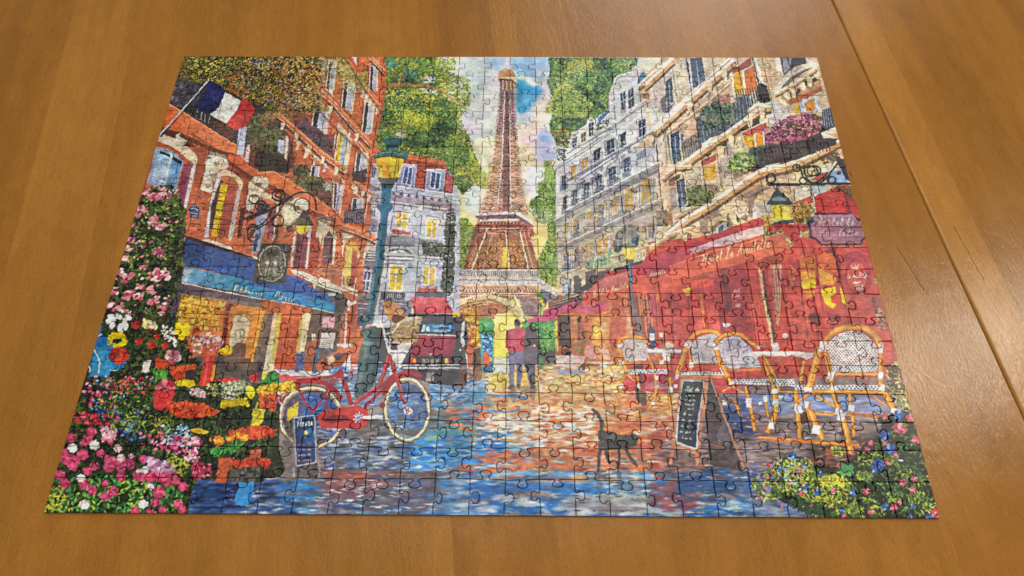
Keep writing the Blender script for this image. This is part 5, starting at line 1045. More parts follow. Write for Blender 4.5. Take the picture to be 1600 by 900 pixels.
P('d0c4b0', [350, 160, 440, 100, 450, 340, 380, 400], .06); L('a89c90', 6, [345, 180, 378, 400]); win([430, 110, 560, 95, 580, 240, 470, 330], '9cacc0', '34588c', 3, 1, .08); P('4c5868', [480, 180, 570, 130, 570, 240, 490, 300], .15, a=.7); P('d0c0a8', [580, 100, 700, 95, 620, 180, 585, 180], .06); L('54504c', 6, [565, 95, 590, 260])
ledge([185, 640], [770, 88], 62); L('3c3834', 6, [430, 440, 780, 120]); P('d0b894', [260, 600, 480, 430, 640, 310, 820, 200, 760, 280, 560, 430, 300, 650], .08); L('ece4d4', 8, [300, 650, 620, 400, 780, 270]); L('6c5a4c', 6, [240, 640, 460, 450])
for x, y in ((740, 200), (605, 320), (455, 460), (270, 650)): P('dccfb8', sm([x - 16, y - 30, x + 14, y - 30, x + 20, y + 10, x + 4, y + 60, x - 14, y + 40], 3, True), .1); L('5c5048', 5, [x + 22, y - 20, x + 10, y + 60])
P('8c4438', [765, 200, 920, 95, 925, 150, 850, 190, 770, 220], .08); P('dcd8cc', [845, 190, 920, 160, 960, 400, 890, 430], .05); P('c4702f', [862, 210, 905, 190, 930, 350, 895, 400], .08, to='b85c2c'); P('cca830', [790, 230, 845, 215, 860, 340, 800, 400], .08); L('e4dccc', 9, [780, 220, 810, 440]); L('3c3a3c', 8, [930, 95, 985, 330]); L('d8d8d4', 18, [950, 95, 1010, 300]); P('7c6048', [930, 180, 945, 180, 980, 400, 960, 420], .1)
P('c4ac88', [990, 110, 1130, 110, 1130, 260, 1090, 350, 1040, 300, 1000, 240], .09); P('d8d4cc', [1090, 100, 1130, 95, 1150, 230, 1120, 230], .06); P('3c3c48', [1130, 95, 1320, 95, 1330, 140, 1240, 160, 1160, 230], .15); P('8c8c9c', [1150, 100, 1220, 100, 1200, 190, 1160, 210], .1); rail([1310, 95, 1400, 95, 1400, 130, 1320, 140], 6, 'c4c4c8', .2)
P('2c2a2c', sm([965, 300, 1000, 285, 1035, 320, 1060, 400, 1040, 440, 990, 430, 960, 370], 3, True), .2); rail([880, 330, 960, 300, 990, 430, 900, 470], 7, '5c6478', .12)
P('cfcabc', sm([1085, 350, 1130, 270, 1200, 200, 1290, 150, 1380, 130, 1420, 150, 1360, 180, 1270, 210, 1190, 270, 1140, 340, 1110, 370], 2, True), .06); P('6a645c', sm([1140, 320, 1200, 250, 1300, 190, 1370, 170, 1300, 210, 1180, 300], 2, True), .1); L('ece8dc', 12, [1100, 365, 1250, 280, 1400, 180]); L('7c6850', 10, [1110, 385, 1260, 300, 1410, 200])
P('a8845c', [1130, 390, 1420, 240, 1440, 340, 1200, 440], .1); P('34302e', [1310, 270, 1400, 240, 1410, 260, 1320, 310], .1); P('34302e', [1200, 350, 1270, 320, 1280, 350, 1210, 390], .1)
for x, y in ((1175, 370), (1285, 300), (1390, 215), (1150, 430)): P('dccdb0', sm([x - 25, y - 25, x + 15, y - 25, x + 35, y + 10, x + 20, y + 40, x - 5, y + 20], 3, True), .1)
P('a05c48', [1190, 410, 1440, 310, 1440, 340, 1210, 450], .08); P('b4bccc', [1210, 440, 1400, 380, 1430, 480, 1240, 520], .06); P('c8a83c', [1225, 440, 1275, 425, 1285, 500, 1240, 520], .08); P('d0882c', [1315, 430, 1375, 395, 1390, 480, 1325, 490], .08); L('dce0e4', 12, [1300, 400, 1320, 500]); L('dce0e4', 12, [1385, 380, 1410, 480])
P('c4a890', [440, 480, 760, 260, 780, 480, 560, 640, 470, 700], .08); P('8c7466', [640, 400, 760, 350, 780, 500, 660, 500], .15, a=.5); F(['b48c74', '9c7060', '8c6054', 'c0a088'], 160, 7, 14, [640, 400, 770, 360, 800, 520, 680, 560])
P('54607c', [790, 400, 900, 360, 920, 470, 830, 520], .2); rail([800, 400, 930, 360, 950, 470, 820, 520], 9, '9ca4b4', .12); P('59606c', [560, 500, 740, 480, 780, 600, 600, 740, 520, 740], .2); F(['3c5438', '4c6c4c', '5c7850', '3c5c54', '8c9c70'], 420, 6, 13, [570, 460, 680, 420, 730, 560, 650, 620, 570, 560])
P('e0dcd0', [560, 740, 770, 580, 950, 440, 1060, 420, 1070, 470, 980, 480, 770, 620, 600, 760], .05); P('bc9468', [600, 760, 790, 610, 1000, 470, 1040, 500, 920, 590, 720, 760], .08); L('6a5440', 7, [640, 760, 820, 630, 1000, 510])
for x, y in ((1010, 540), (760, 720)): P('dcc8a4', sm([x - 50, y - 30, x + 10, y - 50, x + 40, y - 10, x + 25, y + 60, x - 10, y + 50, x - 10, y], 3, True), .1)
P('38302c', [900, 560, 980, 540, 980, 580, 820, 650, 820, 620], .1); P('a84440', [850, 650, 1030, 570, 1035, 620, 870, 690], .08); P('dce0e4', [850, 670, 1010, 630, 1030, 760, 850, 760], .05); P('cc9c34', [860, 670, 910, 660, 920, 760, 870, 760], .08); P('d08a30', [940, 690, 980, 650, 1000, 750, 950, 760], .08)
P('c8c0bc', [1080, 400, 1200, 480, 1190, 560, 1050, 600, 1050, 480], .07); P('4a4c5c', [1440, 480, 1500, 460, 1545, 600, 1440, 650], .15); rail([1440, 480, 1510, 450, 1540, 590, 1450, 620], 5, '9ca4b8', .15)
P('34303a', [1020, 680, 1170, 560, 1340, 520, 1440, 600, 1560, 690, 1560, 760, 1020, 760], .2)
F(['5c2c44', '9c4c64', 'b4687c', '7c3c54', 'c48490', '6c5c3c', '4c5438'], 900, 6, 13, [1020, 660, 1150, 600, 1190, 530, 1320, 500, 1430, 560, 1420, 640, 1300, 700, 1220, 750, 1040, 750]); F(['6c7444', '4c5c3c', 'a08c50'], 160, 6, 13, [1220, 580, 1430, 520, 1440, 600, 1240, 720]); P('d8d0c0', [1430, 650, 1540, 600, 1560, 690, 1450, 690], .05); P('d0b080', [1480, 660, 1550, 640, 1560, 690], .05); P('2a2a2c', [1420, 690, 1570, 690, 1575, 740, 1480, 740], .1)
S(960, 210, 5.625)   # pilaster, balconies and windows below
P('c8b79c', [370, 0, 620, 0, 900, 0, 1575, 200, 1575, 600, 600, 905, 430, 905, 400, 300], .08)
P('d4ccbc', [360, 60, 450, 40, 460, 300, 420, 330, 440, 660, 430, 700, 400, 560], .06); L('3c3834', 10, [382, 90, 410, 440, 440, 680]); L('b4a894', 8, [460, 60, 470, 260]); E('c09878', 330, 40, 56, 46, 0, .25); L('e4e0d8', 10, [170, 110, 420, -20])
P('5a6474', [470, 0, 620, 0, 600, 240, 510, 260], .15); win([500, 20, 590, 0, 575, 240, 530, 255], 'b0b8c4', '2c4668', 2, 1, .12); P('9c948c', [600, 60, 780, 20, 760, 110, 620, 220], .12); win([720, 0, 880, -30, 830, 60, 740, 90], '9ca8b8', '3c5478', 3, 1, .1)
P('d8d4c8', [600, 240, 760, 130, 960, 0, 1000, 0, 1000, 30, 800, 160, 620, 260], .05); P('c09870', [640, 260, 800, 165, 1000, 40, 1040, 60, 880, 160, 720, 260], .08)
for x, y in ((1000, 60), (840, 150)): P('d4bc90', sm([x - 60, y - 30, x + 10, y - 40, x + 50, y, x + 45, y + 50, x + 10, y + 40, x - 10, y], 3, True), .1); E('38302c', x - 10, y + 30, 34, 14, -.3)
P('9c4840', [770, 240, 900, 170, 905, 230, 780, 280], .08); P('ccb48c', [905, 170, 930, 150, 960, 460, 940, 470], .06); L('6c6058', 7, [910, 160, 950, 460]); P('c4a038', [785, 300, 835, 290, 840, 400, 795, 405], .08); P('d09c34', [845, 280, 890, 270, 895, 400, 850, 400], .08); L('d8d4cc', 8, [770, 290, 780, 420]); P('b4a894', [640, 290, 760, 280, 780, 440, 660, 470], .07)
P('ab9f98', [1000, 60, 1060, 40, 1080, 260, 960, 420, 930, 260], .09); L('6c6860', 6, [1130, 20, 1140, 100]); P('c49a34', [1160, 20, 1205, 20, 1215, 100, 1170, 105], .08); P('cc842c', [1250, 20, 1295, 10, 1305, 100, 1250, 105], .08); L('dce0e0', 14, [1215, 0, 1240, 110])
P('34343c', [1200, 120, 1580, 90, 1580, 220, 1360, 270, 1240, 330, 1180, 320], .2); P('6c4438', [1450, 200, 1540, 190, 1530, 260, 1460, 260], .15); F(['3c5c54', '2c4450', '50706c', '8c5c74', '3c3c4c'], 320, 7, 14, [1180, 100, 1560, 60, 1560, 160, 1300, 260, 1200, 260]); F(['a8b47c', '7c9c4c', 'c4c884', '5c7c44', 'd4d49c'], 330, 7, 14, [1040, 200, 1120, 150, 1200, 190, 1240, 260, 1160, 320, 1050, 330, 1000, 300])
for i in range(12): L('5c4034', 6, [1060 + i * 11, 350 - i * 4, 1062 + i * 11, 395 - i * 5])
P('d4c4a4', sm([425, 380, 470, 300, 540, 265, 620, 262, 680, 290, 640, 320, 560, 340, 490, 400, 440, 440], 2, True), .08); L('80705c', 6, [450, 380, 520, 310, 620, 285], s=True); P('4c4440', [480, 400, 590, 350, 590, 380, 500, 430], .1); P('94564c', [485, 420, 620, 390, 620, 420, 500, 450], .08); win([560, 460, 640, 440, 640, 540, 575, 560], 'b4b8c4', '44648c', 2, 1, .1); E('8c7c68', 650, 295, 36, 28, 0, .2)
P('9a8f8c', [500, 480, 560, 460, 570, 620, 510, 680], .1); P('5c6078', [560, 540, 640, 520, 640, 620, 570, 660], .15); rail([540, 560, 640, 530, 640, 640, 560, 680], 6, '9ca0ac', .14)
F(['54623c', '3c4c34', '74804c', '8c8c64', 'a89c78'], 520, 7, 14, [640, 480, 760, 440, 880, 520, 860, 580, 740, 640, 630, 630, 600, 560]); P('8c7a78', [790, 430, 900, 440, 940, 500, 880, 540, 800, 500], .15); rail([830, 430, 940, 420, 960, 470, 850, 520], 8, '5c5048', .14)
P('d6dadc', [880, 560, 1180, 390, 1340, 275, 1440, 280, 1580, 260, 1580, 300, 1360, 330, 1160, 430, 880, 590], .04); P('c8a06c', [880, 590, 1160, 430, 1340, 330, 1400, 330, 1280, 460, 1060, 560, 900, 600], .07, to='d0ac7c', ax=(900, 560, 1300, 350)); P('d8dcd8', [545, 710, 700, 620, 740, 640, 640, 700, 570, 742], .05); P('c8a068', [620, 740, 760, 630, 920, 600, 900, 650, 780, 720, 720, 740], .07)
for i in range(7): L('a87c50', 4, [920 + i * 60, 575 - i * 34, 980 + i * 60, 560 - i * 34])
P('8c7a6c', [920, 600, 1060, 560, 1290, 460, 1400, 440, 1350, 480, 1220, 560, 1180, 760, 1100, 780, 800, 880, 700, 760], .12)
P('d8cdb4', [450, 840, 560, 745, 650, 750, 700, 760, 620, 800, 500, 860], .05); P('cdb892', sm([640, 750, 700, 740, 760, 780, 760, 905, 620, 905, 560, 880, 700, 850], 2, True), .09); P('dccdb0', [260, 880, 360, 830, 480, 850, 600, 790, 640, 820, 500, 890, 400, 905, 260, 905], .06)
P('d0bfa0', sm([1000, 590, 1080, 570, 1160, 600, 1150, 690, 1120, 740, 1160, 760, 1060, 790, 1000, 700, 960, 680, 910, 690, 940, 640], 2, True), .09); P('e0d8c4', sm([1070, 680, 1150, 660, 1160, 700, 1110, 720], 2, True), .05); P('2e2420', [1080, 700, 1105, 740, 1100, 780, 1085, 760]); P('c4ac8c', [1000, 560, 1150, 550, 1160, 590, 1010, 590], .09)
P('c8b494', sm([820, 810, 880, 740, 950, 715, 1000, 740, 1000, 790, 930, 770, 860, 820, 850, 860], 2, True), .08); P('7c6c5c', sm([860, 820, 930, 760, 990, 770, 900, 830], 2, True), .08); P('b8bccc', [900, 820, 990, 760, 1000, 830, 900, 880], .06); P('44588c', [920, 825, 965, 795, 970, 835, 925, 860], .1); P('b8a890', sm([580, 890, 640, 860, 700, 880, 690, 905, 600, 905], 2, True), .1); P('b0706c', [600, 890, 680, 870, 690, 905, 600, 905], .08)
P('5c5058', [380, 670, 470, 660, 490, 800, 390, 800], .2); F(['4c4c50', '6c6064', '5c5a5a'], 140, 6, 12, [380, 670, 475, 665, 485, 800, 390, 800]); P('a87850', [470, 690, 520, 680, 520, 800, 480, 810], .1); fac([0, 560, 40, 550, 30, 690, 0, 700], lit='c8942c', rl=False); fac([115, 490, 180, 480, 165, 650, 110, 670], lit='ccaa2c', rl=False); fac([262, 410, 328, 395, 325, 580, 260, 600], lit='ceae2c', rl=False); P('7c808c', [0, 790, 200, 700, 400, 610, 420, 640, 200, 740, 0, 830], .1); L('d0d0d0', 8, [0, 780, 200, 690, 400, 605]); rail([0, 700, 390, 530, 395, 605, 0, 775], 44, '8088a0', .14); P('6c7080', [0, 490, 230, 380, 390, 300, 400, 330, 240, 420, 0, 530], .1)
P('6c7484', sm([30, 905, 60, 830, 120, 780, 180, 790, 220, 860, 215, 905], 2, True), .15); ring('c8c4bc', 8, 125, 880, 100, 100, 180, 360); L('c0c8d8', 6, [125, 790, 122, 905]); L('3c4660', 14, [85, 830, 80, 905]); L('3c4660', 14, [165, 830, 165, 905]); fac([310, 800, 360, 790, 355, 905, 310, 905], lit='546080', rl=False)
# red band below, lantern and bracket right
S(1120, 210, 5.625)
P('b8a892', [260, 540, 450, 440, 830, 400, 840, 600, 700, 620, 330, 740, 280, 720], .1); P('8c7c70', [280, 560, 400, 480, 420, 560, 330, 620, 330, 740, 280, 720], .12)
P('d0bc98', sm([330, 610, 370, 540, 450, 490, 540, 480, 600, 510, 500, 530, 430, 580, 390, 640], 2, True), .08); P('c4bcbc', [330, 620, 470, 600, 480, 700, 340, 740], .07); P('dcd8d4', [320, 630, 350, 620, 355, 740, 325, 740], .05)
P('a8968c', [500, 340, 680, 320, 700, 360, 620, 400, 520, 380], .08); P('c9b08c', [600, 480, 660, 470, 660, 560, 600, 560], .08); P('d2cabc', [690, 480, 820, 460, 830, 540, 700, 590], .06); L('5c5048', 8, [685, 480, 690, 590]); P('c4b49c', [620, 380, 780, 360, 800, 440, 640, 440], .08)
P('d8dcdc', [430, 275, 620, 270, 720, 200, 940, 105, 1000, 100, 900, 180, 780, 250, 640, 320, 460, 300], .04); P('c29a6c', [640, 325, 780, 255, 930, 170, 1080, 100, 1100, 140, 900, 230, 760, 320], .08); P('cdb68c', [1000, 120, 1090, 100, 1110, 170, 1020, 170], .1); F(['3c3c30', '5c4c34', '4c5440'], 160, 6, 12, [880, 180, 1080, 160, 1130, 260, 960, 260])
P('c8c4c0', [900, 280, 1090, 230, 1150, 300, 1180, 430, 920, 420], .06); P('a84448', [840, 400, 920, 340, 980, 330, 960, 400], .08); P('7ca0cc', [1000, 330, 1130, 300, 1150, 420, 980, 430], .06); P('b4c0cc', [830, 450, 980, 440, 960, 500, 860, 540], .06); P('38343c', [1060, 330, 1095, 320, 1095, 350, 1060, 355]); P('34343c', [1040, 200, 1120, 190, 1170, 400, 1140, 400], .2)
P('b8403f', [860, 545, 1000, 490, 1060, 450, 1190, 450, 1260, 740, 1180, 690, 880, 690], .07); P('c05048', [950, 540, 1100, 480, 1130, 600, 960, 590], .06, a=.6)
P('b03c42', [0, 870, 180, 800, 380, 730, 400, 760, 200, 830, 0, 905], .07); P('c89498', [0, 905, 200, 830, 380, 760, 380, 905], .07); P('ba403c', [380, 790, 820, 790, 820, 905, 360, 905], .07); P('a83e40', [680, 600, 830, 545, 850, 600, 700, 640], .08)
bk = '1f2630'
L(bk, 13, [460, 442, 700, 440, 1190, 436]); ring(bk, 12, 482, 392, 38, 40); ring(bk, 12, 712, 294, 36, 32); L(bk, 15, [735, 270, 775, 310, 790, 370, 830, 420, 900, 430, 960, 390, 1000, 340, 1080, 240], s=True); ring(bk, 11, 860, 320, 60, 44); ring(bk, 7, 870, 340, 30, 26); ring(bk, 10, 765, 405, 32, 28); ring(bk, 10, 1020, 402, 34, 30); L(bk, 9, [530, 440, 530, 490]); ring(bk, 7, 528, 465, 22, 20); L(bk, 14, [1110, 280, 1140, 360, 1190, 420], s=True)
for i in range(5): ring(bk, 5, 832 + i * 3, 470 + i * 28, 8, 14)
for i in range(8): ring('3c2c34', 5, 1122 + i * 6, 470 + i * 28, 8, 14)
P('2c3a44', sm([512, 500, 540, 485, 570, 500, 620, 545, 660, 590, 655, 618, 480, 618, 440, 610, 480, 565], 2, True), .08); P('5c7480', sm([500, 560, 550, 545, 620, 560, 610, 585, 500, 585], 2, True), .08); P('d0c02c', [485, 620, 560, 616, 645, 614, 655, 740, 575, 745, 510, 762], .06); P('e4d870', [590, 625, 630, 625, 635, 720, 595, 730], .05); L('4c3c20', 8, [562, 616, 578, 745]); E('c88c34', 640, 710, 24, 28); P('44484c', [470, 790, 580, 755, 760, 735, 770, 760, 600, 790], .12)
F(['8c6c34', 'b08840', '5c4c2c', 'c8a050', 'a45c34', '3c342c'], 460, 6, 13, [670, 620, 780, 580, 830, 620, 830, 740, 730, 790, 660, 740]); F(['b07c3c', 'c89c50', '7c5c30', '4c3c2c', 'a8542f'], 420, 6, 13, [330, 800, 400, 720, 480, 700, 470, 800, 620, 860, 600, 905, 300, 905]); F(['c4b060', '5c5034', '8c7c44'], 60, 6, 12, [730, 850, 800, 850, 800, 900, 730, 900])
F(['8c7840', '5c5c34', '3c3c34'], 110, 6, 12, [1020, 480, 1110, 460, 1180, 470, 1220, 560, 1180, 570, 1120, 500])
P('9c7484', [860, 700, 1210, 695, 1290, 800, 1310, 905, 840, 905, 830, 760], .07); P('2c3848', [860, 690, 1190, 688, 1190, 702, 862, 706]); P('30485c', [790, 760, 850, 720, 860, 760, 830, 800, 850, 905, 810, 905], .08); P('3a2c34', [1190, 690, 1220, 720, 1270, 750, 1250, 770], .1)
for i in range(6): L('7c5464', 3, [845, 730 + i * 32, 1290, 730 + i * 32])
T('ccb8c0', 5, 'Hotel le', 890, 785, 1215, 785, 62); 
# ---- the red restaurant
S(1150, 350, 5.625)
P('b43f3c', [0, 60, 640, 0, 1110, 0, 1330, 905, 0, 905], .07); F(['9c3438', 'c05450', 'a83c3c', 'c4605a', '8c3038'], 500, 20, 46, [0, 60, 640, 0, 1110, 0, 1330, 905, 0, 905], 3, 82, .2, mix=.7, var=.05); blur([0, 60, 1330, 60, 1330, 905, 0, 905], 4)
P('9c6c80', [650, 0, 1110, 0, 1140, 110, 1090, 165, 760, 165, 690, 110], .07)
for i in range(5): L('7c5464', 3, [660, 20 + i * 32, 1120, 20 + i * 32])
L('2c4858', 24, [640, 0, 660, 60, 655, 110]); L('2c2832', 17, [655, 112, 720, 140, 755, 185, 1100, 180, 1110, 140, 1140, 115]); L('c8b4b8', 5, [760, 192, 1100, 190])
T('c8b4bc', 5, 'Amulette', 720, 102, 1085, 102, 60); T('ccb8c0', 5, 'Hotel le', 730, 14, 1050, 14, 60)
F(['5c5040', '8c7c58', 'c0a86c', '3c3c38', '7c6c4c'], 420, 6, 13, [160, 20, 240, 0, 300, 80, 400, 50, 460, 110, 510, 160, 480, 230, 420, 170, 300, 180, 200, 120]); F(['c8b478', '8c7448'], 60, 6, 12, [570, 70, 640, 60, 640, 120, 570, 110]); F(['b89050', '8c5c38'], 70, 6, 12, [150, 0, 210, 0, 200, 60, 150, 50])
P('d4b0b0', [-60, 90, 140, 50, 200, 60, 100, 110, -60, 150], .06, a=.7); P('bc5040', [-60, 330, 300, 250, 310, 280, 100, 320, -60, 350], .08, a=.6)
P('8c3444', [0, 350, 60, 340, 100, 620, 60, 905, 0, 905], .1); P('4c2c38', [80, 310, 230, 280, 280, 360, 220, 400, 120, 340], .15, a=.8); P('6c2c3c', [260, 300, 380, 240, 420, 260, 400, 340, 290, 360], .15, a=.7)
L('c8b88c', 15, [205, 300, 225, 420, 270, 700, 300, 905]); L('44303a', 24, [245, 560, 285, 720, 325, 905]); L('9c4044', 8, [232, 560, 330, 550])
P('b88878', [300, 360, 400, 350, 410, 480, 395, 640, 375, 905, 350, 860, 330, 620], .1)
for i in range(7): L('d8bc98' if i % 2 else '8c4440', 5, [308 + i * 13, 360, 335 + i * 10, 620, 352 + i * 5, 860])
L('c86468', 9, [300, 625, 410, 612])
L('8c3034', 6, [415, 330, 440, 560, 470, 905]); L('c85c50', 5, [545, 290, 600, 640, 640, 905]); P('a43836', [420, 330, 540, 300, 590, 620, 600, 800, 470, 900, 440, 560], .07)
for a in ([470, 380, 490, 420, 470, 460, 490, 540], [520, 400, 500, 440, 510, 480, 490, 540], [460, 420, 500, 430, 525, 410], [455, 470, 490, 480, 520, 460], [470, 370, 480, 385]): L('d0b458', 6, a, s=True)
E('d8c878', 485, 435, 16)
P('cc9c34', [580, 420, 690, 440, 690, 500, 590, 490], .08); P('d2bc20', [580, 480, 690, 510, 690, 560, 590, 570], .06); P('cc9438', [595, 590, 690, 575, 690, 640, 640, 650, 605, 620], .08); P('c85c38', [540, 300, 640, 275, 690, 320, 690, 420, 580, 410], .1, a=.7); E('d0803c', 615, 365, 16, 10)
P('c8503a', [700, 260, 830, 235, 860, 440, 720, 400], .08); P('d09a34', [720, 380, 800, 440, 860, 480, 860, 540, 740, 530], .08); P('d4c01c', [750, 575, 870, 550, 875, 600, 830, 640, 840, 690, 880, 705, 850, 745, 790, 700, 765, 640], .06); E('c0442c', 875, 660, 44, 48); P('d4c020', [910, 540, 940, 590, 960, 680, 995, 715, 945, 690, 920, 610], .06); P('cc7848', [790, 270, 830, 380, 820, 390, 780, 290], .06)
L('a8383a', 14, [600, 582, 700, 565, 870, 540]); L('9c3438', 20, [700, 270, 720, 440, 740, 600, 770, 780]); P('4c3034', [635, 790, 740, 780, 745, 880, 645, 880], .15); P('5c3038', [800, 780, 900, 800, 930, 850, 830, 860], .15)
P('6a343c', [870, 280, 920, 300, 935, 520, 910, 500], .15); P('3c2c30', [780, 235, 880, 210, 890, 280, 840, 290], .15, a=.8)
P('8c3244', sm([940, 330, 950, 280, 1010, 245, 1080, 240, 1130, 290, 1180, 380, 1190, 500, 1160, 580, 1150, 440, 1100, 340, 1040, 310, 980, 340], 2, True), .08); E('a8423f', 1065, 465, 82, 128, 0, .07); L('742c38', 8, [1000, 330, 1060, 310, 1120, 340, 1160, 440, 1150, 560], s=True)
for t_, x0, y0, x1, y1, h in (('Hotel', 1008, 402, 1080, 395, 34), ('Le Amulette', 975, 470, 1150, 455, 36), ('depuis', 1035, 524, 1100, 518, 22), ('1768', 1045, 576, 1115, 566, 40)): T('e0d4cc', 6, t_, x0, y0, x1, y1, h)
for a in ([1010, 640, 1050, 690, 1130, 700, 1190, 660], [1040, 690, 1080, 740, 1150, 735, 1210, 700], [1210, 260, 1100, 230]): L('7c2c38', 7, a, s=True)
P('a83c3c', [1000, 700, 1230, 720, 1250, 900, 1050, 905], .08); L('742c34', 7, [1060, 700, 1090, 905]); L('742c34', 7, [1220, 680, 1240, 760])
F(['3c3c34', '5c5444', 'a84840', '2c302c', 'c0b090', '7c6050'], 230, 6, 12, [1190, 640, 1260, 640, 1330, 905, 1240, 905, 1220, 760]); F(['a8a080', '6c5c48'], 30, 5, 10, [1210, 470, 1245, 480, 1250, 520, 1220, 530])
S(910, 350, 5.625)
P('a83c46', [900, 200, 1160, 90, 1500, -30, 1600, -40, 1600, 20, 1400, 60, 1150, 150, 920, 230], .06); P('c8a0a8', [900, 240, 1150, 150, 1400, 60, 1600, 10, 1600, 110, 1420, 170, 1150, 200, 1040, 240, 880, 300], .06, to='d0b4b4', ax=(900, 280, 1500, 60))
P('bf5540', [780, 350, 860, 300, 1050, 240, 1300, 180, 1600, 90, 1600, 300, 1440, 320, 1200, 380, 1000, 430, 800, 495], .06, to='c46044', ax=(800, 400, 1500, 200)); P('b84848', [778, 350, 830, 320, 810, 480, 795, 495], .05)
T('e0cc9c', 7, 'Hotel Le Amulette', 1050, 365, 1650, 198, 88, .35)
P('a83c5c', sm([560, 340, 680, 260, 760, 232, 860, 235, 905, 250, 840, 300, 790, 350, 660, 360, 590, 390], 2, True), .06); P('b8484c', [440, 370, 560, 340, 640, 380, 560, 420, 480, 560, 440, 600], .07)
P('b84040', [200, 440, 440, 380, 900, 360, 1040, 440, 1000, 580, 700, 590, 480, 580, 200, 620], .07); P('4c3c40', [565, 410, 720, 380, 740, 440, 580, 470], .12); T('d8ccc8', 6, 'Rotonette', 568, 462, 740, 432, 50)
for i in range(7): ring('8c3438', 4, 590 + i * 30, 470 - i * 3, 14, 12, 0, 180)
P('a03448', [220, 470, 400, 385, 420, 400, 280, 450], .06); P('c87c7c', [70, 570, 150, 500, 260, 450, 420, 420, 420, 500, 260, 530, 90, 590], .06, to='b84c48'); P('bc4c40', [20, 600, 160, 580, 420, 520, 420, 590, 300, 620, 90, 690, 20, 700], .06); T('dcc8a0', 6, 'Hotel le Amulette', 100, 640, 415, 560, 52)
P('a83c6c', [-20, 720, 130, 690, 240, 700, 220, 740, 60, 780, -20, 790], .08); P('9c5448', [220, 660, 420, 610, 440, 905, 240, 905], .1); P('54443c', [0, 790, 80, 770, 100, 905, 0, 905], .12); P('c8a45c', [100, 800, 230, 770, 220, 905, 120, 905], .1); P('b84038', [230, 680, 370, 620, 380, 905, 280, 905], .08); P('d0784c', [240, 700, 270, 690, 280, 905, 250, 905], .08)
P('c49060', [362, 620, 400, 610, 420, 905, 380, 905], .1)
for i in range(5): L('e0bc88' if i % 2 else '9c4c38', 6, [368 + i * 10, 620, 385 + i * 8, 905])
P('6c4038', [470, 640, 640, 600, 640, 905, 490, 905], .14); P('c08050', [500, 640, 530, 620, 560, 905, 530, 905], .1); P('a84c58', [570, 640, 640, 600, 650, 760, 620, 905, 580, 905], .1); P('cc8c3c', [645, 580, 690, 580, 690, 640, 660, 640], .08); P('b44038', [650, 640, 780, 590, 800, 905, 660, 905], .08); P('7c343c', [780, 590, 960, 600, 950, 720, 900, 905, 810, 905], .1); L('d8904c', 6, [720, 600, 790, 770]); L('d0a060', 5, [775, 600, 800, 905])
P('d4c224', [885, 560, 965, 555, 950, 635, 915, 620], .06); P('b03c38', [960, 480, 1240, 400, 1280, 905, 990, 905], .08); P('5a3438', [940, 460, 1140, 400, 1150, 470, 960, 500], .15, a=.8); P('c87844', [1030, 670, 1055, 670, 1070, 860, 1050, 860], .08); P('8a3640', [1120, 430, 1240, 380, 1300, 900, 1160, 905], .1); P('523038', [1240, 380, 1280, 370, 1310, 740, 1260, 760], .12); P('7c2c40', [1160, 640, 1240, 760, 1270, 905, 1160, 905], .1, a=.7)
P('a03c50', [1280, 370, 1430, 340, 1450, 905, 1310, 905], .09); P('8c3044', sm([1320, 600, 1350, 560, 1400, 600, 1425, 690, 1400, 770, 1340, 740], 3, True), .09); L('741f30', 6, [1290, 530, 1310, 490, 1345, 480], s=True)
for t_, x0, y0, x1, h in (('Au', 1335, 598, 1375, 34), ('Le Amulette', 1325, 652, 1420, 30), ('n', 1350, 688, 1385, 20), ('1768', 1350, 722, 1395, 28)): T('dcc8cc', 5, t_, x0, y0, x1, y0 - 6, h)
P('a8b4c4', [1240, 870, 1310, 880, 1310, 905, 1240, 905]); P('b84440', [1430, 340, 1580, 300, 1580, 905, 1450, 905], .07)
# slim lamp before the hotel
P('46606c', sm([352, 202, 375, 178, 420, 165, 470, 182, 488, 205, 420, 214], 2, True), .1); P('4c6c88', sm([375, 130, 400, 80, 430, 80, 450, 140, 410, 165], 2, True), .15, a=.5); P('cdaf3c', [362, 212, 480, 218, 465, 310, 385, 305], .06); P('e0d070', [380, 225, 430, 225, 425, 300, 390, 298], .05); P('5c5044', [390, 308, 470, 312, 450, 350, 400, 345], .1); P('33566c', [410, 350, 445, 350, 470, 700, 485, 905, 445, 905, 430, 660], .08); L('5c8498', 8, [424, 360, 450, 700, 460, 900])
# awnings and things by the arch
S(650, 350, 5.625)
P('4c4448', [1180, 690, 1260, 650, 1480, 590, 1500, 640, 1440, 720, 1300, 790, 1180, 800], .12); P('8c7060', [1200, 660, 1460, 600, 1470, 620, 1220, 690], .1)
for i in range(4): L('c8a884' if i % 2 else '5c4440', 5, [1190, 690 + i * 8, 1470, 600 + i * 14])
P('b04a6c', [1130, 770, 1200, 730, 1420, 680, 1440, 690, 1350, 760, 1180, 820, 1120, 820], .07); P('5c3c48', sm([1215, 750, 1300, 700, 1320, 710, 1240, 755], 2, True)); P('bc4874', [980, 850, 1060, 820, 1250, 800, 1240, 850, 1000, 870], .07); P('cc7050', [1475, 620, 1580, 540, 1580, 720, 1480, 720], .07); P('b04470', [1430, 770, 1500, 740, 1580, 720, 1580, 770, 1440, 790], .07); P('5c4438', [1240, 800, 1340, 780, 1350, 905, 1240, 905], .12); P('b07840', [1350, 790, 1400, 780, 1400, 905, 1360, 905], .1); P('5c4c44', [1410, 790, 1500, 790, 1500, 905, 1410, 905], .1); P('c0583c', [1500, 780, 1580, 770, 1580, 905, 1510, 905], .08)
F(['3c8050', '5c9c5c', '2c6040'], 120, 7, 14, [920, 870, 1060, 860, 1230, 850, 1220, 905, 920, 905]); E('4c4044', 902, 865, 32, 36)
S(870, 490, 5.625)
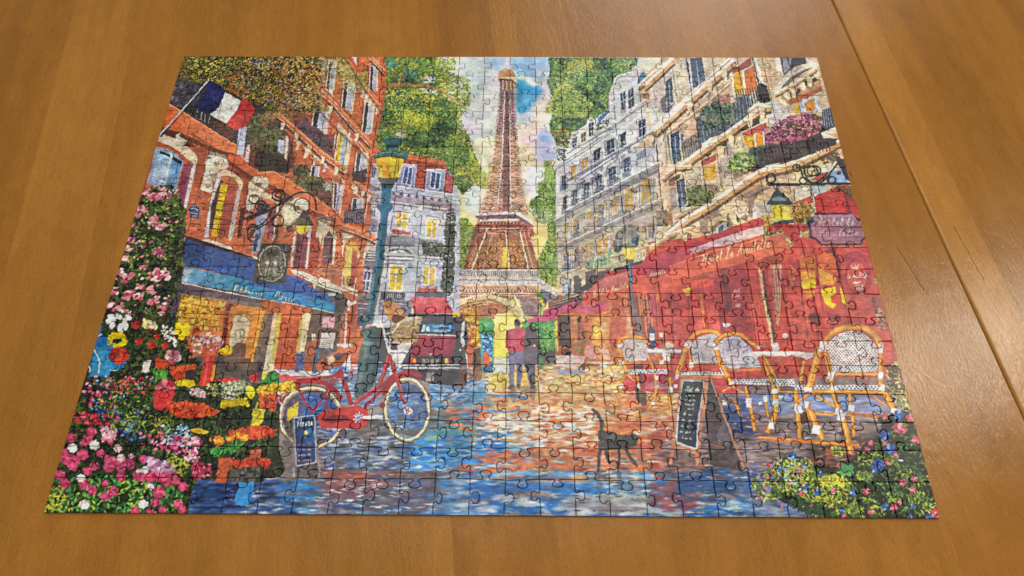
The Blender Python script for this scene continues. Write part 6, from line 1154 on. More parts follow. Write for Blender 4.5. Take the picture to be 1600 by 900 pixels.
P('a8643c', [0, 0, 560, 0, 560, 460, 0, 460], .1); P('cc9c4c', [300, 30, 480, 20, 480, 300, 320, 300], .12, to='d0ac68'); P('4a3e38', [20, 20, 130, 20, 130, 300, 30, 280], .14); P('a86c40', [130, 10, 250, 10, 240, 240, 200, 340, 140, 300], .1); P('46403e', [190, 30, 225, 30, 220, 240, 195, 240]); P('c07848', [240, 20, 310, 20, 320, 160, 250, 170], .09)
F(['6c8c4c', '4c6c3c', '8ca45c'], 160, 6, 13, [200, 230, 250, 160, 300, 270, 260, 350, 190, 350]); P('e0c850', [345, 60, 375, 100, 385, 310, 330, 310], .06); E('e0cc90', 420, 120, 38, 44); P('b44440', [480, 0, 620, 0, 640, 300, 540, 320, 470, 260], .08)
L('d8cc5c', 14, [5, 60, 15, 330]); P('c4b090', [620, 20, 680, 20, 680, 200, 620, 200], .1); P('55525c', [680, 10, 760, 10, 760, 210, 690, 200], .12); P('a4523c', [760, 10, 900, 10, 900, 260, 770, 200], .1); L('cc8c54', 9, [790, 10, 800, 200]); L('cc8c54', 7, [720, 20, 735, 180])
P('ac4248', [620, 420, 1600, 420, 1600, 700, 560, 680], .08)
P('b44040', [900, 10, 1600, 10, 1600, 480, 880, 480], .07); L('8c2c34', 6, [940, 0, 950, 200]); L('c88048', 14, [1285, 10, 1300, 120]); L('d08c7c', 9, [1010, 20, 1030, 200]); P('7a343c', [1370, 10, 1480, 10, 1500, 200, 1400, 160], .1)

S()
for x, y0, y1, w, c_, al in ((905, 505, 560, 8, '8c3034', .5), (1048, 455, 590, 5, '7c2c34', .5), (1062, 450, 600, 10, 'cc6c5c', .35), (1085, 440, 560, 6, '6c2a34', .5), (1100, 440, 590, 10, 'c4584c', .4), (1135, 420, 600, 8, '74303c', .5), (1180, 415, 600, 7, 'd07068', .35), (1195, 410, 610, 4, '6a2830', .6), (1232, 400, 610, 8, '7c2c38', .5), (1250, 400, 600, 6, 'd07468', .35), (1268, 440, 600, 4, '702a30', .6), (1340, 520, 600, 5, '782a34', .5), (1385, 470, 640, 6, '702c38', .5), (1398, 500, 640, 8, 'c06458', .3), (1012, 470, 560, 6, 'd08868', .5), (985, 480, 540, 4, '702c30', .5), (1160, 520, 600, 5, '702a34', .5), (1300, 500, 530, 30, '8c3038', .4)):
    P(c_, [x, y0, x + w, y0, x + w * 1.15 + (y1 - y0) * .1, y1, x + (y1 - y0) * .1, y1], .15, al)
for a in ([1040, 560, 1420, 548], [1160, 518, 1400, 508], [1100, 600, 1430, 612], [1270, 585, 1420, 590]): L('7c2a32', 2.2, a, a=.6); L('d88078', 1, np.array(a, float).reshape(2, 2) + [0, 2], a=.5)

S(980, 70, 4.706)
def sled(pts, w, c1='e2ded4', c2='c8a478', c3='54463c'):
    p = np.asarray(pts, float).reshape(-1, 2)
    L(c3, w * .55, p + [w * .2, w * .95], a=.75); L(c2, w * .6, p + [w * .08, w * .5]); L(c1, w * .42, p)
sled([95, 300, 200, 200, 345, 92], 34); sled([180, 640, 470, 365, 770, 92], 44, c2='b08058'); sled([290, 660, 470, 520, 640, 385, 780, 262], 18, c3='7c6450'); sled([555, 745, 770, 580, 960, 440, 1060, 432], 44); sled([1095, 365, 1250, 275, 1400, 172], 24, c3='4c4038')
for i in range(9): P('5c4a3c' if i % 2 else 'dcc49c', [118 + i * 28, 345 - i * 27, 142 + i * 28, 322 - i * 27, 150 + i * 28, 345 - i * 27, 130 + i * 28, 362 - i * 27], .1)
for q in ([432, 115, 500, 100, 520, 270, 470, 320], [515, 98, 560, 95, 575, 225, 535, 262]): win(q, 'b4bcc4', '2c4a72', 1, 2, .14)
for q in ([292, 285, 330, 258, 332, 365, 298, 372],): win(q, 'c4c8cc', '34506c', 1, 2, .14)
for a in ([205, 330, 232, 560], [372, 190, 400, 400], [600, 300, 620, 430], [770, 250, 800, 420], [1040, 110, 1075, 330]): L('8c7c68', 5, a, a=.6)
for x, y in ((740, 200), (605, 320), (455, 460), (270, 650)): P('e4d8c0', sm([x - 14, y - 30, x + 12, y - 30, x + 18, y + 10, x + 4, y + 55, x - 12, y + 38], 3, True), .08); L('54463c', 7, [x + 22, y - 22, x + 16, y + 20, x + 6, y + 60], a=.8)
F(['5c2c44', '9c4c64', 'b4687c', '7c3c54', 'c48490', '6c5c3c', '4c5438'], 300, 6, 13, [1020, 660, 1150, 600, 1190, 530, 1320, 500, 1430, 560, 1420, 640, 1300, 700, 1220, 750, 1040, 750])
S(960, 210, 5.625)
sled([600, 238, 760, 128, 980, -10], 36); sled([545, 715, 720, 618, 900, 560, 1170, 398, 1345, 285], 40, c3='6a5440'); sled([450, 842, 560, 750, 700, 752], 20); sled([430, 385, 520, 292, 640, 268], 18)
for q in ([505, 30, 545, 15, 540, 235, 518, 250], [552, 12, 590, 0, 578, 225, 548, 240]): win(q, 'b8c0c8', '2c4668', 1, 2, .14)
for a in ([935, 165, 958, 465], [1000, 65, 1010, 300], [465, 60, 476, 260], [630, 300, 650, 480], [760, 290, 775, 430]): L('6a5e50', 6, a, a=.6)
for x, y in ((700, 790), (1080, 620), (960, 650)): L('6a5848', 9, [x - 60, y + 40, x, y + 10, x + 50, y + 50], a=.6, s=True)
P('5c4c44', [1130, 560, 1290, 480, 1400, 455, 1300, 500, 1200, 560], .1, a=.6); P('4c4038', [640, 655, 760, 640, 900, 600, 1000, 600, 900, 650, 760, 700], .1, a=.35)
F(['54623c', '3c4c34', '74804c', '8c8c64', 'a89c78'], 260, 7, 14, [640, 480, 760, 440, 880, 520, 860, 580, 740, 640, 630, 630, 600, 560]); F(['a8b47c', '7c9c4c', 'c4c884', '5c7c44'], 160, 7, 14, [1040, 200, 1120, 150, 1200, 190, 1240, 260, 1160, 320, 1050, 330, 1000, 300])
S(1120, 210, 5.625)
sled([440, 282, 620, 272, 740, 205, 960, 105], 34); P('d0c02c', [485, 620, 560, 616, 645, 614, 655, 740, 575, 745, 510, 762], .06); L('4c3c20', 8, [562, 616, 578, 745]); P('e4d870', [590, 625, 630, 625, 635, 720, 595, 730], .05)
bk = '1f2630'
L(bk, 13, [460, 442, 700, 440, 1190, 436]); ring(bk, 12, 482, 392, 38, 40); ring(bk, 12, 712, 294, 36, 32); L(bk, 15, [735, 270, 775, 310, 790, 370, 830, 420, 900, 430, 960, 390, 1000, 340, 1080, 240], s=True); ring(bk, 11, 860, 320, 60, 44); ring(bk, 7, 870, 340, 30, 26)
P('2c3a44', sm([512, 500, 540, 485, 570, 500, 620, 545, 660, 590, 655, 618, 480, 618, 440, 610, 480, 565], 2, True), .08); P('5c7480', sm([500, 560, 550, 545, 620, 560, 610, 585, 500, 585], 2, True), .08)

# second pass over the two right-hand facades: balconies, deep windows, broad lit ledges
S(900, 80, 2.409)
for a, w, c_ in (([-40, 492, 130, 396, 310, 296], 9, '8c9098'), ([-40, 610, 130, 522, 320, 425], 14, '74767e'), ([-40, 735, 140, 650, 335, 556], 13, '7a7a80'), ([-30, 385, 120, 295, 280, 190], 6, '9ca0a8')): L(c_, w, a, a=.7); L('e4e4e2', w * .35, np.asarray(a, float).reshape(-1, 2) - [0, w * .6]); L('4c4c54', w * .3, np.asarray(a, float).reshape(-1, 2) + [0, w * .6], a=.7)
for x, y in ((20, 520), (75, 495), (130, 465), (190, 435), (250, 402), (20, 640), (80, 612), (150, 580), (215, 545), (285, 515)):
    P('6c7488', [x - 16, y - 16, x + 18, y - 34, x + 18, y - 8, x - 16, y + 10], .15, .35); rail([x - 18, y - 16, x + 20, y - 36, x + 20, y - 8, x - 18, y + 12], 6, '3c465c', .14)
P('b8a488', [0, 600, 150, 540, 320, 450, 330, 560, 150, 640, 0, 720], .05, .25); P('94887c', [0, 720, 150, 650, 330, 570, 330, 640, 250, 690, 0, 819], .08, .45)
def dwin(q, c_='34465c'): P('d4ccc0', np.asarray(q, float).reshape(4, 2).mean(0) + (np.asarray(q, float).reshape(4, 2) - np.asarray(q, float).reshape(4, 2).mean(0)) * [1.35, 1.06], .05); P(c_, q, .15, to='5c7084'); L('a8b4c0', 3, [bil(q, .5, .1), bil(q, .5, 1)]); L('20262e', 4, [bil(q, 0, 0), bil(q, 1, 0)])
for q in ([343, 118, 366, 100, 372, 190, 350, 212], [436, 30, 480, 26, 492, 112, 446, 140], [360, 318, 392, 300, 400, 410, 370, 430], [384, 492, 412, 480, 420, 576, 392, 590]): dwin(q)
P('8c8478', [405, 340, 470, 300, 480, 370, 410, 420], .15, .8); rail([400, 345, 475, 300, 480, 365, 408, 420], 9, '4c5058', .16)
P('46505a', [455, 250, 540, 205, 640, 190, 650, 250, 560, 310, 470, 340], .2, .85); rail([470, 250, 650, 170, 655, 235, 480, 330], 14, '8c949c', .12); F(['3c5444', '54705a', '2c4048', '6c8460', '8c7c6c'], 240, 4, 8, [470, 230, 530, 195, 600, 200, 590, 260, 490, 300])
P('d09a34', [596, 85, 628, 75, 636, 150, 606, 165], .08); P('c4682f', [638, 75, 672, 55, 684, 150, 648, 165], .08); L('e4dcd0', 6, [634, 70, 644, 165]); L('d8ccb8', 7, [588, 80, 602, 190]); P('2c2a2c', [690, 120, 722, 130, 726, 180, 690, 190], .2); rail([600, 150, 690, 130, 700, 190, 615, 215], 10, '3c444e', .16)
def bl(p, w, under=True):
    p = np.asarray(p, float).reshape(-1, 2)
    if under: L('3f342c', w * .8, p + [w * .3, w * 1.45], a=.75)
    L('c89c6c', w * .95, p + [w * .15, w * .75]); L('e2dccf', w * .75, p); L('f0ece4', w * .22, p - [0, w * .25])
bl([262, 130, 330, 66, 372, 26], 15); bl([300, 300, 420, 190, 600, 32], 17); bl([398, 428, 480, 368, 580, 300, 700, 212, 735, 205], 17); bl([340, 690, 430, 620, 520, 568, 600, 512, 690, 452, 780, 432, 850, 410, 1005, 330], 18); bl([280, 740, 350, 690, 440, 660], 11, False); bl([330, 478, 380, 436, 440, 430], 10)
for x, y in ((585, 330), (548, 372), (702, 232), (655, 262), (505, 130), (560, 80), (430, 205), (640, 590), (560, 615), (410, 690), (1000, 380), (820, 150), (880, 110), (285, 330)):
    P('d8c4a0', sm([x - 16, y - 10, x + 8, y - 14, x + 16, y, x + 10, y + 26, x - 4, y + 20, x - 6, y + 4], 3, True), .1); L('4c3c30', 5, [x + 17, y - 6, x + 14, y + 20], a=.8)
P('a4544a', [640, 305, 712, 272, 716, 296, 650, 324], .08); P('d0a23c', [645, 322, 672, 314, 678, 360, 652, 364], .08); P('d08430', [678, 312, 706, 302, 710, 352, 682, 360], .08); L('e0e0dc', 6, [676, 312, 682, 362])
P('cca43c', [482, 440, 504, 432, 508, 482, 488, 488], .08); P('d09a38', [508, 430, 528, 420, 532, 476, 512, 482], .08)
P('2e2e34', [690, 375, 760, 345, 900, 330, 980, 330, 985, 350, 830, 410, 740, 425, 690, 410], .2, .9); rail([700, 370, 960, 330, 965, 375, 710, 415], 20, '4c4450', .14)
F(['5c2c44', '8c4460', 'a8607a', '6c3450', 'c48898', '4c4438', '3c4834'], 520, 3.5, 7.5, [710, 300, 770, 262, 830, 250, 900, 235, 930, 270, 890, 320, 800, 350, 730, 345]); F(['8ca45c', '5c7c44', 'b0bc7c', '3c5c3c', '486048'], 260, 4, 8, [585, 410, 620, 380, 670, 395, 680, 430, 620, 455, 580, 450]); F(['4c5c3c', '6c7c4c', '3c4834', '8c8c64'], 260, 4, 8, [425, 540, 465, 505, 520, 530, 510, 570, 440, 580])
bk = '232a32'
L(bk, 5.5, [720, 500, 880, 500, 1036, 496]); ring(bk, 5, 738, 478, 17, 18); L(bk, 6, [832, 432, 850, 448, 856, 470, 874, 490, 906, 494, 932, 476, 950, 455], s=True); ring(bk, 5, 886, 452, 26, 19); ring(bk, 4.5, 834, 440, 14, 13); ring(bk, 4.5, 963, 484, 15, 13)

# second pass over the cafe front
S(860, 380, 2.409)
def pan(q, c1, c2, e='6c2830'):
    P(c1, q, .08, to=c2, ax=(q[0], q[1], q[4], q[5])); a = np.asarray(q, float).reshape(4, 2); L(e, 3.5, [a[0], a[3]], a=.8); L('d88878', 1.6, [a[0] + [4, 0], a[3] + [4, 0]], a=.6); L(e, 3, [a[1], a[2]], a=.7)
for q in ([395, 150, 452, 140, 466, 400, 412, 400], [456, 150, 515, 142, 530, 390, 470, 395], [525, 150, 558, 145, 580, 330, 545, 335], [575, 140, 620, 135, 645, 330, 600, 325], [742, 110, 778, 100, 815, 390, 780, 390], [868, 70, 930, 60, 975, 400, 915, 400]): pan(q, 'b0403e', 'be544e')
P('8c3440', [665, 110, 738, 95, 770, 400, 700, 400], .08, .8); P('9c3c4c', sm([686, 180, 700, 165, 720, 180, 728, 225, 712, 255, 694, 235], 3, True), .08)
for t_, x0, y0, x1, h in (('Hotel', 692, 184, 716, 12), ('Le Amulette', 684, 203, 726, 12), ('n', 696, 218, 708, 8), ('1768', 698, 240, 716, 12)): T('dcc4c4', 2.2, t_, x0, y0, x1, y0 - 2, h)
P('4c2a34', [640, 90, 662, 86, 690, 250, 668, 260], .1, .8); P('d09040', [563, 190, 574, 188, 584, 270, 574, 272], .08, .8); P('dcc028', [500, 172, 534, 165, 526, 200, 514, 196], .06); P('d08c40', [398, 180, 414, 176, 418, 210, 404, 212], .06)
for x in (335, 352, 366): L('c88c5c', 4, [x, 190, x + 14, 340]); L('6c3434', 3, [x + 5, 190, x + 19, 340])
P('54606c', [322, 280, 345, 275, 352, 350, 330, 352], .1, .7); P('b06c48', [220, 210, 290, 190, 300, 380, 240, 400], .1, .5)
P('c47c78', [128, 205, 160, 165, 215, 130, 300, 104, 302, 152, 200, 175], .05, to='b84c4a', ax=(200, 130, 230, 200)); P('bc4c42', [128, 206, 200, 176, 302, 152, 306, 186, 200, 214, 134, 240], .05); T('e0c89c', 2.4, 'Hotel le Amulette', 166, 202, 300, 166, 22)
P('a83c4a', sm([318, 110, 380, 62, 440, 32, 500, 24, 540, 32, 480, 70, 452, 100, 400, 128, 330, 150], 3, True), .05, to='b8505a', ax=(350, 120, 500, 30)); P('b44444', [318, 112, 400, 128, 452, 100, 460, 136, 520, 150, 480, 180, 360, 190, 310, 180], .06); P('9c3c44', [364, 105, 432, 88, 440, 118, 370, 132], .08); T('dcc4bc', 2.4, 'Rotonette', 366, 128, 438, 112, 20)
P('c4584a', [455, 88, 500, 62, 600, 34, 760, -6, 880, -40, 900, 20, 790, 62, 640, 96, 520, 130, 462, 138], .05, to='c86650', ax=(470, 110, 850, 0)); L('8c3434', 3, [462, 138, 520, 132, 640, 98, 790, 64, 900, 22]); L('e09c84', 3, [455, 88, 600, 34, 880, -40]); T('e6d49c', 3, 'Hotel Le Amulette', 572, 84, 832, 14, 38, .35)
L('d4c898', 9, [788, 92, 805, 200, 838, 375]); L('3c2a34', 8, [804, 100, 818, 220, 846, 370]); L('8c2c34', 4, [790, 215, 830, 210]); P('b88c7c', [832, 84, 872, 78, 874, 160, 862, 296, 850, 290], .1)
for i in range(6): L('dcc4a0' if i % 2 else '8c4844', 2.4, [836 + i * 6.5, 84, 846 + i * 4.5, 190, 852 + i * 2, 292])
for a in ([905, 80, 915, 100, 905, 120, 912, 160], [918, 90, 905, 110, 920, 130, 910, 160], [896, 105, 910, 112, 924, 100], [898, 130, 910, 138, 922, 128]): L('d8b85c', 2.6, a, s=True)
P('b86c38', [940, 62, 996, 48, 1004, 110, 946, 112], .1, .9); P('d89c38', [944, 108, 998, 104, 1000, 140, 948, 142], .08); P('dcc424', [946, 142, 1000, 136, 1000, 168, 952, 172], .06); P('d08a38', [955, 182, 998, 178, 996, 200, 966, 206], .08); P('c4603c', [1005, 44, 1064, 34, 1078, 110, 1012, 90], .1, .9); P('d89c38', [1010, 90, 1076, 128, 1078, 152, 1018, 148], .08); P('dcc820', [1020, 172, 1074, 162, 1076, 186, 1056, 200, 1060, 222, 1076, 228, 1062, 244, 1036, 226, 1026, 200], .06); P('dcc820', [1090, 160, 1104, 186, 1122, 232, 1100, 222, 1094, 190], .06); L('8c3034', 7, [1002, 46, 1010, 130, 1024, 240]); L('a83838', 5, [946, 176, 1010, 166, 1076, 158]); L('782a32', 5, [936, 60, 950, 230]); L('782a32', 5, [1082, 60, 1090, 160])
E('8c3444', 1158, 118, 48, 72, -.1, .08, 20); E('b04844', 1154, 126, 38, 60, -.1, .07, 20); ring('6c2430', 3, 1154, 126, 39, 61, rot=-.1)
for t_, x0, y0, x1, h in (('Hotel', 1130, 100, 1160, 16), ('Le Amulette', 1116, 132, 1192, 18), ('depuis', 1142, 152, 1170, 10), ('1768', 1148, 178, 1178, 18)): T('ecdcd0', 2.6, t_, x0, y0, x1, y0 - 5, h)
for a in ([1128, 205, 1150, 232, 1190, 232, 1215, 215], [1140, 232, 1165, 250, 1210, 240], [1110, 230, 1122, 300], [980, 300, 1260, 310], [800, 318, 900, 312], [400, 430, 620, 432]): L('74262e', 3, a, a=.7, s=True)
P('5c2c34', [975, 268, 1018, 262, 1022, 302, 982, 304], .12, .7); P('642c34', [1045, 262, 1090, 268, 1096, 295, 1052, 288], .12, .7); E('e4e0dc', 884, 347, 10, 10); P('c8d0d4', [650, 300, 682, 302, 680, 316, 652, 314], .05)
# ---- cafe tables and chairs
CN, CD, WH = 'cc8c34', '8c5424', 'd8dcdc'
def dots(poly, base, dot, sx, sy, r, off=.5):
    P(base, poly, .04); b = np.asarray(poly, float).reshape(-1, 2); lo, hi = b.min(0), b.max(0); j = 0; y = lo[1]
    while y < hi[1]:
        x = lo[0] + (off * sx if j % 2 else 0)
        while x < hi[0]:
            if all(inside(b, np.array([x + a]), np.array([y + c]))[0] for a, c in ((-r, 0), (r, 0), (0, -r), (0, r))): E(dot, x, y, r, r * .9, k=6, n=0)
            x += sx
        y += sy; j += 1
def cane(w, pts, s=False): L(CD, w * 1.3, pts, s=s); L(CN, w * 1.02, pts, s=s); L('deaf5c', w * .3, np.asarray(pts, float).reshape(-1, 2) - [w * .14, 0], s=s)
def band(x, y, w, h, r=0): w *= .9; h *= 1.15; c, s_ = np.cos(r), np.sin(r); P(WH, [[x + a * c - b * s_, y + a * s_ + b * c] for a, b in ((-w, -h), (w, -h), (w, h), (-w, h))], .03)
S(870, 490, 5.625)
P('cfc8c4', [0, 370, 130, 360, 260, 370, 240, 450, 130, 480, 0, 460], .06); P('8c9cc0', [0, 490, 240, 490, 240, 530, 80, 540, 0, 520], .08); P('4c4048', sm([65, 330, 90, 305, 140, 330, 120, 370, 80, 360], 3, True), .1); L('c87858', 4, [30, 385, 240, 400]); L('c87858', 4, [170, 430, 250, 440]); P('3c3840', [230, 440, 260, 430, 260, 500, 235, 500])
P('c0a0a0', sm([262, 380, 258, 310, 290, 280, 340, 290, 355, 340, 350, 400], 2, True), .06); P('d0c0b0', sm([370, 310, 420, 290, 460, 320, 478, 400, 400, 400], 2, True), .06); ring(CN, 10, 310, 340, 56, 70, 160, 330); ring(CN, 10, 420, 350, 66, 84, 190, 350); cane(18, [355, 330, 400, 400, 440, 460]); P('d0c0b0', [270, 420, 500, 420, 500, 450, 270, 440], .2)
for a in ([280, 440, 245, 600], [390, 440, 350, 640], [470, 450, 540, 600], [500, 340, 580, 420]): L('b87848', 10, a)
for x, y in ((275, 505), (380, 510), (490, 535), (530, 545), (400, 450), (430, 460)): band(x, y, 18, 12)
P('a4bccc', [750, 318, 880, 302, 1110, 312, 1110, 345, 900, 345, 780, 365], .03); P('dce0e0', [800, 308, 1100, 314, 1100, 334, 790, 338], .03); P('9c5c44', [780, 345, 1030, 345, 1020, 470, 800, 470], .1); cane(16, [800, 350, 850, 470, 880, 560]); cane(12, [870, 350, 960, 460]); P('d8dcdc', [930, 345, 1010, 350, 1000, 420, 940, 410], .05); L('6c3c38', 20, [1015, 350, 1015, 520])
P('28406c', sm([820, 110, 828, 70, 840, 110, 868, 145, 872, 295, 818, 295, 812, 150], 2, True), .08); P('c8d0d4', [822, 170, 870, 170, 872, 240, 824, 240], .05); P('d8d8d8', [905, 165, 945, 165, 945, 205, 920, 215], .05); L('3c2c34', 12, [925, 210, 935, 260]); E('d8ccc4', 990, 285, 44, 34); ring(CN, 8, 990, 290, 50, 46, 180, 360)
dots(sm([565, 290, 600, 235, 660, 215, 740, 225, 800, 270, 790, 410, 620, 415, 590, 360], 3, True), 'c4d0dc', '3c4c6c', 17, 11, 3.9)
cane(24, [545, 330, 555, 250, 620, 205, 690, 198, 770, 225, 820, 270], s=True); cane(26, [555, 290, 580, 400, 620, 510]); band(556, 285, 22, 16, -.2); P('a8583c', [610, 418, 830, 412, 830, 440, 620, 445], .08); P('3c3840', [690, 455, 770, 450, 760, 490, 690, 490])
dots([620, 492, 980, 488, 985, 530, 640, 530], 'ccd0d4', '3a3a48', 26, 14, 6); cane(16, [600, 530, 560, 680, 530, 790]); cane(18, [715, 530, 740, 700, 750, 800]); cane(22, [870, 540, 880, 640, 870, 740, 815, 830]); cane(10, [620, 530, 690, 590]); cane(10, [560, 620, 620, 540])
for x, y in ((575, 635), (725, 640), (885, 565), (885, 640), (850, 785), (575, 430), (930, 430), (1050, 640)): band(x, y, 20, 16)
L('54504c', 26, [745, 540, 745, 640]); P('4c484c', [690, 640, 790, 690, 800, 800, 770, 810, 700, 750], .1, a=.8); P('c0a4a0', [780, 600, 1000, 600, 980, 660, 790, 660], .15, a=.5)
dots(sm([1195, 270, 1250, 210, 1320, 180, 1400, 180, 1440, 210, 1420, 430, 1220, 430, 1195, 350], 3, True), 'ccd6de', '3c4a68', 19, 12, 4.2)
cane(32, [1150, 290, 1180, 220, 1250, 165, 1330, 150, 1410, 165, 1450, 200], s=True); cane(38, [1150, 260, 1110, 400, 1065, 530]); cane(16, [1170, 310, 1190, 500]); band(1160, 272, 30, 28, .4); P('a8583c', [1200, 434, 1430, 430, 1440, 460, 1210, 462], .08); dots([1100, 508, 1460, 512, 1460, 540, 1100, 540], 'ccd0d4', '3a3a48', 30, 13, 7)
P('c08050', [1080, 540, 1460, 545, 1470, 565, 1080, 560], .07); cane(24, [1000, 560, 1000, 700, 1010, 860]); cane(12, [1010, 610, 1070, 560]); band(1005, 670, 22, 24); band(1065, 550, 18, 18); band(1190, 450, 22, 22)
dots(sm([1420, 300, 1460, 230, 1530, 200, 1620, 200, 1620, 470, 1480, 465, 1435, 400], 3, True), 'ccd6de', '3c4a68', 19, 12, 4.2)
S(1130, 490, 5.293)
dots(sm([-10, 240, 40, 205, 100, 195, 170, 225, 240, 290, 300, 400, 290, 440, 60, 440, 10, 430], 3, True), 'c8d4de', '34508c', 17, 11, 4.0)
S(870, 490, 5.625)
cane(30, [1400, 300, 1425, 225, 1490, 185, 1560, 175, 1640, 195, 1720, 260, 1770, 300], s=True); cane(36, [1405, 300, 1440, 420, 1500, 560, 1530, 590]); band(1405, 290, 24, 26, -.3); band(1470, 500, 22, 34, -.4)
S(1130, 490, 5.293)
P('c88050', [0, 455, 320, 450, 320, 468, 0, 478], .08); P('d0d4d4', [200, 318, 420, 305, 760, 320, 750, 350, 690, 385, 640, 350, 300, 350, 270, 380, 220, 345], .03); P('eceeee', [260, 310, 640, 312, 640, 335, 260, 332], .02); P('b4643c', [320, 352, 640, 352, 640, 368, 330, 366], .07); E('d4d0d0', 430, 258, 34, 22); P('c8ccd0', [405, 275, 470, 275, 470, 305, 410, 305], .04); E('d8d8d8', 518, 182, 22, 20); L('3c3438', 12, [530, 195, 540, 260])
L('c4b48c', 26, [372, 0, 395, 110, 410, 250]); L('44343a', 22, [405, 40, 430, 240]); P('8c5c44', [420, 380, 520, 360, 510, 395, 430, 398], .1); cane(20, [350, 365, 420, 500, 470, 640]); cane(22, [670, 390, 650, 500, 640, 570])
dots([40, 545, 590, 538, 600, 600, 70, 575], 'ccd0d4', '34344c', 24, 15, 6.5); cane(30, [0, 420, 50, 540, 90, 580]); cane(22, [330, 380, 400, 560, 430, 640]); cane(14, [80, 600, 190, 665]); cane(14, [0, 640, 80, 600]); cane(26, [190, 600, 225, 760, 260, 900]); cane(44, [420, 620, 440, 750, 410, 900]); cane(16, [430, 640, 590, 645]); cane(18, [90, 700, 150, 850]); cane(18, [350, 700, 370, 850])
for x, y, w, h in ((215, 735, 26, 34), (437, 735, 28, 26), (428, 640, 32, 18), (350, 700, 20, 22), (75, 570, 26, 12), (300, 280, 18, 14), (15, 735, 22, 20), (310, 740, 16, 12)): band(x, y, w, h)
dots([590, 590, 1330, 585, 1335, 630, 600, 628], 'd0d4d6', '303044', 31, 15, 7); dots(sm([860, 270, 920, 190, 1000, 150, 1080, 140, 1170, 165, 1250, 240, 1280, 320, 1280, 478, 910, 478, 880, 400], 3, True), 'd6dce2', '3c4254', 25, 15, 5.6)
cane(44, [820, 260, 880, 185, 960, 125, 1060, 108, 1160, 118, 1250, 175, 1300, 250], s=True); cane(54, [800, 280, 760, 420, 710, 610]); cane(36, [850, 320, 880, 480, 910, 620]); cane(34, [1300, 260, 1300, 420, 1300, 600]); cane(26, [890, 495, 1100, 498, 1300, 495]); cane(24, [720, 640, 1000, 640, 1330, 645]); cane(36, [600, 630, 610, 760, 625, 900]); cane(18, [600, 740, 720, 650]); cane(18, [740, 650, 840, 720, 960, 780]); cane(40, [1330, 650, 1380, 740, 1410, 800]); cane(34, [910, 650, 950, 770, 980, 900]); cane(20, [1040, 660, 1060, 800, 1070, 900]); cane(40, [690, 750, 720, 850, 760, 910]); cane(18, [720, 820, 900, 830, 1400, 850]); cane(16, [1240, 680, 1350, 760]); L('7c4430', 22, [1210, 520, 1190, 590])
P('54302c', [640, 820, 690, 820, 700, 900, 640, 900], .1)
for x, y, w, h in ((825, 270, 36, 36), (1302, 285, 20, 36), (1300, 505, 22, 26), (890, 505, 30, 28), (705, 625, 34, 16), (915, 615, 28, 18), (1315, 608, 22, 22), (620, 775, 32, 26), (685, 750, 24, 24), (955, 805, 32, 22), (985, 850, 26, 30), (1405, 800, 26, 18), (1060, 775, 28, 24)): band(x, y, w, h, .15)
S(1170, 640, 5)
for a, w in (([20, 0, 50, 165], 24), ([215, 0, 190, 80, 140, 180], 34), ([380, 0, 390, 120, 400, 240], 30), ([480, 0, 520, 110, 580, 230], 40), ([720, 20, 760, 160, 800, 340], 38), ([810, 40, 820, 210], 26)): cane(w, a)
L('c87434', 26, [70, 215, 300, 235, 480, 245, 700, 265, 860, 272]); L('e0a050', 10, [90, 215, 330, 232]); L('e09840', 12, [520, 252, 720, 262])
for x, y, w, h in ((180, 120, 28, 26), (395, 12, 34, 16), (525, 150, 34, 28), (720, 50, 30, 28)): band(x, y, w, h, .2)
P('b05c34', [800, 20, 1100, 40, 1100, 62, 800, 44], .1)
# ---- chalk board A-frame and cat
S(870, 490, 5.625)
P('4c474c', [1340, 570, 1400, 640, 1480, 905, 1300, 905], .1); L('b08068', 16, [1350, 560, 1420, 740, 1480, 905])
P('b8846c', [1095, 565, 1340, 570, 1310, 905, 1045, 905], .06); P('b0bcc8', [1110, 580, 1300, 590, 1265, 905, 1066, 905], .05); P('3e4246', [1118, 592, 1290, 600, 1255, 905, 1078, 905], .1)
T('c8ccd0', 6, 'Plat du', 1130, 680, 1260, 684, 44); 
for i, (a, b) in enumerate(((1140, 1220), (1128, 1225), (1130, 1215), (1150, 1210))): T('a4a8b0', 4, 'menu du', a, 725 + i * 38, b, 728 + i * 38, 22)
S(890, 640, 5)
P('52484c', [1060, 0, 1180, 0, 1280, 270, 1360, 480, 1100, 430, 1080, 250], .12); P('6c6468', [1150, 200, 1200, 100, 1260, 200, 1230, 290, 1170, 270], .1, a=.6); L('a87864', 20, [1190, 0, 1270, 190, 1370, 480]); L('8c6048', 10, [1100, 270, 1230, 300])
P('b47c60', [835, 0, 1055, 0, 1010, 440, 985, 440, 985, 345, 830, 290, 800, 430, 775, 430], .06); P('b4bcc4', [850, 0, 1028, 0, 1002, 312, 832, 262], .05); P('3a4046', [866, 0, 1012, 0, 988, 296, 846, 250], .1); L('bc8c60', 12, [830, 285, 985, 340]); P('6c5c58', [830, 300, 980, 350, 985, 440, 800, 430], .12, a=.7)
for i, (a, b, h) in enumerate(((890, 960, 30), (880, 985, 24), (875, 970, 22), (865, 980, 24), (880, 950, 22))): T('b4b8bc', 4, 'du jour vin'[:7 + i], a, 40 + i * 46, b, 46 + i * 46, h)
K = '4a4645'
L(K, 26, [195, 10, 240, 60, 262, 110, 258, 170], s=True); P(K, sm([240, 170, 290, 170, 380, 190, 450, 200, 480, 190, 530, 200, 535, 260, 500, 290, 460, 300, 400, 300, 330, 310, 250, 320, 232, 250], 3, True), .14)
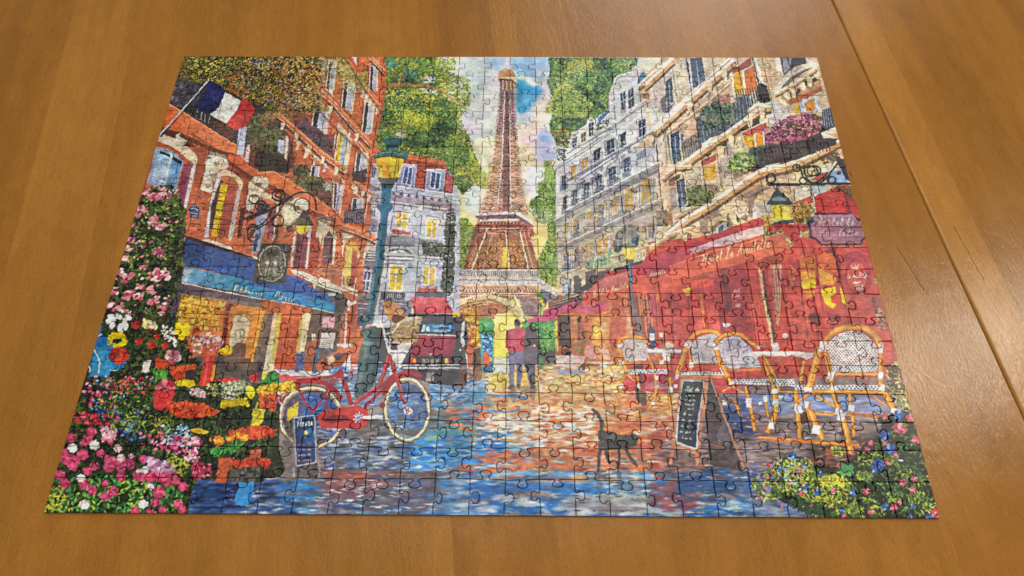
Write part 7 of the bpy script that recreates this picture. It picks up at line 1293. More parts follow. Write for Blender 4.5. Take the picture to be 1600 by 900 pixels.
for a, w in (([250, 290, 235, 380, 230, 490], 30), ([285, 310, 300, 370, 320, 430], 26), ([385, 280, 395, 380, 385, 480], 26), ([440, 280, 470, 360, 520, 420, 530, 450], 30)): L(K, w, a, .14, w * .6, s=True)
P('3c3836', [400, 240, 480, 230, 470, 290, 410, 300], .1, a=.5); P('6c6660', [490, 200, 530, 205, 530, 250, 500, 250], .1); L('c07058', 12, [480, 290, 560, 420, 600, 470], a=.7)
for x in (225, 385): P('5c5450', [x - 14, 480, x + 20, 480, x + 30, 640, x - 10, 620], .2, a=.35)
# ---- bicycle
S(350, 490, 5.625)
RD, RW = '9c3038', 'd4c49c'
P('c8ccd4', [640, 730, 720, 690, 700, 780, 640, 800], .06)
S(); E('5a4e5c', 487, 655, 44, 44, 0, .15, 28); P('3c5490', [478, 615, 510, 620, 530, 645, 500, 655, 480, 645], .12); P('bca838', [450, 640, 468, 628, 465, 660, 448, 665], .08); P('4c4c48', [446, 660, 470, 650, 480, 690, 455, 685], .12); E('4a5c84', 640, 640, 28, 40, 0, .15, 24, a=.9); E('6a6468', 640, 655, 28, 26, 0, .1, 24)
F(['3c5c9c', '5c80b4', '8ca4c8', '54505c'], 160, 3, 7, [610, 620, 660, 615, 668, 670, 612, 672], 4, 0, .1)
F(['3c5c9c', '4c70a8', '7c94bc', '5c5460'], 140, 3, 7, [470, 615, 525, 620, 530, 690, 470, 680], 4, 0, .1)
for p in ((487, 653, 49, 47, 0, 360), (637.5, 640, 34, 48, 0, 360)): ring('4c3c3c', 2, p[0], p[1], p[2] + 2.5, p[3] + 2.5); ring(RW, 4.6, *p); ring('efe4c4', 1.4, p[0] - .6, p[1] - .6, p[2], p[3])
ring(RD, 7, 487, 652, 55, 57, 185, 330); ring(RD, 7, 640, 638, 42, 56, 200, 300); P(RD, [0, 0, .1, 0, 0, .1])
S(350, 490, 5.625)
P('c0544c', [480, 545, 560, 540, 640, 560, 830, 550, 860, 575, 840, 600, 700, 590, 640, 605, 560, 600, 490, 590], .07); P('9c3038', [640, 570, 860, 560, 860, 590, 650, 600], .06); P('e0887c', [640, 565, 840, 553, 840, 562, 650, 576], .04)
L(RD, 22, [640, 620, 700, 740, 770, 860]); L(RD, 20, [960, 580, 880, 740, 780, 870]); L(RD, 18, [880, 860, 950, 640, 1000, 570]); P('a83c40', [990, 530, 1030, 485, 1055, 500, 1060, 570, 1145, 800, 1110, 805, 1030, 570, 1000, 590], .07); L(RD, 40, [1060, 600, 1130, 810]); L(RD, 20, [880, 575, 980, 550, 1030, 500])
P('ac3c3c', [900, 860, 1000, 830, 1180, 815, 1250, 830, 1280, 905, 880, 905], .07); L(RD, 30, [1150, 800, 1300, 700, 1440, 600, 1500, 545]); L('d08078', 6, [1150, 792, 1300, 692, 1440, 590]); L(RD, 26, [1240, 830, 1380, 690, 1510, 560]); L(RD, 34, [1370, 640, 1420, 500, 1460, 370]); L('c85c54', 12, [1365, 640, 1415, 500, 1450, 375]); L(RD, 28, [1460, 360, 1500, 480, 1520, 560, 1560, 620]); E('8c2830', 1400, 810, 26, 30)
# lamp post base over the bike (behind frame)
S(350, 490, 5.625)
P('4a5f62', [1225, 250, 1390, 255, 1375, 330, 1360, 400, 1350, 560, 1320, 640, 1180, 760, 1150, 720, 1175, 560, 1200, 330], .09); P('5c7070', [1240, 300, 1270, 300, 1230, 560, 1200, 690, 1170, 680, 1195, 540], .08); P('34484c', [1340, 330, 1375, 330, 1350, 560, 1310, 640, 1300, 560], .09, a=.8); P('3f5a60', [1240, 100, 1350, 110, 1320, 250, 1230, 250], .1); P('28505f', [1260, 0, 1320, 0, 1260, 120, 1200, 240, 1225, 120], .08); E('6c8890', 1275, 265, 50, 20)
L(RD, 28, [1190, 760, 1300, 690, 1440, 590, 1500, 545]); L('d08078', 6, [1190, 750, 1300, 680, 1440, 582]); L(RD, 24, [1240, 830, 1380, 690, 1510, 560]); L(RD, 32, [1370, 640, 1420, 500, 1460, 370]); L('c85c54', 11, [1365, 640, 1415, 500, 1450, 375])
L('d8ccc8', 22, [1255, 115, 1330, 100, 1400, 120, 1420, 200, 1450, 260], s=True); L('c4786c', 22, [1250, 120, 1310, 105]); L('d4d4dc', 20, [1420, 200, 1440, 270, 1460, 350]); L('ccd0dc', 12, [1470, 200, 1460, 350]); L('d8d8e0', 12, [1430, 180, 1520, 160, 1575, 90], s=True)
S(610, 490, 5.625)
P('a8906c', sm([10, 130, 60, 80, 160, 70, 240, 40, 285, 30, 260, 130, 240, 250, 40, 250, 20, 190], 2, True), .12); F(['c4ac84', '8c7450', 'b49468', '745c3c', 'd0bc98'], 420, 7, 16, [20, 120, 150, 80, 270, 40, 240, 245, 40, 245], 4, 0, .5); P('ba7c4c', sm([0, 0, 60, -10, 150, 10, 130, 60, 60, 80, 20, 60], 2, True), .1)
L('d8ccc0', 14, [20, 180, 90, 90], a=.9)
S(390, 350, 5.625)
P('bc8250', sm([1180, 690, 1220, 680, 1300, 790, 1330, 850, 1270, 870, 1210, 800], 2, True), .08); P('c89060', sm([1240, 690, 1290, 690, 1390, 820, 1340, 850, 1290, 790], 2, True), .08)
for i in range(4): L('8c5830', 5, [1215 + i * 24, 730 + i * 28, 1245 + i * 20, 715 + i * 28]); L('e0b484', 5, [1255 + i * 22, 710 + i * 26, 1275 + i * 20, 700 + i * 26])
P('5c3420', sm([1260, 810, 1320, 800, 1380, 830, 1340, 870, 1270, 870], 3, True), .1); L('c8b494', 16, [1310, 880, 1400, 830, 1500, 820], .1, s=True)
S(330, 640, 5)
P('b03c3a', [830, 60, 900, 0, 1225, 0, 1225, 60, 1215, 120, 1150, 160, 860, 150], .07); P('7c2c30', sm([860, 80, 960, 50, 1060, 50, 1060, 90, 960, 110], 3, True), .12); E('b8383a', 1170, 90, 56, 60, 0, .06); L('e0b4a4', 4, [880, 150, 1150, 158])
for i in range(9): t = i / 9 * 6.283; L('d4dce0', 9, [1155, 66, 1155 + 42 * np.cos(t), 66 + 46 * np.sin(t)])
E('4c8cc0', 1155, 66, 12); L('d8dce0', 26, [1190, 66, 1350, 62]); P('c8ccd0', [1280, 48, 1350, 46, 1350, 80, 1280, 78], .05)
L('5c3438', 8, [60 + 590, -10, 610, -40]); E('c8ccd0', 1760 - 330, 24, 1, 1)
S(610, 640, 5); E('d0d4d8', 145, 15, 36, 30); L('b8383a', 6, [120, 10, 170, 20]); L('b8383a', 6, [148, -10, 142, 40])
S(610, 490, 5.625); L(RD, 44, [20, 430, 60, 560, 130, 800], .06, 22); L('c4544c', 12, [30, 430, 70, 560, 130, 780]); L(RD, 18, [0, 600, 80, 560, 180, 555], s=True); E('d4d8dc', 160, 855, 38, 36); L('b8383a', 8, [135, 845, 190, 865]); L('b8383a', 8, [165, 825, 158, 890])
# fleurs board
S(330, 640, 5)
P('6c605c', [600, 120, 640, 60, 660, 480, 640, 580, 520, 560], .12, a=.6); P('80787c', [640, 62, 820, 38, 848, 430, 830, 520, 640, 520, 645, 460], .07); P('56504f', [660, 460, 840, 420, 830, 540, 660, 540], .14); L('9c9098', 10, [645, 460, 645, 540]); L('9c9098', 10, [840, 420, 846, 540])
P('a8b0c0', [648, 66, 814, 42, 828, 420, 664, 452], .05); P('2f4674', [656, 74, 806, 52, 818, 412, 672, 442], .1, to='34466c'); P('3c6cac', [740, 150, 810, 140, 812, 260, 760, 280, 720, 220], .1, a=.7)
T('d8dce0', 7, 'Fleurs', 672, 142, 800, 126, 62); E('d0c070', 745, 185, 16, 20); E('e0d8b0', 740, 178, 8); L('6c9c5c', 5, [745, 205, 742, 240]); 
for i, c_ in enumerate(('a84c44', 'b49098', '9ca4b8', 'c08448')): T(c_, 5, 'roses du', 672, 285 + i * 42, 790, 278 + i * 42, 20)
# ---- flowers on the left
S()
DK = ['23261c', '2e3a22', '38442a', '1e2220', '4a5a30', '2c3030']
P('33372c', [226, 296, 270, 290, 290, 330, 292, 365, 262, 372, 285, 420, 262, 500, 280, 560, 350, 600, 400, 620, 440, 600, 436, 700, 446, 735, 436, 748, 305, 752, 292, 806, 60, 806, 130, 580, 155, 500], .2)
P('2c6ea8', [152, 505, 170, 500, 205, 580, 240, 570, 220, 600, 136, 600], .1); P('3c88b8', [148, 545, 165, 540, 180, 585, 140, 590], .08)
L('d4dce0', 2.2, [162, 505, 164, 518, 152, 527], s=True); L('d4dce0', 2.2, [146, 547, 155, 565, 153, 585], s=True); L('d4dce0', 1.8, [139, 573, 140, 582]); L('d4dce0', 1.4, [170, 580, 220, 578])
F(DK + ['5a6a34'], 3200, 2, 5, [226, 296, 270, 290, 290, 330, 285, 420, 262, 500, 270, 545, 215, 560, 160, 520, 175, 440])
F(['5c7434', '788c40', '4c6438', '98a04c'], 260, 1.6, 3.2, [228, 300, 280, 292, 285, 340, 260, 430, 210, 470, 200, 400], leaf=True)
PK = ['c87c8c', 'd8a4a8', 'b4566c', 'e0c0b8', 'a84860', 'cc8c90']
for x, y, r in ((228, 300, 6), (236, 306, 6), (247, 306, 6), (260, 305, 7), (255, 296, 5), (222, 325, 6), (230, 328, 5), (240, 345, 7), (246, 355, 6), (258, 353, 5), (210, 352, 5), (205, 376, 5), (200, 388, 5), (195, 405, 6), (248, 392, 7), (252, 430, 11), (240, 432, 8), (187, 425, 6), (200, 435, 9), (205, 460, 7), (220, 448, 6), (235, 455, 7), (240, 470, 8), (200, 462, 8), (180, 458, 5), (220, 464, 8), (178, 480, 8), (188, 482, 6), (254, 485, 7), (200, 490, 6), (223, 418, 5), (215, 335, 5)):
    F(PK, 11, r * .3, r * .62, [x - r, y - r * .7, x + r, y - r * .7, x + r, y + r * .7, x - r, y + r * .7], 1.3, mix=1)
F(PK + ['d8d4c4'], 110, 1.2, 2.6, [228, 296, 280, 292, 270, 500, 170, 495, 180, 440], 1.3, mix=1)
F(['2c3a22', '38482a', '22241e', '46542c', '3c2c28'], 1500, 2, 5, [175, 495, 275, 495, 300, 560, 360, 600, 300, 610, 150, 600, 200, 570])
def fl(cols, x, y, r, n=9, rr=.5):
    for i in range(n):
        t = i * 2.4; q = r * .62 * np.sqrt((i + .5) / n)
        E(cols[i % len(cols)], x + q * np.cos(t), y + q * .85 * np.sin(t), r * rr, r * rr * .8, rs.uniform(0, 3), .1, 8)
    for i in range(4): t = rs.uniform(0, 6.28); L('3c2c20', r * .08, [x, y, x + r * .6 * np.cos(t), y + r * .5 * np.sin(t)], a=.6)
S(90, 490, 5.625)
for i, (x, y) in enumerate(((490, 50), (540, 30), (590, 80), (480, 110), (560, 110), (620, 40), (550, 150), (600, 120), (450, 70), (470, 30))): E('dcdedc', x, y, 36, 24, i * .7, .05); 
for x, y in ((470, 215), (530, 205), (580, 215), (500, 190), (460, 255), (510, 290), (560, 275), (590, 260), (550, 190)): E('d4b81c', x, y, 34, 24, x * .1, .1)
fl(['b83c30', 'c04c3c', '98302c'], 535, 375, 105, 22, .34)
for x, y, r in ((690, 100, 45), (820, 130, 30), (715, 250, 40), (825, 280, 42), (875, 205, 32), (945, 285, 36), (1215, 150, 40)): fl(['b8342c', 'c84838', '982824'], x, y, r, 7)
for x, y in ((1060, 110), (1100, 140), (1140, 120), (1050, 160), (1120, 180), (1090, 210), (1140, 170)): E('d4b81c', x, y, 32, 26, x * .07, .1)
F(['dcdcd4', 'd0d0c8'], 40, 8, 17, [910, 110, 1010, 120, 1060, 260, 1040, 300, 960, 240, 920, 180], 1.3, mix=1); F(['d8d4c4', 'd8c870', 'c8c4b0'], 36, 10, 22, [760, 60, 880, 80, 870, 140, 760, 140], 1.5, mix=1)
fl(['c88c90', 'd8a8a8', 'b46c78', 'a04858'], 1015, 385, 95, 22, .3); F(['c8a088', 'd8c0a8', 'b07858', 'a05848'], 70, 8, 17, [1170, 200, 1270, 210, 1270, 350, 1190, 340], 1.3, mix=1); F(['d09aa0', 'c4848c', 'e0c0bc'], 50, 10, 22, [1260, 180, 1340, 180, 1420, 210, 1480, 250, 1440, 300, 1350, 330, 1290, 290], 1.6, mix=1)
P('b83830', [1300, 370, 1390, 372, 1370, 460, 1340, 645, 1240, 640, 1270, 480], .07); P('d06c5c', [1310, 372, 1340, 373, 1300, 640, 1275, 640], .05, a=.5); P('c48c34', [1370, 460, 1400, 460, 1370, 600, 1345, 600], .07); E('d4bc20', 1480, 335, 60, 30, 0, .1); E('d4bc20', 1500, 305, 30, 20); F(['c87060', 'a85040', 'd08878'], 30, 8, 15, [1340, 250, 1420, 260, 1400, 360, 1340, 360], 2.4, 70, .4)
P('5a504c', [1410, 380, 1600, 360, 1600, 560, 1390, 570], .1); L('b03c34', 20, [1370, 590, 1480, 590, 1580, 580])
P('b8482c', [860, 390, 1000, 430, 960, 490, 860, 490], .08); P('c0502c', [980, 470, 1220, 450, 1230, 490, 1120, 510, 1120, 580, 1020, 580], .08); P('a84028', [980, 510, 1110, 505, 1110, 590, 1030, 590], .08); P('3c3034', [1120, 510, 1230, 500, 1200, 590, 1130, 580], .12)
P('d0d0c8', [760, 420, 828, 418, 800, 530, 736, 525], .06); F(['3c7c34', '58983c', '2c5c2c', '7cac4c'], 90, 16, 36, [820, 500, 970, 500, 960, 600, 820, 600], 8, 80, .5)
fl(['b4424c', 'c86c74', '9c2c38', 'cc7c80'], 950, 660, 110, 20, .34); P('b43838', sm([830, 690, 1030, 700, 1000, 760, 900, 870, 830, 780], 2, True), .1); P('c0492c', [970, 780, 1260, 790, 1410, 860, 1400, 905, 940, 905], .08); F(['b84428', 'c85838', 'a03c24'], 120, 12, 26, [970, 780, 1260, 790, 1410, 870, 1390, 900, 950, 900], 2)
E('d0b81c', 1130, 615, 85, 30, .15, .1); F(['d8c424', 'c0a818'], 40, 9, 18, [1040, 590, 1200, 600, 1200, 650, 1060, 640]); F(['c8a8b0', 'd8c8c8', 'b08890'], 60, 9, 18, [1160, 650, 1310, 690, 1300, 750, 1180, 720], 1.3, mix=1); F(['8c8c5c', '6c7048', 'a8a870', '4c4c38'], 160, 9, 18, [1310, 620, 1600, 620, 1600, 740, 1300, 720]); P('d4be1c', sm([1430, 800, 1500, 770, 1580, 740, 1600, 780, 1560, 820, 1480, 815], 2, True), .1)
F(DK, 1200, 10, 24, [240, 580, 830, 520, 830, 905, 130, 905]); F(['b85070', 'c87088', 'd090a0', '98304c'], 60, 10, 22, [250, 560, 560, 560, 560, 880, 160, 880], 1.4, mix=1); F(['5c94c0', '8cb4d4', '3c68b4', 'a8c4d8'], 60, 6, 12, [280, 540, 830, 560, 830, 900, 200, 900], 1.4, mix=1); F(['7c9434', '98a83c', '4c6c2c', 'c4c050'], 170, 9, 24, [440, 560, 830, 600, 830, 905, 300, 905], 4, leaf=True); F(['c84c48', 'b83c40', 'c87c84'], 46, 9, 18, [560, 560, 830, 560, 830, 720, 380, 700], 1.5, mix=1)
S(350, 490, 5.625)
P('2f3a28', [-20, 760, 300, 700, 480, 900, 440, 1200, -40, 1200], .2); F(DK + ['5c6c34'], 700, 10, 24, [-40, 640, 460, 600, 480, 905, -40, 905]); E('d0b81c', 80, 790, 110, 34, -.05, .12); F(['d8c424', 'b89c18', 'e0d050'], 90, 9, 20, [-20, 760, 200, 750, 230, 820, -20, 830]); P('3c8040', sm([340, 590, 380, 530, 440, 510, 490, 560, 480, 620, 400, 640], 3, True), .2); P('cdc040', [350, 520, 400, 530, 350, 590, 335, 570], .1)
F(['d4bc30', 'd8a030', 'e0cc50', 'c8702c'], 130, 10, 22, [300, 650, 480, 620, 620, 600, 630, 680, 480, 720, 460, 760, 320, 760], 1.4); F(['c85c3c', 'b84838', 'd07c4c'], 90, 10, 22, [310, 720, 470, 700, 450, 860, 310, 820], 1.4); P('c0b030', sm([205, 640, 260, 650, 280, 700, 240, 760, 200, 700], 3, True), .15); L('c0b038', 20, [300, 780, 280, 860, 250, 900], s=True); F(['a83c38', 'c8c8c4'], 30, 8, 18, [480, 700, 540, 700, 520, 800, 480, 800], mix=1); P('b83c38', sm([-20, 580, 60, 565, 120, 580, 100, 620, 0, 620], 3, True), .1); P('b83838', sm([220, 570, 290, 520, 300, 560, 280, 610], 3, True), .12); F(['b8b8a8', '8c9470', 'd0ccb8', '6c7450'], 200, 8, 16, [-20, 610, 200, 600, 200, 700, 100, 760, -20, 750])
S(50, 640, 5)
P('22281f', [330, 0, 1440, 60, 1260, 540, 1200, 830, 60, 830, 150, 560], .2)
F(DK, 3000, 9, 22, [330, 0, 1500, 40, 1420, 440, 1240, 620, 1200, 825, 70, 825, 150, 560])
F(['3c7040', '58904c', '2c5c38', '6c9c4c', '347848'], 420, 12, 26, [160, 540, 900, 520, 1180, 640, 1180, 825, 90, 820], 1.9, leaf=True)
F(['c0b038', 'a8a838', '7c9438'], 120, 8, 20, [80, 620, 220, 600, 320, 820, 70, 825], 2.5, leaf=True); F(['a8b83c', '8ca838', 'c8c848'], 40, 14, 28, [480, 560, 900, 560, 860, 820, 300, 820], 2.5, leaf=True)
MG = ['a83c5c', 'b84c6c', '98304c', 'c05878']
for x, y, r in ((300, 230, 48), (460, 180, 46), (430, 240, 46), (400, 270, 34), (610, 260, 28), (240, 340, 40), (390, 360, 52), (280, 400, 58), (310, 450, 46), (340, 400, 40), (530, 350, 40), (600, 400, 50), (600, 460, 50), (690, 430, 60), (760, 430, 50), (700, 490, 40), (480, 450, 42), (430, 490, 42), (210, 520, 46), (250, 590, 48), (400, 590, 48), (465, 640, 44), (630, 650, 48), (570, 690, 46), (690, 540, 44), (565, 590, 36), (865, 395, 36), (840, 520, 60), (920, 530, 56), (1000, 520, 60), (1080, 480, 56), (1050, 560, 56), (1120, 560, 44), (1180, 610, 44), (990, 655, 56), (960, 735, 40), (1015, 790, 36), (1140, 750, 42), (1170, 790, 40), (800, 805, 40), (920, 810, 36), (1290, 260, 46), (1110, 290, 46), (225, 390, 34)):
    for i in range(6): t = i * 1.05 + x; E(MG[i % 4], x + r * .42 * np.cos(t), y + r * .36 * np.sin(t), r * .56, r * .46, t, .1, 9)
    E('cc7490', x - r * .15, y - r * .15, r * .3, r * .22, 0, .1, a=.4)
WF = ['d4d4d0', 'dcdcd8', 'c0bcbc']
for x, y, r in ((310, 310, 46), (485, 285, 48), (670, 310, 40), (375, 545, 44), (400, 755, 50), (865, 750, 48), (925, 610, 34), (690, 385, 40), (770, 370, 26), (880, 480, 40), (830, 490, 24), (575, 210, 40), (620, 190, 30), (580, 160, 24)):
    pk = ['d0a8b0', 'd8c0c4', 'c08c9c'] if (x, y) in ((670, 310), (690, 385), (575, 210), (620, 190), (580, 160), (770, 370)) else WF
    for i in range(7): t = i * .9 + y; E(pk[i % 3], x + r * .45 * np.cos(t), y + r * .38 * np.sin(t), r * .46, r * .36, t, .06, 9)
F(['b890a4', 'd0b4c0', 'a0708c', '8c7090'], 140, 10, 22, [900, 380, 1100, 430, 1120, 490, 960, 500, 900, 440], 1.5, mix=1); F(['c88ca0', 'd8b0b8', 'b45c74'], 60, 9, 18, [530, 130, 660, 150, 640, 260, 540, 260], 1.3, mix=1)
F(['88b8d0', 'a8d0e0', '5c94c4', 'd8e0e4'], 110, 7, 14, [1000, 130, 1200, 120, 1260, 220, 1240, 300, 1010, 280], 1.3, mix=1); F(['c86080', 'b84c6c', 'd890a0'], 90, 8, 17, [820, 160, 1330, 220, 1300, 400, 850, 300], 1.4, mix=1); F(['3c68b4', '5c8ccc', '2c4890', '88a8d4'], 70, 8, 16, [460, 0, 900, 20, 860, 260, 760, 280], 1.5, mix=1); F(['b83c44', 'c85860', 'a02c40'], 60, 10, 20, [320, 30, 700, 40, 620, 130, 330, 110], 1.4, mix=1); F(['7c9438', '98a848', '5c7c34', 'b8b04c'], 260, 8, 22, [560, 0, 1120, 60, 1100, 220, 620, 160], 4, leaf=True); F(['c8b038', '8c9c3c', 'a8a84c', 'd0b860'], 110, 8, 20, [1050, 330, 1240, 420, 1180, 540, 1060, 420], 2.5, leaf=True)
P('c04c2c', sm([1120, 0, 1440, 0, 1450, 40, 1340, 60, 1180, 70, 1080, 30], 2, True), .1); F(['b84428', 'c85c34', 'a03820'], 100, 12, 24, [1100, 0, 1450, 10, 1440, 50, 1150, 65], 2); E('cfa838', 1310, 175, 74, 22, .1, .12); P('d0702c', sm([1380, 250, 1420, 210, 1500, 190, 1520, 270, 1450, 290], 2, True), .12); E('d8a838', 1460, 250, 34, 28); F(['c87080', 'd8a0a8', 'b04c64', 'e0ccd0'], 70, 9, 18, [1180, 190, 1300, 220, 1290, 420, 1200, 400], 1.4, mix=1); F(['b83c54', 'a83048', 'c87488'], 60, 10, 20, [1250, 420, 1430, 440, 1420, 520, 1260, 560], 1.4, mix=1)
S(330, 640, 5)
P('2c3428', [0, 100, 220, 90, 300, 140, 520, 180, 430, 330, 460, 480, 380, 560, 140, 560, 0, 520], .2); F(DK + ['3c6c34', '4c8040'], 900, 9, 22, [0, 60, 340, 60, 520, 200, 430, 340, 140, 400, 0, 370]); F(['3f8c4c', '58a048', '2c6c38'], 70, 12, 26, [0, 280, 260, 250, 200, 340, 0, 370], 2.4, leaf=True); P('c4b838', [330, 0, 430, 0, 400, 110, 370, 135, 310, 135, 325, 60], .12)
P('bc4a34', sm([120, 180, 220, 190, 330, 140, 430, 130, 510, 190, 430, 210, 380, 210, 340, 190, 260, 230, 200, 240], 2, True), .1); F(['b84030', 'c85838', 'a43828'], 110, 12, 26, [120, 180, 330, 140, 510, 170, 500, 210, 300, 230], 2)
for x, y, r in ((60, 250, 52), (150, 235, 40), (260, 225, 40), (200, 200, 34)):
    for i in range(8): t = i * .8; E(('d07830', 'd8a03c', 'c8602c')[i % 3], x + r * .5 * np.cos(t), y + r * .45 * np.sin(t), r * .42, r * .3, t, .1, 8)
    E('dcb848', x, y, r * .34, r * .3)
P('b85c3c', [60, 390, 185, 380, 160, 470, 120, 580, 30, 580], .08); P('b8442c', sm([150, 430, 230, 420, 300, 380, 380, 390, 450, 400, 460, 440, 400, 480, 330, 440, 280, 480, 200, 470], 2, True), .1); P('b86040', [305, 320, 395, 315, 385, 380, 300, 390], .08); F(['c04c34', 'a83c2c', 'cc6040'], 90, 12, 24, [150, 400, 450, 390, 450, 470, 200, 470], 1.8); F(['44423c', '5c564c', '2c3430', '38422f'], 260, 12, 26, [140, 480, 400, 460, 400, 560, 140, 560])
P('3f94cc', sm([218, 572, 280, 578, 335, 568, 330, 640, 318, 690, 290, 750, 190, 752, 190, 680, 215, 620], 2, True), .05); P('2c74ac', [300, 600, 330, 590, 320, 690, 290, 745, 285, 690], .06, a=.7)
# ---- flowers bottom right
S(1170, 640, 5)
P('1a1e19', sm([140, 560, 200, 430, 330, 350, 480, 400, 560, 480, 700, 440, 840, 360, 900, 260, 1020, 200, 1120, 80, 1280, 0, 1480, 840, 640, 845, 330, 740, 200, 680], 2, True), .2)
DG = ['181c16', '20281e', '283022', '141816', '2f3c28']
F(DG, 2600, 9, 22, [150, 560, 220, 430, 340, 350, 480, 420, 700, 450, 860, 340, 1020, 200, 1130, 60, 1290, 0, 1490, 845, 640, 845, 340, 740]); F(DG, 300, 9, 20, [1000, 60, 1280, 0, 1340, 200, 1060, 160])
YG = ['a8a83c', '8c9c3c', 'c4c054', '5c7c3c', '6c9448']
for x, y, r, n in ((290, 430, 80, 40), (250, 500, 80, 40), (430, 430, 70, 34), (440, 520, 70, 34), (660, 550, 90, 60), (600, 540, 60, 34), (760, 590, 70, 36), (270, 610, 60, 36), (500, 690, 56, 30), (640, 700, 60, 36), (820, 790, 80, 40), (900, 510, 60, 34), (750, 470, 60, 30), (100, 580, 80, 44), (150, 680, 60, 26), (1200, 500, 60, 30), (1320, 680, 80, 36), (1380, 550, 70, 30), (1140, 680, 60, 26), (1000, 780, 60, 26), (930, 380, 80, 30), (1100, 390, 60, 24), (700, 320, 60, 30), (1390, 760, 60, 26), (930, 690, 50, 20)):
    F(YG, int(n * 1.3), 12, 26, [x - r, y - r * .6, x + r, y - r * .6, x + r, y + r * .6, x - r, y + r * .6], 3.6, leaf=True)
F(['2f4a2c', '3c5c34', '4c7040', '5c8448', '2c4030', '6c8c3c'], 900, 12, 26, [170, 540, 230, 430, 340, 370, 480, 430, 600, 500, 700, 460, 860, 360, 1000, 230, 1130, 120, 1280, 20, 1470, 840, 660, 840, 380, 730, 230, 660], 3.2, leaf=True, mix=.6)
F(['a8ac40', '8c9c3c', 'c4c054', '6c8c3c', '7ca048'], 420, 12, 24, [200, 560, 250, 440, 340, 390, 480, 450, 560, 520, 740, 500, 800, 600, 860, 780, 700, 800, 520, 720, 260, 640], 3.6, leaf=True)
F(['c0bc3c', 'd0c848', 'a8ac38'], 70, 12, 24, [560, 510, 740, 520, 740, 600, 570, 600], 3.4, leaf=True); F(['4c8858', '5c9c60'], 40, 18, 34, [710, 430, 800, 430, 800, 500, 720, 500], 1.6, leaf=True)
for x, y, r in ((160, 425, 26), (175, 500, 20), (395, 480, 26), (655, 628, 22), (915, 635, 34), (705, 430, 22), (1170, 140, 54), (1200, 150, 40), (1060, 48, 34), (1260, 60, 40), (1300, 230, 40), (950, 255, 28), (920, 305, 30), (1060, 250, 26), (1140, 350, 24), (1078, 405, 26), (1290, 535, 30), (1275, 620, 32), (1195, 560, 34), (1130, 760, 34), (1175, 720, 26), (1450, 800, 44), (1460, 830, 30), (740, 828, 24), (945, 795, 26), (255, 750, 18), (485, 745, 18), (75, 700, 16), (810, 340, 18), (20, 490, 16), (410, 650, 26)):
    for i in range(5): t = i * 1.26 + x; E(('b8485c', 'c8687c', 'a0384c', 'd08c98')[i % 4], x + r * .45 * np.cos(t), y + r * .45 * np.sin(t), r * .5, r * .42, t, .1, 8)
    E('d8a8a8', x, y, r * .2)
for x, y, r in ((1010, 430, 60), (985, 460, 40), (810, 645, 28), (1060, 755, 34), (1100, 300, 50), (1060, 200, 50), (1170, 35, 50), (1270, 750, 24), (1400, 830, 30), (535, 640, 34), (1260, 830, 18), (560, 495, 26), (350, 350, 34), (240, 460, 22), (725, 785, 24), (440, 600, 30), (10, 580, 24)):
    for i in range(5): t = i * 1.26 + x; E(('34509c', '4c7cc0', '2c4484', '88b0d4')[i % 4], x + r * .45 * np.cos(t), y + r * .45 * np.sin(t), r * .5, r * .38, t, .1, 8)
F(['a8c4d8', 'd4d8dc', '6c9ccc', 'c88c98'], 60, 7, 14, [160, 380, 460, 370, 460, 640, 220, 620], 1.5, mix=1); E('d4d4d0', 1180, 390, 24, 9); E('d0d0c8', 435, 755, 20, 14); P('b85c40', [600, 300, 640, 300, 670, 380, 600, 390], .1, a=.6)
S(1130, 490, 5.293)
F(['3c4434', '5c6c40', 'a0a05c', 'c0bc80', '2c3028', '343c34'], 420, 6, 13, [1340, 420, 1470, 380, 1560, 820, 1440, 800, 1360, 620]); F(['a84840', '4c4438', 'c08870'], 60, 6, 12, [1270, 20, 1350, 0, 1390, 180, 1290, 120], mix=1)
S(1170, 640, 5)
F(['a8ac40', '8c9c3c', '5c7c3c', '3c5c34', 'c4c054'], 160, 12, 24, [20, 520, 160, 470, 240, 560, 260, 680, 180, 720, 60, 640], 3.4, leaf=True); F(['c06078', 'd090a0', '5c8cc4'], 26, 8, 16, [20, 520, 160, 460, 220, 680, 80, 690], 1.4, mix=1)
F(['34503a', '2c402c', '4c7040'], 160, 12, 26, [300, 720, 420, 700, 640, 790, 640, 838, 470, 830], 3, leaf=True)
# ---- deeper, softer near street
S()
for k_ in range(60):
    x = rs.uniform(440, 1180); y = rs.uniform(735, 804); w_ = rs.uniform(14, 50)
    E(('4c3c48', '5c4440', '2c4470', '34588c', '6a5048', '8c5844')[rs.randint(6)], x, y, w_, rs.uniform(2, 5), 0, .15, 14, a=.35)
for k_ in range(26): E(('d09850', 'c87c48', 'd8b070')[rs.randint(3)], rs.uniform(760, 960), rs.uniform(610, 760), rs.uniform(10, 30), rs.uniform(1.5, 4), 0, .15, 14, a=.45)
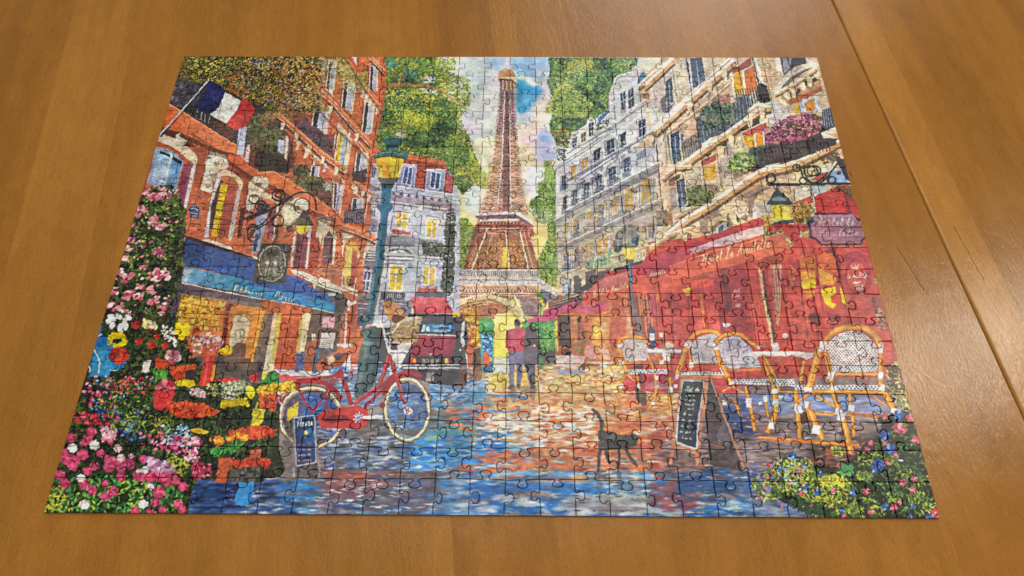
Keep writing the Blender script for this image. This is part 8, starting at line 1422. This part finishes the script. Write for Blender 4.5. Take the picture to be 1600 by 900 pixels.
# ---- sunlit haze of the painting: peach facade, warm cafe, glow under the tower
S()
P('e0b890', [268, 165, 330, 190, 420, 170, 500, 130, 596, 92, 600, 300, 575, 560, 420, 560, 290, 470, 280, 370, 300, 230], .03, .13)
P('d8b480', [872, 300, 1040, 250, 1045, 390, 960, 420, 870, 460], .03, .12); P('5c6c8c', [872, 300, 1030, 215, 1030, 240, 872, 325], .03, .12); P('d8a868', [1040, 250, 1330, 200, 1330, 280, 1200, 350, 1000, 400], .03, .10)
P('e07850', [990, 440, 1230, 375, 1240, 402, 1060, 450, 1000, 470], .03, .22); P('e08858', [900, 470, 1000, 440, 1010, 560, 910, 560], .05, .16); P('6c2430', [1040, 462, 1240, 420, 1250, 440, 1050, 490], .05, .3)
P('c49890', [870, 500, 1000, 430, 1260, 350, 1350, 380, 1420, 600, 1100, 610, 900, 560], .03, .10)
P('d86a50', [900, 510, 1000, 430, 1200, 400, 1260, 380, 1345, 390, 1410, 560, 1150, 590, 900, 560], .03, .12)
S(650, 350, 5.625)
P('ecd878', [420, 800, 930, 780, 960, 905, 430, 905], .02, .10); P('e8c860', [690, 905, 730, 850, 800, 800, 880, 790, 930, 830, 945, 905], .03, .7)
for i_ in range(26): t_ = i_ / 25; L('f0e0c0', 5, [350 + 570 * t_, 745 - 118 * np.sin(3.14 * (.12 + .72 * t_)), 356 + 566 * t_, 712 - 118 * np.sin(3.14 * (.12 + .72 * t_))], a=.8)
L('f2e6c8', 7, [345, 708, 450, 652, 560, 626, 660, 624, 780, 660, 870, 718, 930, 790, 955, 860], s=True, a=.9); L('9c6038', 6, [360, 752, 450, 700, 560, 672, 660, 668, 760, 700, 840, 752, 890, 820], s=True, a=.7)
for a_ in ([640, 40, 500, 400], [800, 60, 835, 400], [925, 60, 1000, 400]): L('f4e4c8', 9, a_); P('f0d8a0', [560, 60, 950, 60, 1080, 395, 445, 395], .02, .05)
S(); P('ecd4b4', [783, 140, 807, 140, 826, 332, 754, 332], .02, .07)
P('e0b868', [750, 560, 1000, 560, 960, 690, 760, 690], .05, .14); P('ffd860', [280, 458, 352, 470, 350, 530, 278, 520], .05, .18); P('f0b060', [360, 480, 420, 490, 400, 580, 350, 570], .05, .15)
for x_, y_ in ((612, 258), (472, 352), (986, 392), (1222, 330)): E('ffe070', x_, y_, 13, 12, 0, .02, 16, a=.22)
# ---- the couple and the cat, once more
S(600, 450, 3.2)
P('e2d268', [552, 200, 615, 190, 622, 345, 552, 348], .04, .8); P('dcdad4', [552, 350, 632, 350, 632, 425, 552, 420], .04, .8); F(['5c9450', '78a85c', '447c48', '8cac5c'], 160, 4, 9, [775, 175, 858, 185, 858, 310, 790, 310])
P('746e8c', sm([632, 312, 702, 312, 696, 400, 688, 482, 668, 484, 670, 400, 664, 370, 656, 420, 654, 490, 636, 490, 634, 400], 2, True), .07); P('8c86a4', [640, 320, 660, 320, 652, 420, 650, 480, 642, 480, 640, 400], .05, .6)
P('625c68', sm([705, 298, 768, 292, 772, 360, 758, 400, 758, 494, 738, 496, 728, 430, 712, 400, 702, 340], 2, True), .07); P('7c7688', [722, 400, 750, 400, 752, 480, 742, 480], .05, .6)
P('b44e60', sm([636, 214, 668, 198, 700, 204, 728, 240, 752, 280, 746, 296, 716, 276, 702, 268, 704, 316, 632, 316, 634, 280, 628, 304, 612, 296, 614, 250, 622, 226], 2, True), .06); P('c86c7c', [642, 220, 664, 208, 668, 300, 640, 300], .05, .4); L('7c3444', 3, [632, 250, 634, 300]); L('7c3444', 3, [702, 240, 704, 300])
E('4c4248', 671, 176, 16, 21, 0, .1); P('8c6c68', [662, 190, 682, 192, 680, 204, 662, 202], .06); P('504850', sm([706, 290, 712, 230, 722, 196, 744, 186, 764, 206, 772, 250, 800, 330, 788, 338, 762, 290], 3, True), .1); E('e0d4d0', 758, 290, 7, 6); P('4c4860', [634, 486, 658, 486, 656, 498, 630, 498]); P('4c4860', [666, 480, 690, 480, 690, 492, 668, 492]); P('4c4860', [734, 490, 760, 490, 760, 502, 736, 502])
KC = '474445'
L(KC, 13, [1045, 606, 1072, 630, 1088, 665, 1092, 715], .1, 17, s=True); P(KC, sm([1082, 712, 1130, 718, 1190, 736, 1225, 738, 1240, 732, 1246, 722, 1254, 734, 1268, 744, 1270, 768, 1254, 790, 1226, 794, 1206, 806, 1150, 800, 1110, 814, 1080, 804, 1074, 752], 2, True), .14)
for a, w in (([1092, 795, 1080, 840, 1076, 894], 15), ([1112, 800, 1122, 840, 1128, 880], 14), ([1176, 792, 1180, 840, 1172, 874], 14), ([1206, 790, 1226, 836, 1256, 882], 15)): L(KC, w, a, .12, w * .6, s=True)
P('6a6664', [1110, 724, 1180, 740, 1200, 760, 1120, 750], .12, .5); E('8c8880', 1258, 756, 4, 3)
for x in (1080, 1176): P('5a504c', [x - 8, 890, x + 12, 890, x + 16, 960, x - 4, 950], .15, .35)
# ---- brushwork over everything: short dabs of the colour already there
def dabs(n, r0, r1, asp, amp):
    X = rs.uniform(0, TW, n); Y = rs.uniform(0, TH, n); R = rs.uniform(r0, r1, n); A = NB[Y.astype(int), X.astype(int)] * 6 + rs.uniform(-.5, .5, n); V = 1 + amp * rs.randn(n)
    for i in range(n):
        r = R[i]; c = CV[int(Y[i]), int(X[i])] * V[i]; x0 = max(int(X[i] - r), 0); x1 = min(int(X[i] + r) + 2, TW); y0 = max(int(Y[i] - r), 0); y1 = min(int(Y[i] + r) + 2, TH)
        dx = np.arange(x0, x1)[None] + .5 - X[i]; dy = np.arange(y0, y1)[:, None] + .5 - Y[i]; ca, sa = np.cos(A[i]), np.sin(A[i])
        m = ((dx * ca + dy * sa) / r) ** 2 + ((dy * ca - dx * sa) * asp / r) ** 2 < 1
        v = CV[y0:y1, x0:x1]; v[m] = v[m] * .35 + c * .65
dabs(42000, 1.5, 4.0, 2.4, .08)
_n1 = _noise(7, 7) + .6 * _noise(17, 15); _n2 = _noise(7, 7) + .6 * _noise(15, 17)
_yy, _xx = np.mgrid[0:TH, 0:TW]
CV = CV[np.clip(_yy + (_n1 - _n1.mean()) * 1.9, 0, TH - 1).astype(int), np.clip(_xx + (_n2 - _n2.mean()) * 1.9, 0, TW - 1).astype(int)]   # hand-painted edges
def soft(r):
    v = CV
    for ax in (0, 1):
        p = [(0, 0)] * 3; p[ax] = (r + 1, r); c = np.cumsum(np.pad(v, p, 'edge'), ax, dtype=np.float64); n = v.shape[ax]
        v = ((np.take(c, range(2 * r + 1, 2 * r + 1 + n), ax) - np.take(c, range(0, n), ax)) / (2 * r + 1)).astype(np.float32)
    return v
lum = CV.mean(2); gy, gx = np.gradient(soft(1).mean(2)); edge = np.clip(np.hypot(gx, gy) * 9 - .25, 0, 1)[..., None]
CV = soft(1) * .75 + CV * .25; CV = (CV + .30 * (CV - soft(4)) + .12 * (CV - soft(14))) * (1.06 - .10 * edge)        # crisp print, inked outlines
_l = _noise(34, 30) + .8 * _noise(14, 12) + .5 * _noise(80, 70); _l = (_l - _l.mean()) / _l.std()
CV = CV * (1 + .05 * _l[..., None]) * (1 + .03 * NA[..., None]) * (1 + .07 * (np.stack([NB, np.roll(NB, 77, 1), np.roll(NB, 190, 0)], -1) - .5))
CV = np.clip(CV.mean(2, keepdims=True) + (CV - CV.mean(2, keepdims=True)) * 1.0, .03, .96)
# ---------------------------------------------------------------- the puzzle
lin = np.where(CV <= .04045, CV / 12.92, ((CV + .055) / 1.055) ** 2.4)
lin = np.clip(lin * .93 - .013, .003, .9)
enc = np.where(lin <= .0031308, lin * 12.92, 1.055 * lin ** (1 / 2.4) - .055)
img = bpy.data.images.new('print', TW, TH)
buf = np.ones((TH, TW, 4), np.float32)
buf[..., :3] = enc
img.pixels.foreach_set(buf.ravel())
img.update()
img.pack()

pm = NT('printed_card')
tx = pm.n('ShaderNodeTexImage', image=img, extension='EXTEND', interpolation='Linear')
pm.l(tx.outputs[0], pm.b.inputs['Base Color'])
tcp = pm.n('ShaderNodeTexCoord')
ln = pm.n('ShaderNodeTexNoise', i_Scale=1400.0, i_Detail=2.0)
pm.l(tcp.outputs['Object'], ln.inputs['Vector'])
bpn = pm.n('ShaderNodeBump', i_Strength=.25, i_Distance=.00006)
pm.l(ln.outputs[0], bpn.inputs['Height'])
pm.l(bpn.outputs[0], pm.b.inputs['Normal'])
pm.b.inputs['Roughness'].default_value = .33
pm.b.inputs['Specular IOR Level'].default_value = .5
ed = NT('grey_board_edge')
en = ed.n('ShaderNodeTexNoise', i_Scale=900.0, i_Detail=2.0)
etc = ed.n('ShaderNodeTexCoord'); ed.l(etc.outputs['Object'], en.inputs['Vector'])
ed.l(ed.ramp(en.outputs[0], [(.3, (.016, .015, .017)), (.7, (.034, .033, .036))]), ed.b.inputs['Base Color'])
ed.b.inputs['Roughness'].default_value = .9

puzzle = empty('jigsaw_puzzle', (0, 0, 0), 0, 'completed jigsaw puzzle of a Paris street with a tower, lying on the table', 'jigsaw puzzle')
NX, NY = 25, 20
rnd = random.Random(11)
US = [k * .0397 for k in range(NX)] + [1.0]
VS = [0, .057, .109, .156, .206, .259, .307, .353, .401, .453, .501, .548, .597, .646, .693, .743, .791, .839, .888, .941, 1.0]
node = {}
for j in range(NY + 1):
    for i in range(NX + 1):
        x = US[i] * PW - PW / 2 + (rnd.uniform(-.0005, .0005) if 0 < i < NX else 0)
        y = VS[j] * PH - PH / 2 + (rnd.uniform(-.00035, .00035) if 0 < j < NY else 0)
        node[i, j] = np.array([x, y])


def bez(p, n):
    a, b, c, d = [np.array(q, float) for q in p]
    return [(1 - t) ** 3 * a + 3 * (1 - t) ** 2 * t * b + 3 * (1 - t) * t * t * c + t ** 3 * d for t in np.arange(1, n + 1) / n]


def seam(a, b, cell):
    """one cut between two corners: a straight run, a knob, a straight run"""
    d = b - a; ln_ = np.linalg.norm(d); ex = d / ln_; ey = np.array([-ex[1], ex[0]]) * rnd.choice((-1, 1))
    c = ln_ * (.5 + rnd.uniform(-.07, .07)); s = cell * rnd.uniform(.92, 1.1); sk = rnd.uniform(-.035, .035) * s
    nk = .085 * s * rnd.uniform(.9, 1.12); hd = .165 * s * rnd.uniform(.92, 1.1); ht = .28 * s * rnd.uniform(.92, 1.08); w0 = .14 * s
    bow = rnd.uniform(-.014, .014) * s
    pts = [np.array([0., 0.]), np.array([c * .5, bow])]
    pts += bez([(c - w0 * 1.35, 0), (c - w0 * .8, 0), (c - nk, .01 * s), (c - nk + sk * .3, .055 * s)], 3)
    pts += bez([pts[-1], (c - nk + sk * .4, .10 * s), (c - hd + sk, .11 * s), (c - hd + sk, .17 * s)], 3)
    pts += bez([pts[-1], (c - hd + sk, ht * .93), (c - hd * .5 + sk, ht), (c + sk, ht)], 4)
    right = bez([(c + w0 * 1.35, 0), (c + w0 * .8, 0), (c + nk, .01 * s), (c + nk + sk * .3, .055 * s)], 3)
    right += bez([right[-1], (c + nk + sk * .4, .10 * s), (c + hd + sk, .11 * s), (c + hd + sk, .17 * s)], 3)
    right += bez([right[-1], (c + hd + sk, ht * .93), (c + hd * .5 + sk, ht), (c + sk, ht)], 4)
    pts += right[:-1][::-1]
    pts += [np.array([c + (ln_ - c) * .5, -bow]), np.array([ln_, 0.])]
    return [a + ex * p[0] + ey * p[1] for p in pts]


CELL = PW / NX * .92
hs, vs_ = {}, {}
for j in range(NY + 1):
    for i in range(NX):
        a, b = node[i, j], node[i + 1, j]
        hs[i, j] = seam(a, b, CELL) if 0 < j < NY else [a, a * .5 + b * .5, b]
for j in range(NY):
    for i in range(NX + 1):
        a, b = node[i, j], node[i, j + 1]
        vs_[i, j] = seam(a, b, CELL) if 0 < i < NX else [a, a * .5 + b * .5, b]


def outline(i, j):
    return np.array(hs[i, j][:-1] + vs_[i + 1, j][:-1] + hs[i, j + 1][::-1][:-1] + vs_[i, j][::-1][:-1])


def inset(p, d):
    """move an outline inwards; edges that would turn over are collapsed"""
    e = np.roll(p, -1, 0) - p; e /= np.linalg.norm(e, axis=1)[:, None]
    n1 = np.c_[-e[:, 1], e[:, 0]]; n0 = np.roll(n1, 1, 0); m = n0 + n1
    k = np.maximum((m * m).sum(1), 1.3)
    q = p + m * (2 * d / k)[:, None]
    for _ in range(6):
        f = np.roll(q, -1, 0) - q
        bad = np.nonzero((f * e).sum(1) < 1e-6)[0]
        if len(bad) == 0: break
        for i in bad:
            j = (i + 1) % len(q); c = (q[i] + q[j]) / 2
            q[i] = c - e[i] * 2e-6; q[j] = c + e[i] * 2e-6
    return q


def crosses(q):
    """does the closed outline cut itself?"""
    r = np.roll(q, -1, 0); d = r - q
    def side(o, v, w): return v[:, None, 0] * (w[None, :, 1] - o[:, None, 1]) - v[:, None, 1] * (w[None, :, 0] - o[:, None, 0])
    m = (side(q, d, q) * side(q, d, r) < 0); m &= m.T
    return bool(m.any())


def piece_geometry(i, j):
    p = outline(i, j); n = len(p); bw = 1.0
    while bw > .1 and crosses(inset(p, .00014 + .00046 * bw)): bw *= .7
    z = rnd.gauss(0, .00003); tx_, ty_ = rnd.gauss(0, .0035), rnd.gauss(0, .0035); c = p.mean(0)
    rings = [(.00014, 0.0), (.00014, PT - .00060), (.00014 + .00009 * bw, PT - .00027), (.00014 + .00024 * bw, PT - .00010), (.00014 + .00046 * bw, PT)]
    V = []
    for k, (d, h) in enumerate(rings):
        q = inset(p, d)
        zz = np.full(n, h) if k == 0 else h + z + (q - c) @ np.array([tx_, ty_])
        V += [(a[0], a[1], b) for a, b in zip(q, zz)]
    Fc = []; M = []
    for k in range(4):
        for t in range(n):
            u = (t + 1) % n
            Fc.append((k * n + t, k * n + u, (k + 1) * n + u, (k + 1) * n + t)); M.append(1 if k == 0 else 0)
    Fc.append(tuple(range(4 * n, 5 * n))); M.append(0)
    return V, Fc, M


def piece_mesh(geos):
    V, Fc, M = [], [], []
    for v, f, m in geos:
        o = len(V); V += v; Fc += [tuple(a + o for a in q) for q in f]; M += m
    me = bpy.data.meshes.new('puzzle_piece')
    me.from_pydata(V, [], Fc)
    me.materials.append(pm.m); me.materials.append(ed.m)
    me.polygons.foreach_set('material_index', M)
    uv = me.uv_layers.new(name='print')
    co = np.array(V); li = np.zeros(len(me.loops), int); me.loops.foreach_get('vertex_index', li)
    q = np.c_[(co[li, 0] + PW / 2) / PW, (co[li, 1] + PH / 2) / PH]
    uv.data.foreach_set('uv', q.astype(np.float32).ravel())
    me.update()
    return me


far = []
for j in range(NY):
    for i in range(NX):
        g = piece_geometry(i, j)
        if j < 12: link('puzzle_piece', piece_mesh([g]), puzzle)
        else: far.append(g)
o = link('puzzle_pieces', piece_mesh(far), puzzle)
o['kind'] = 'stuff'
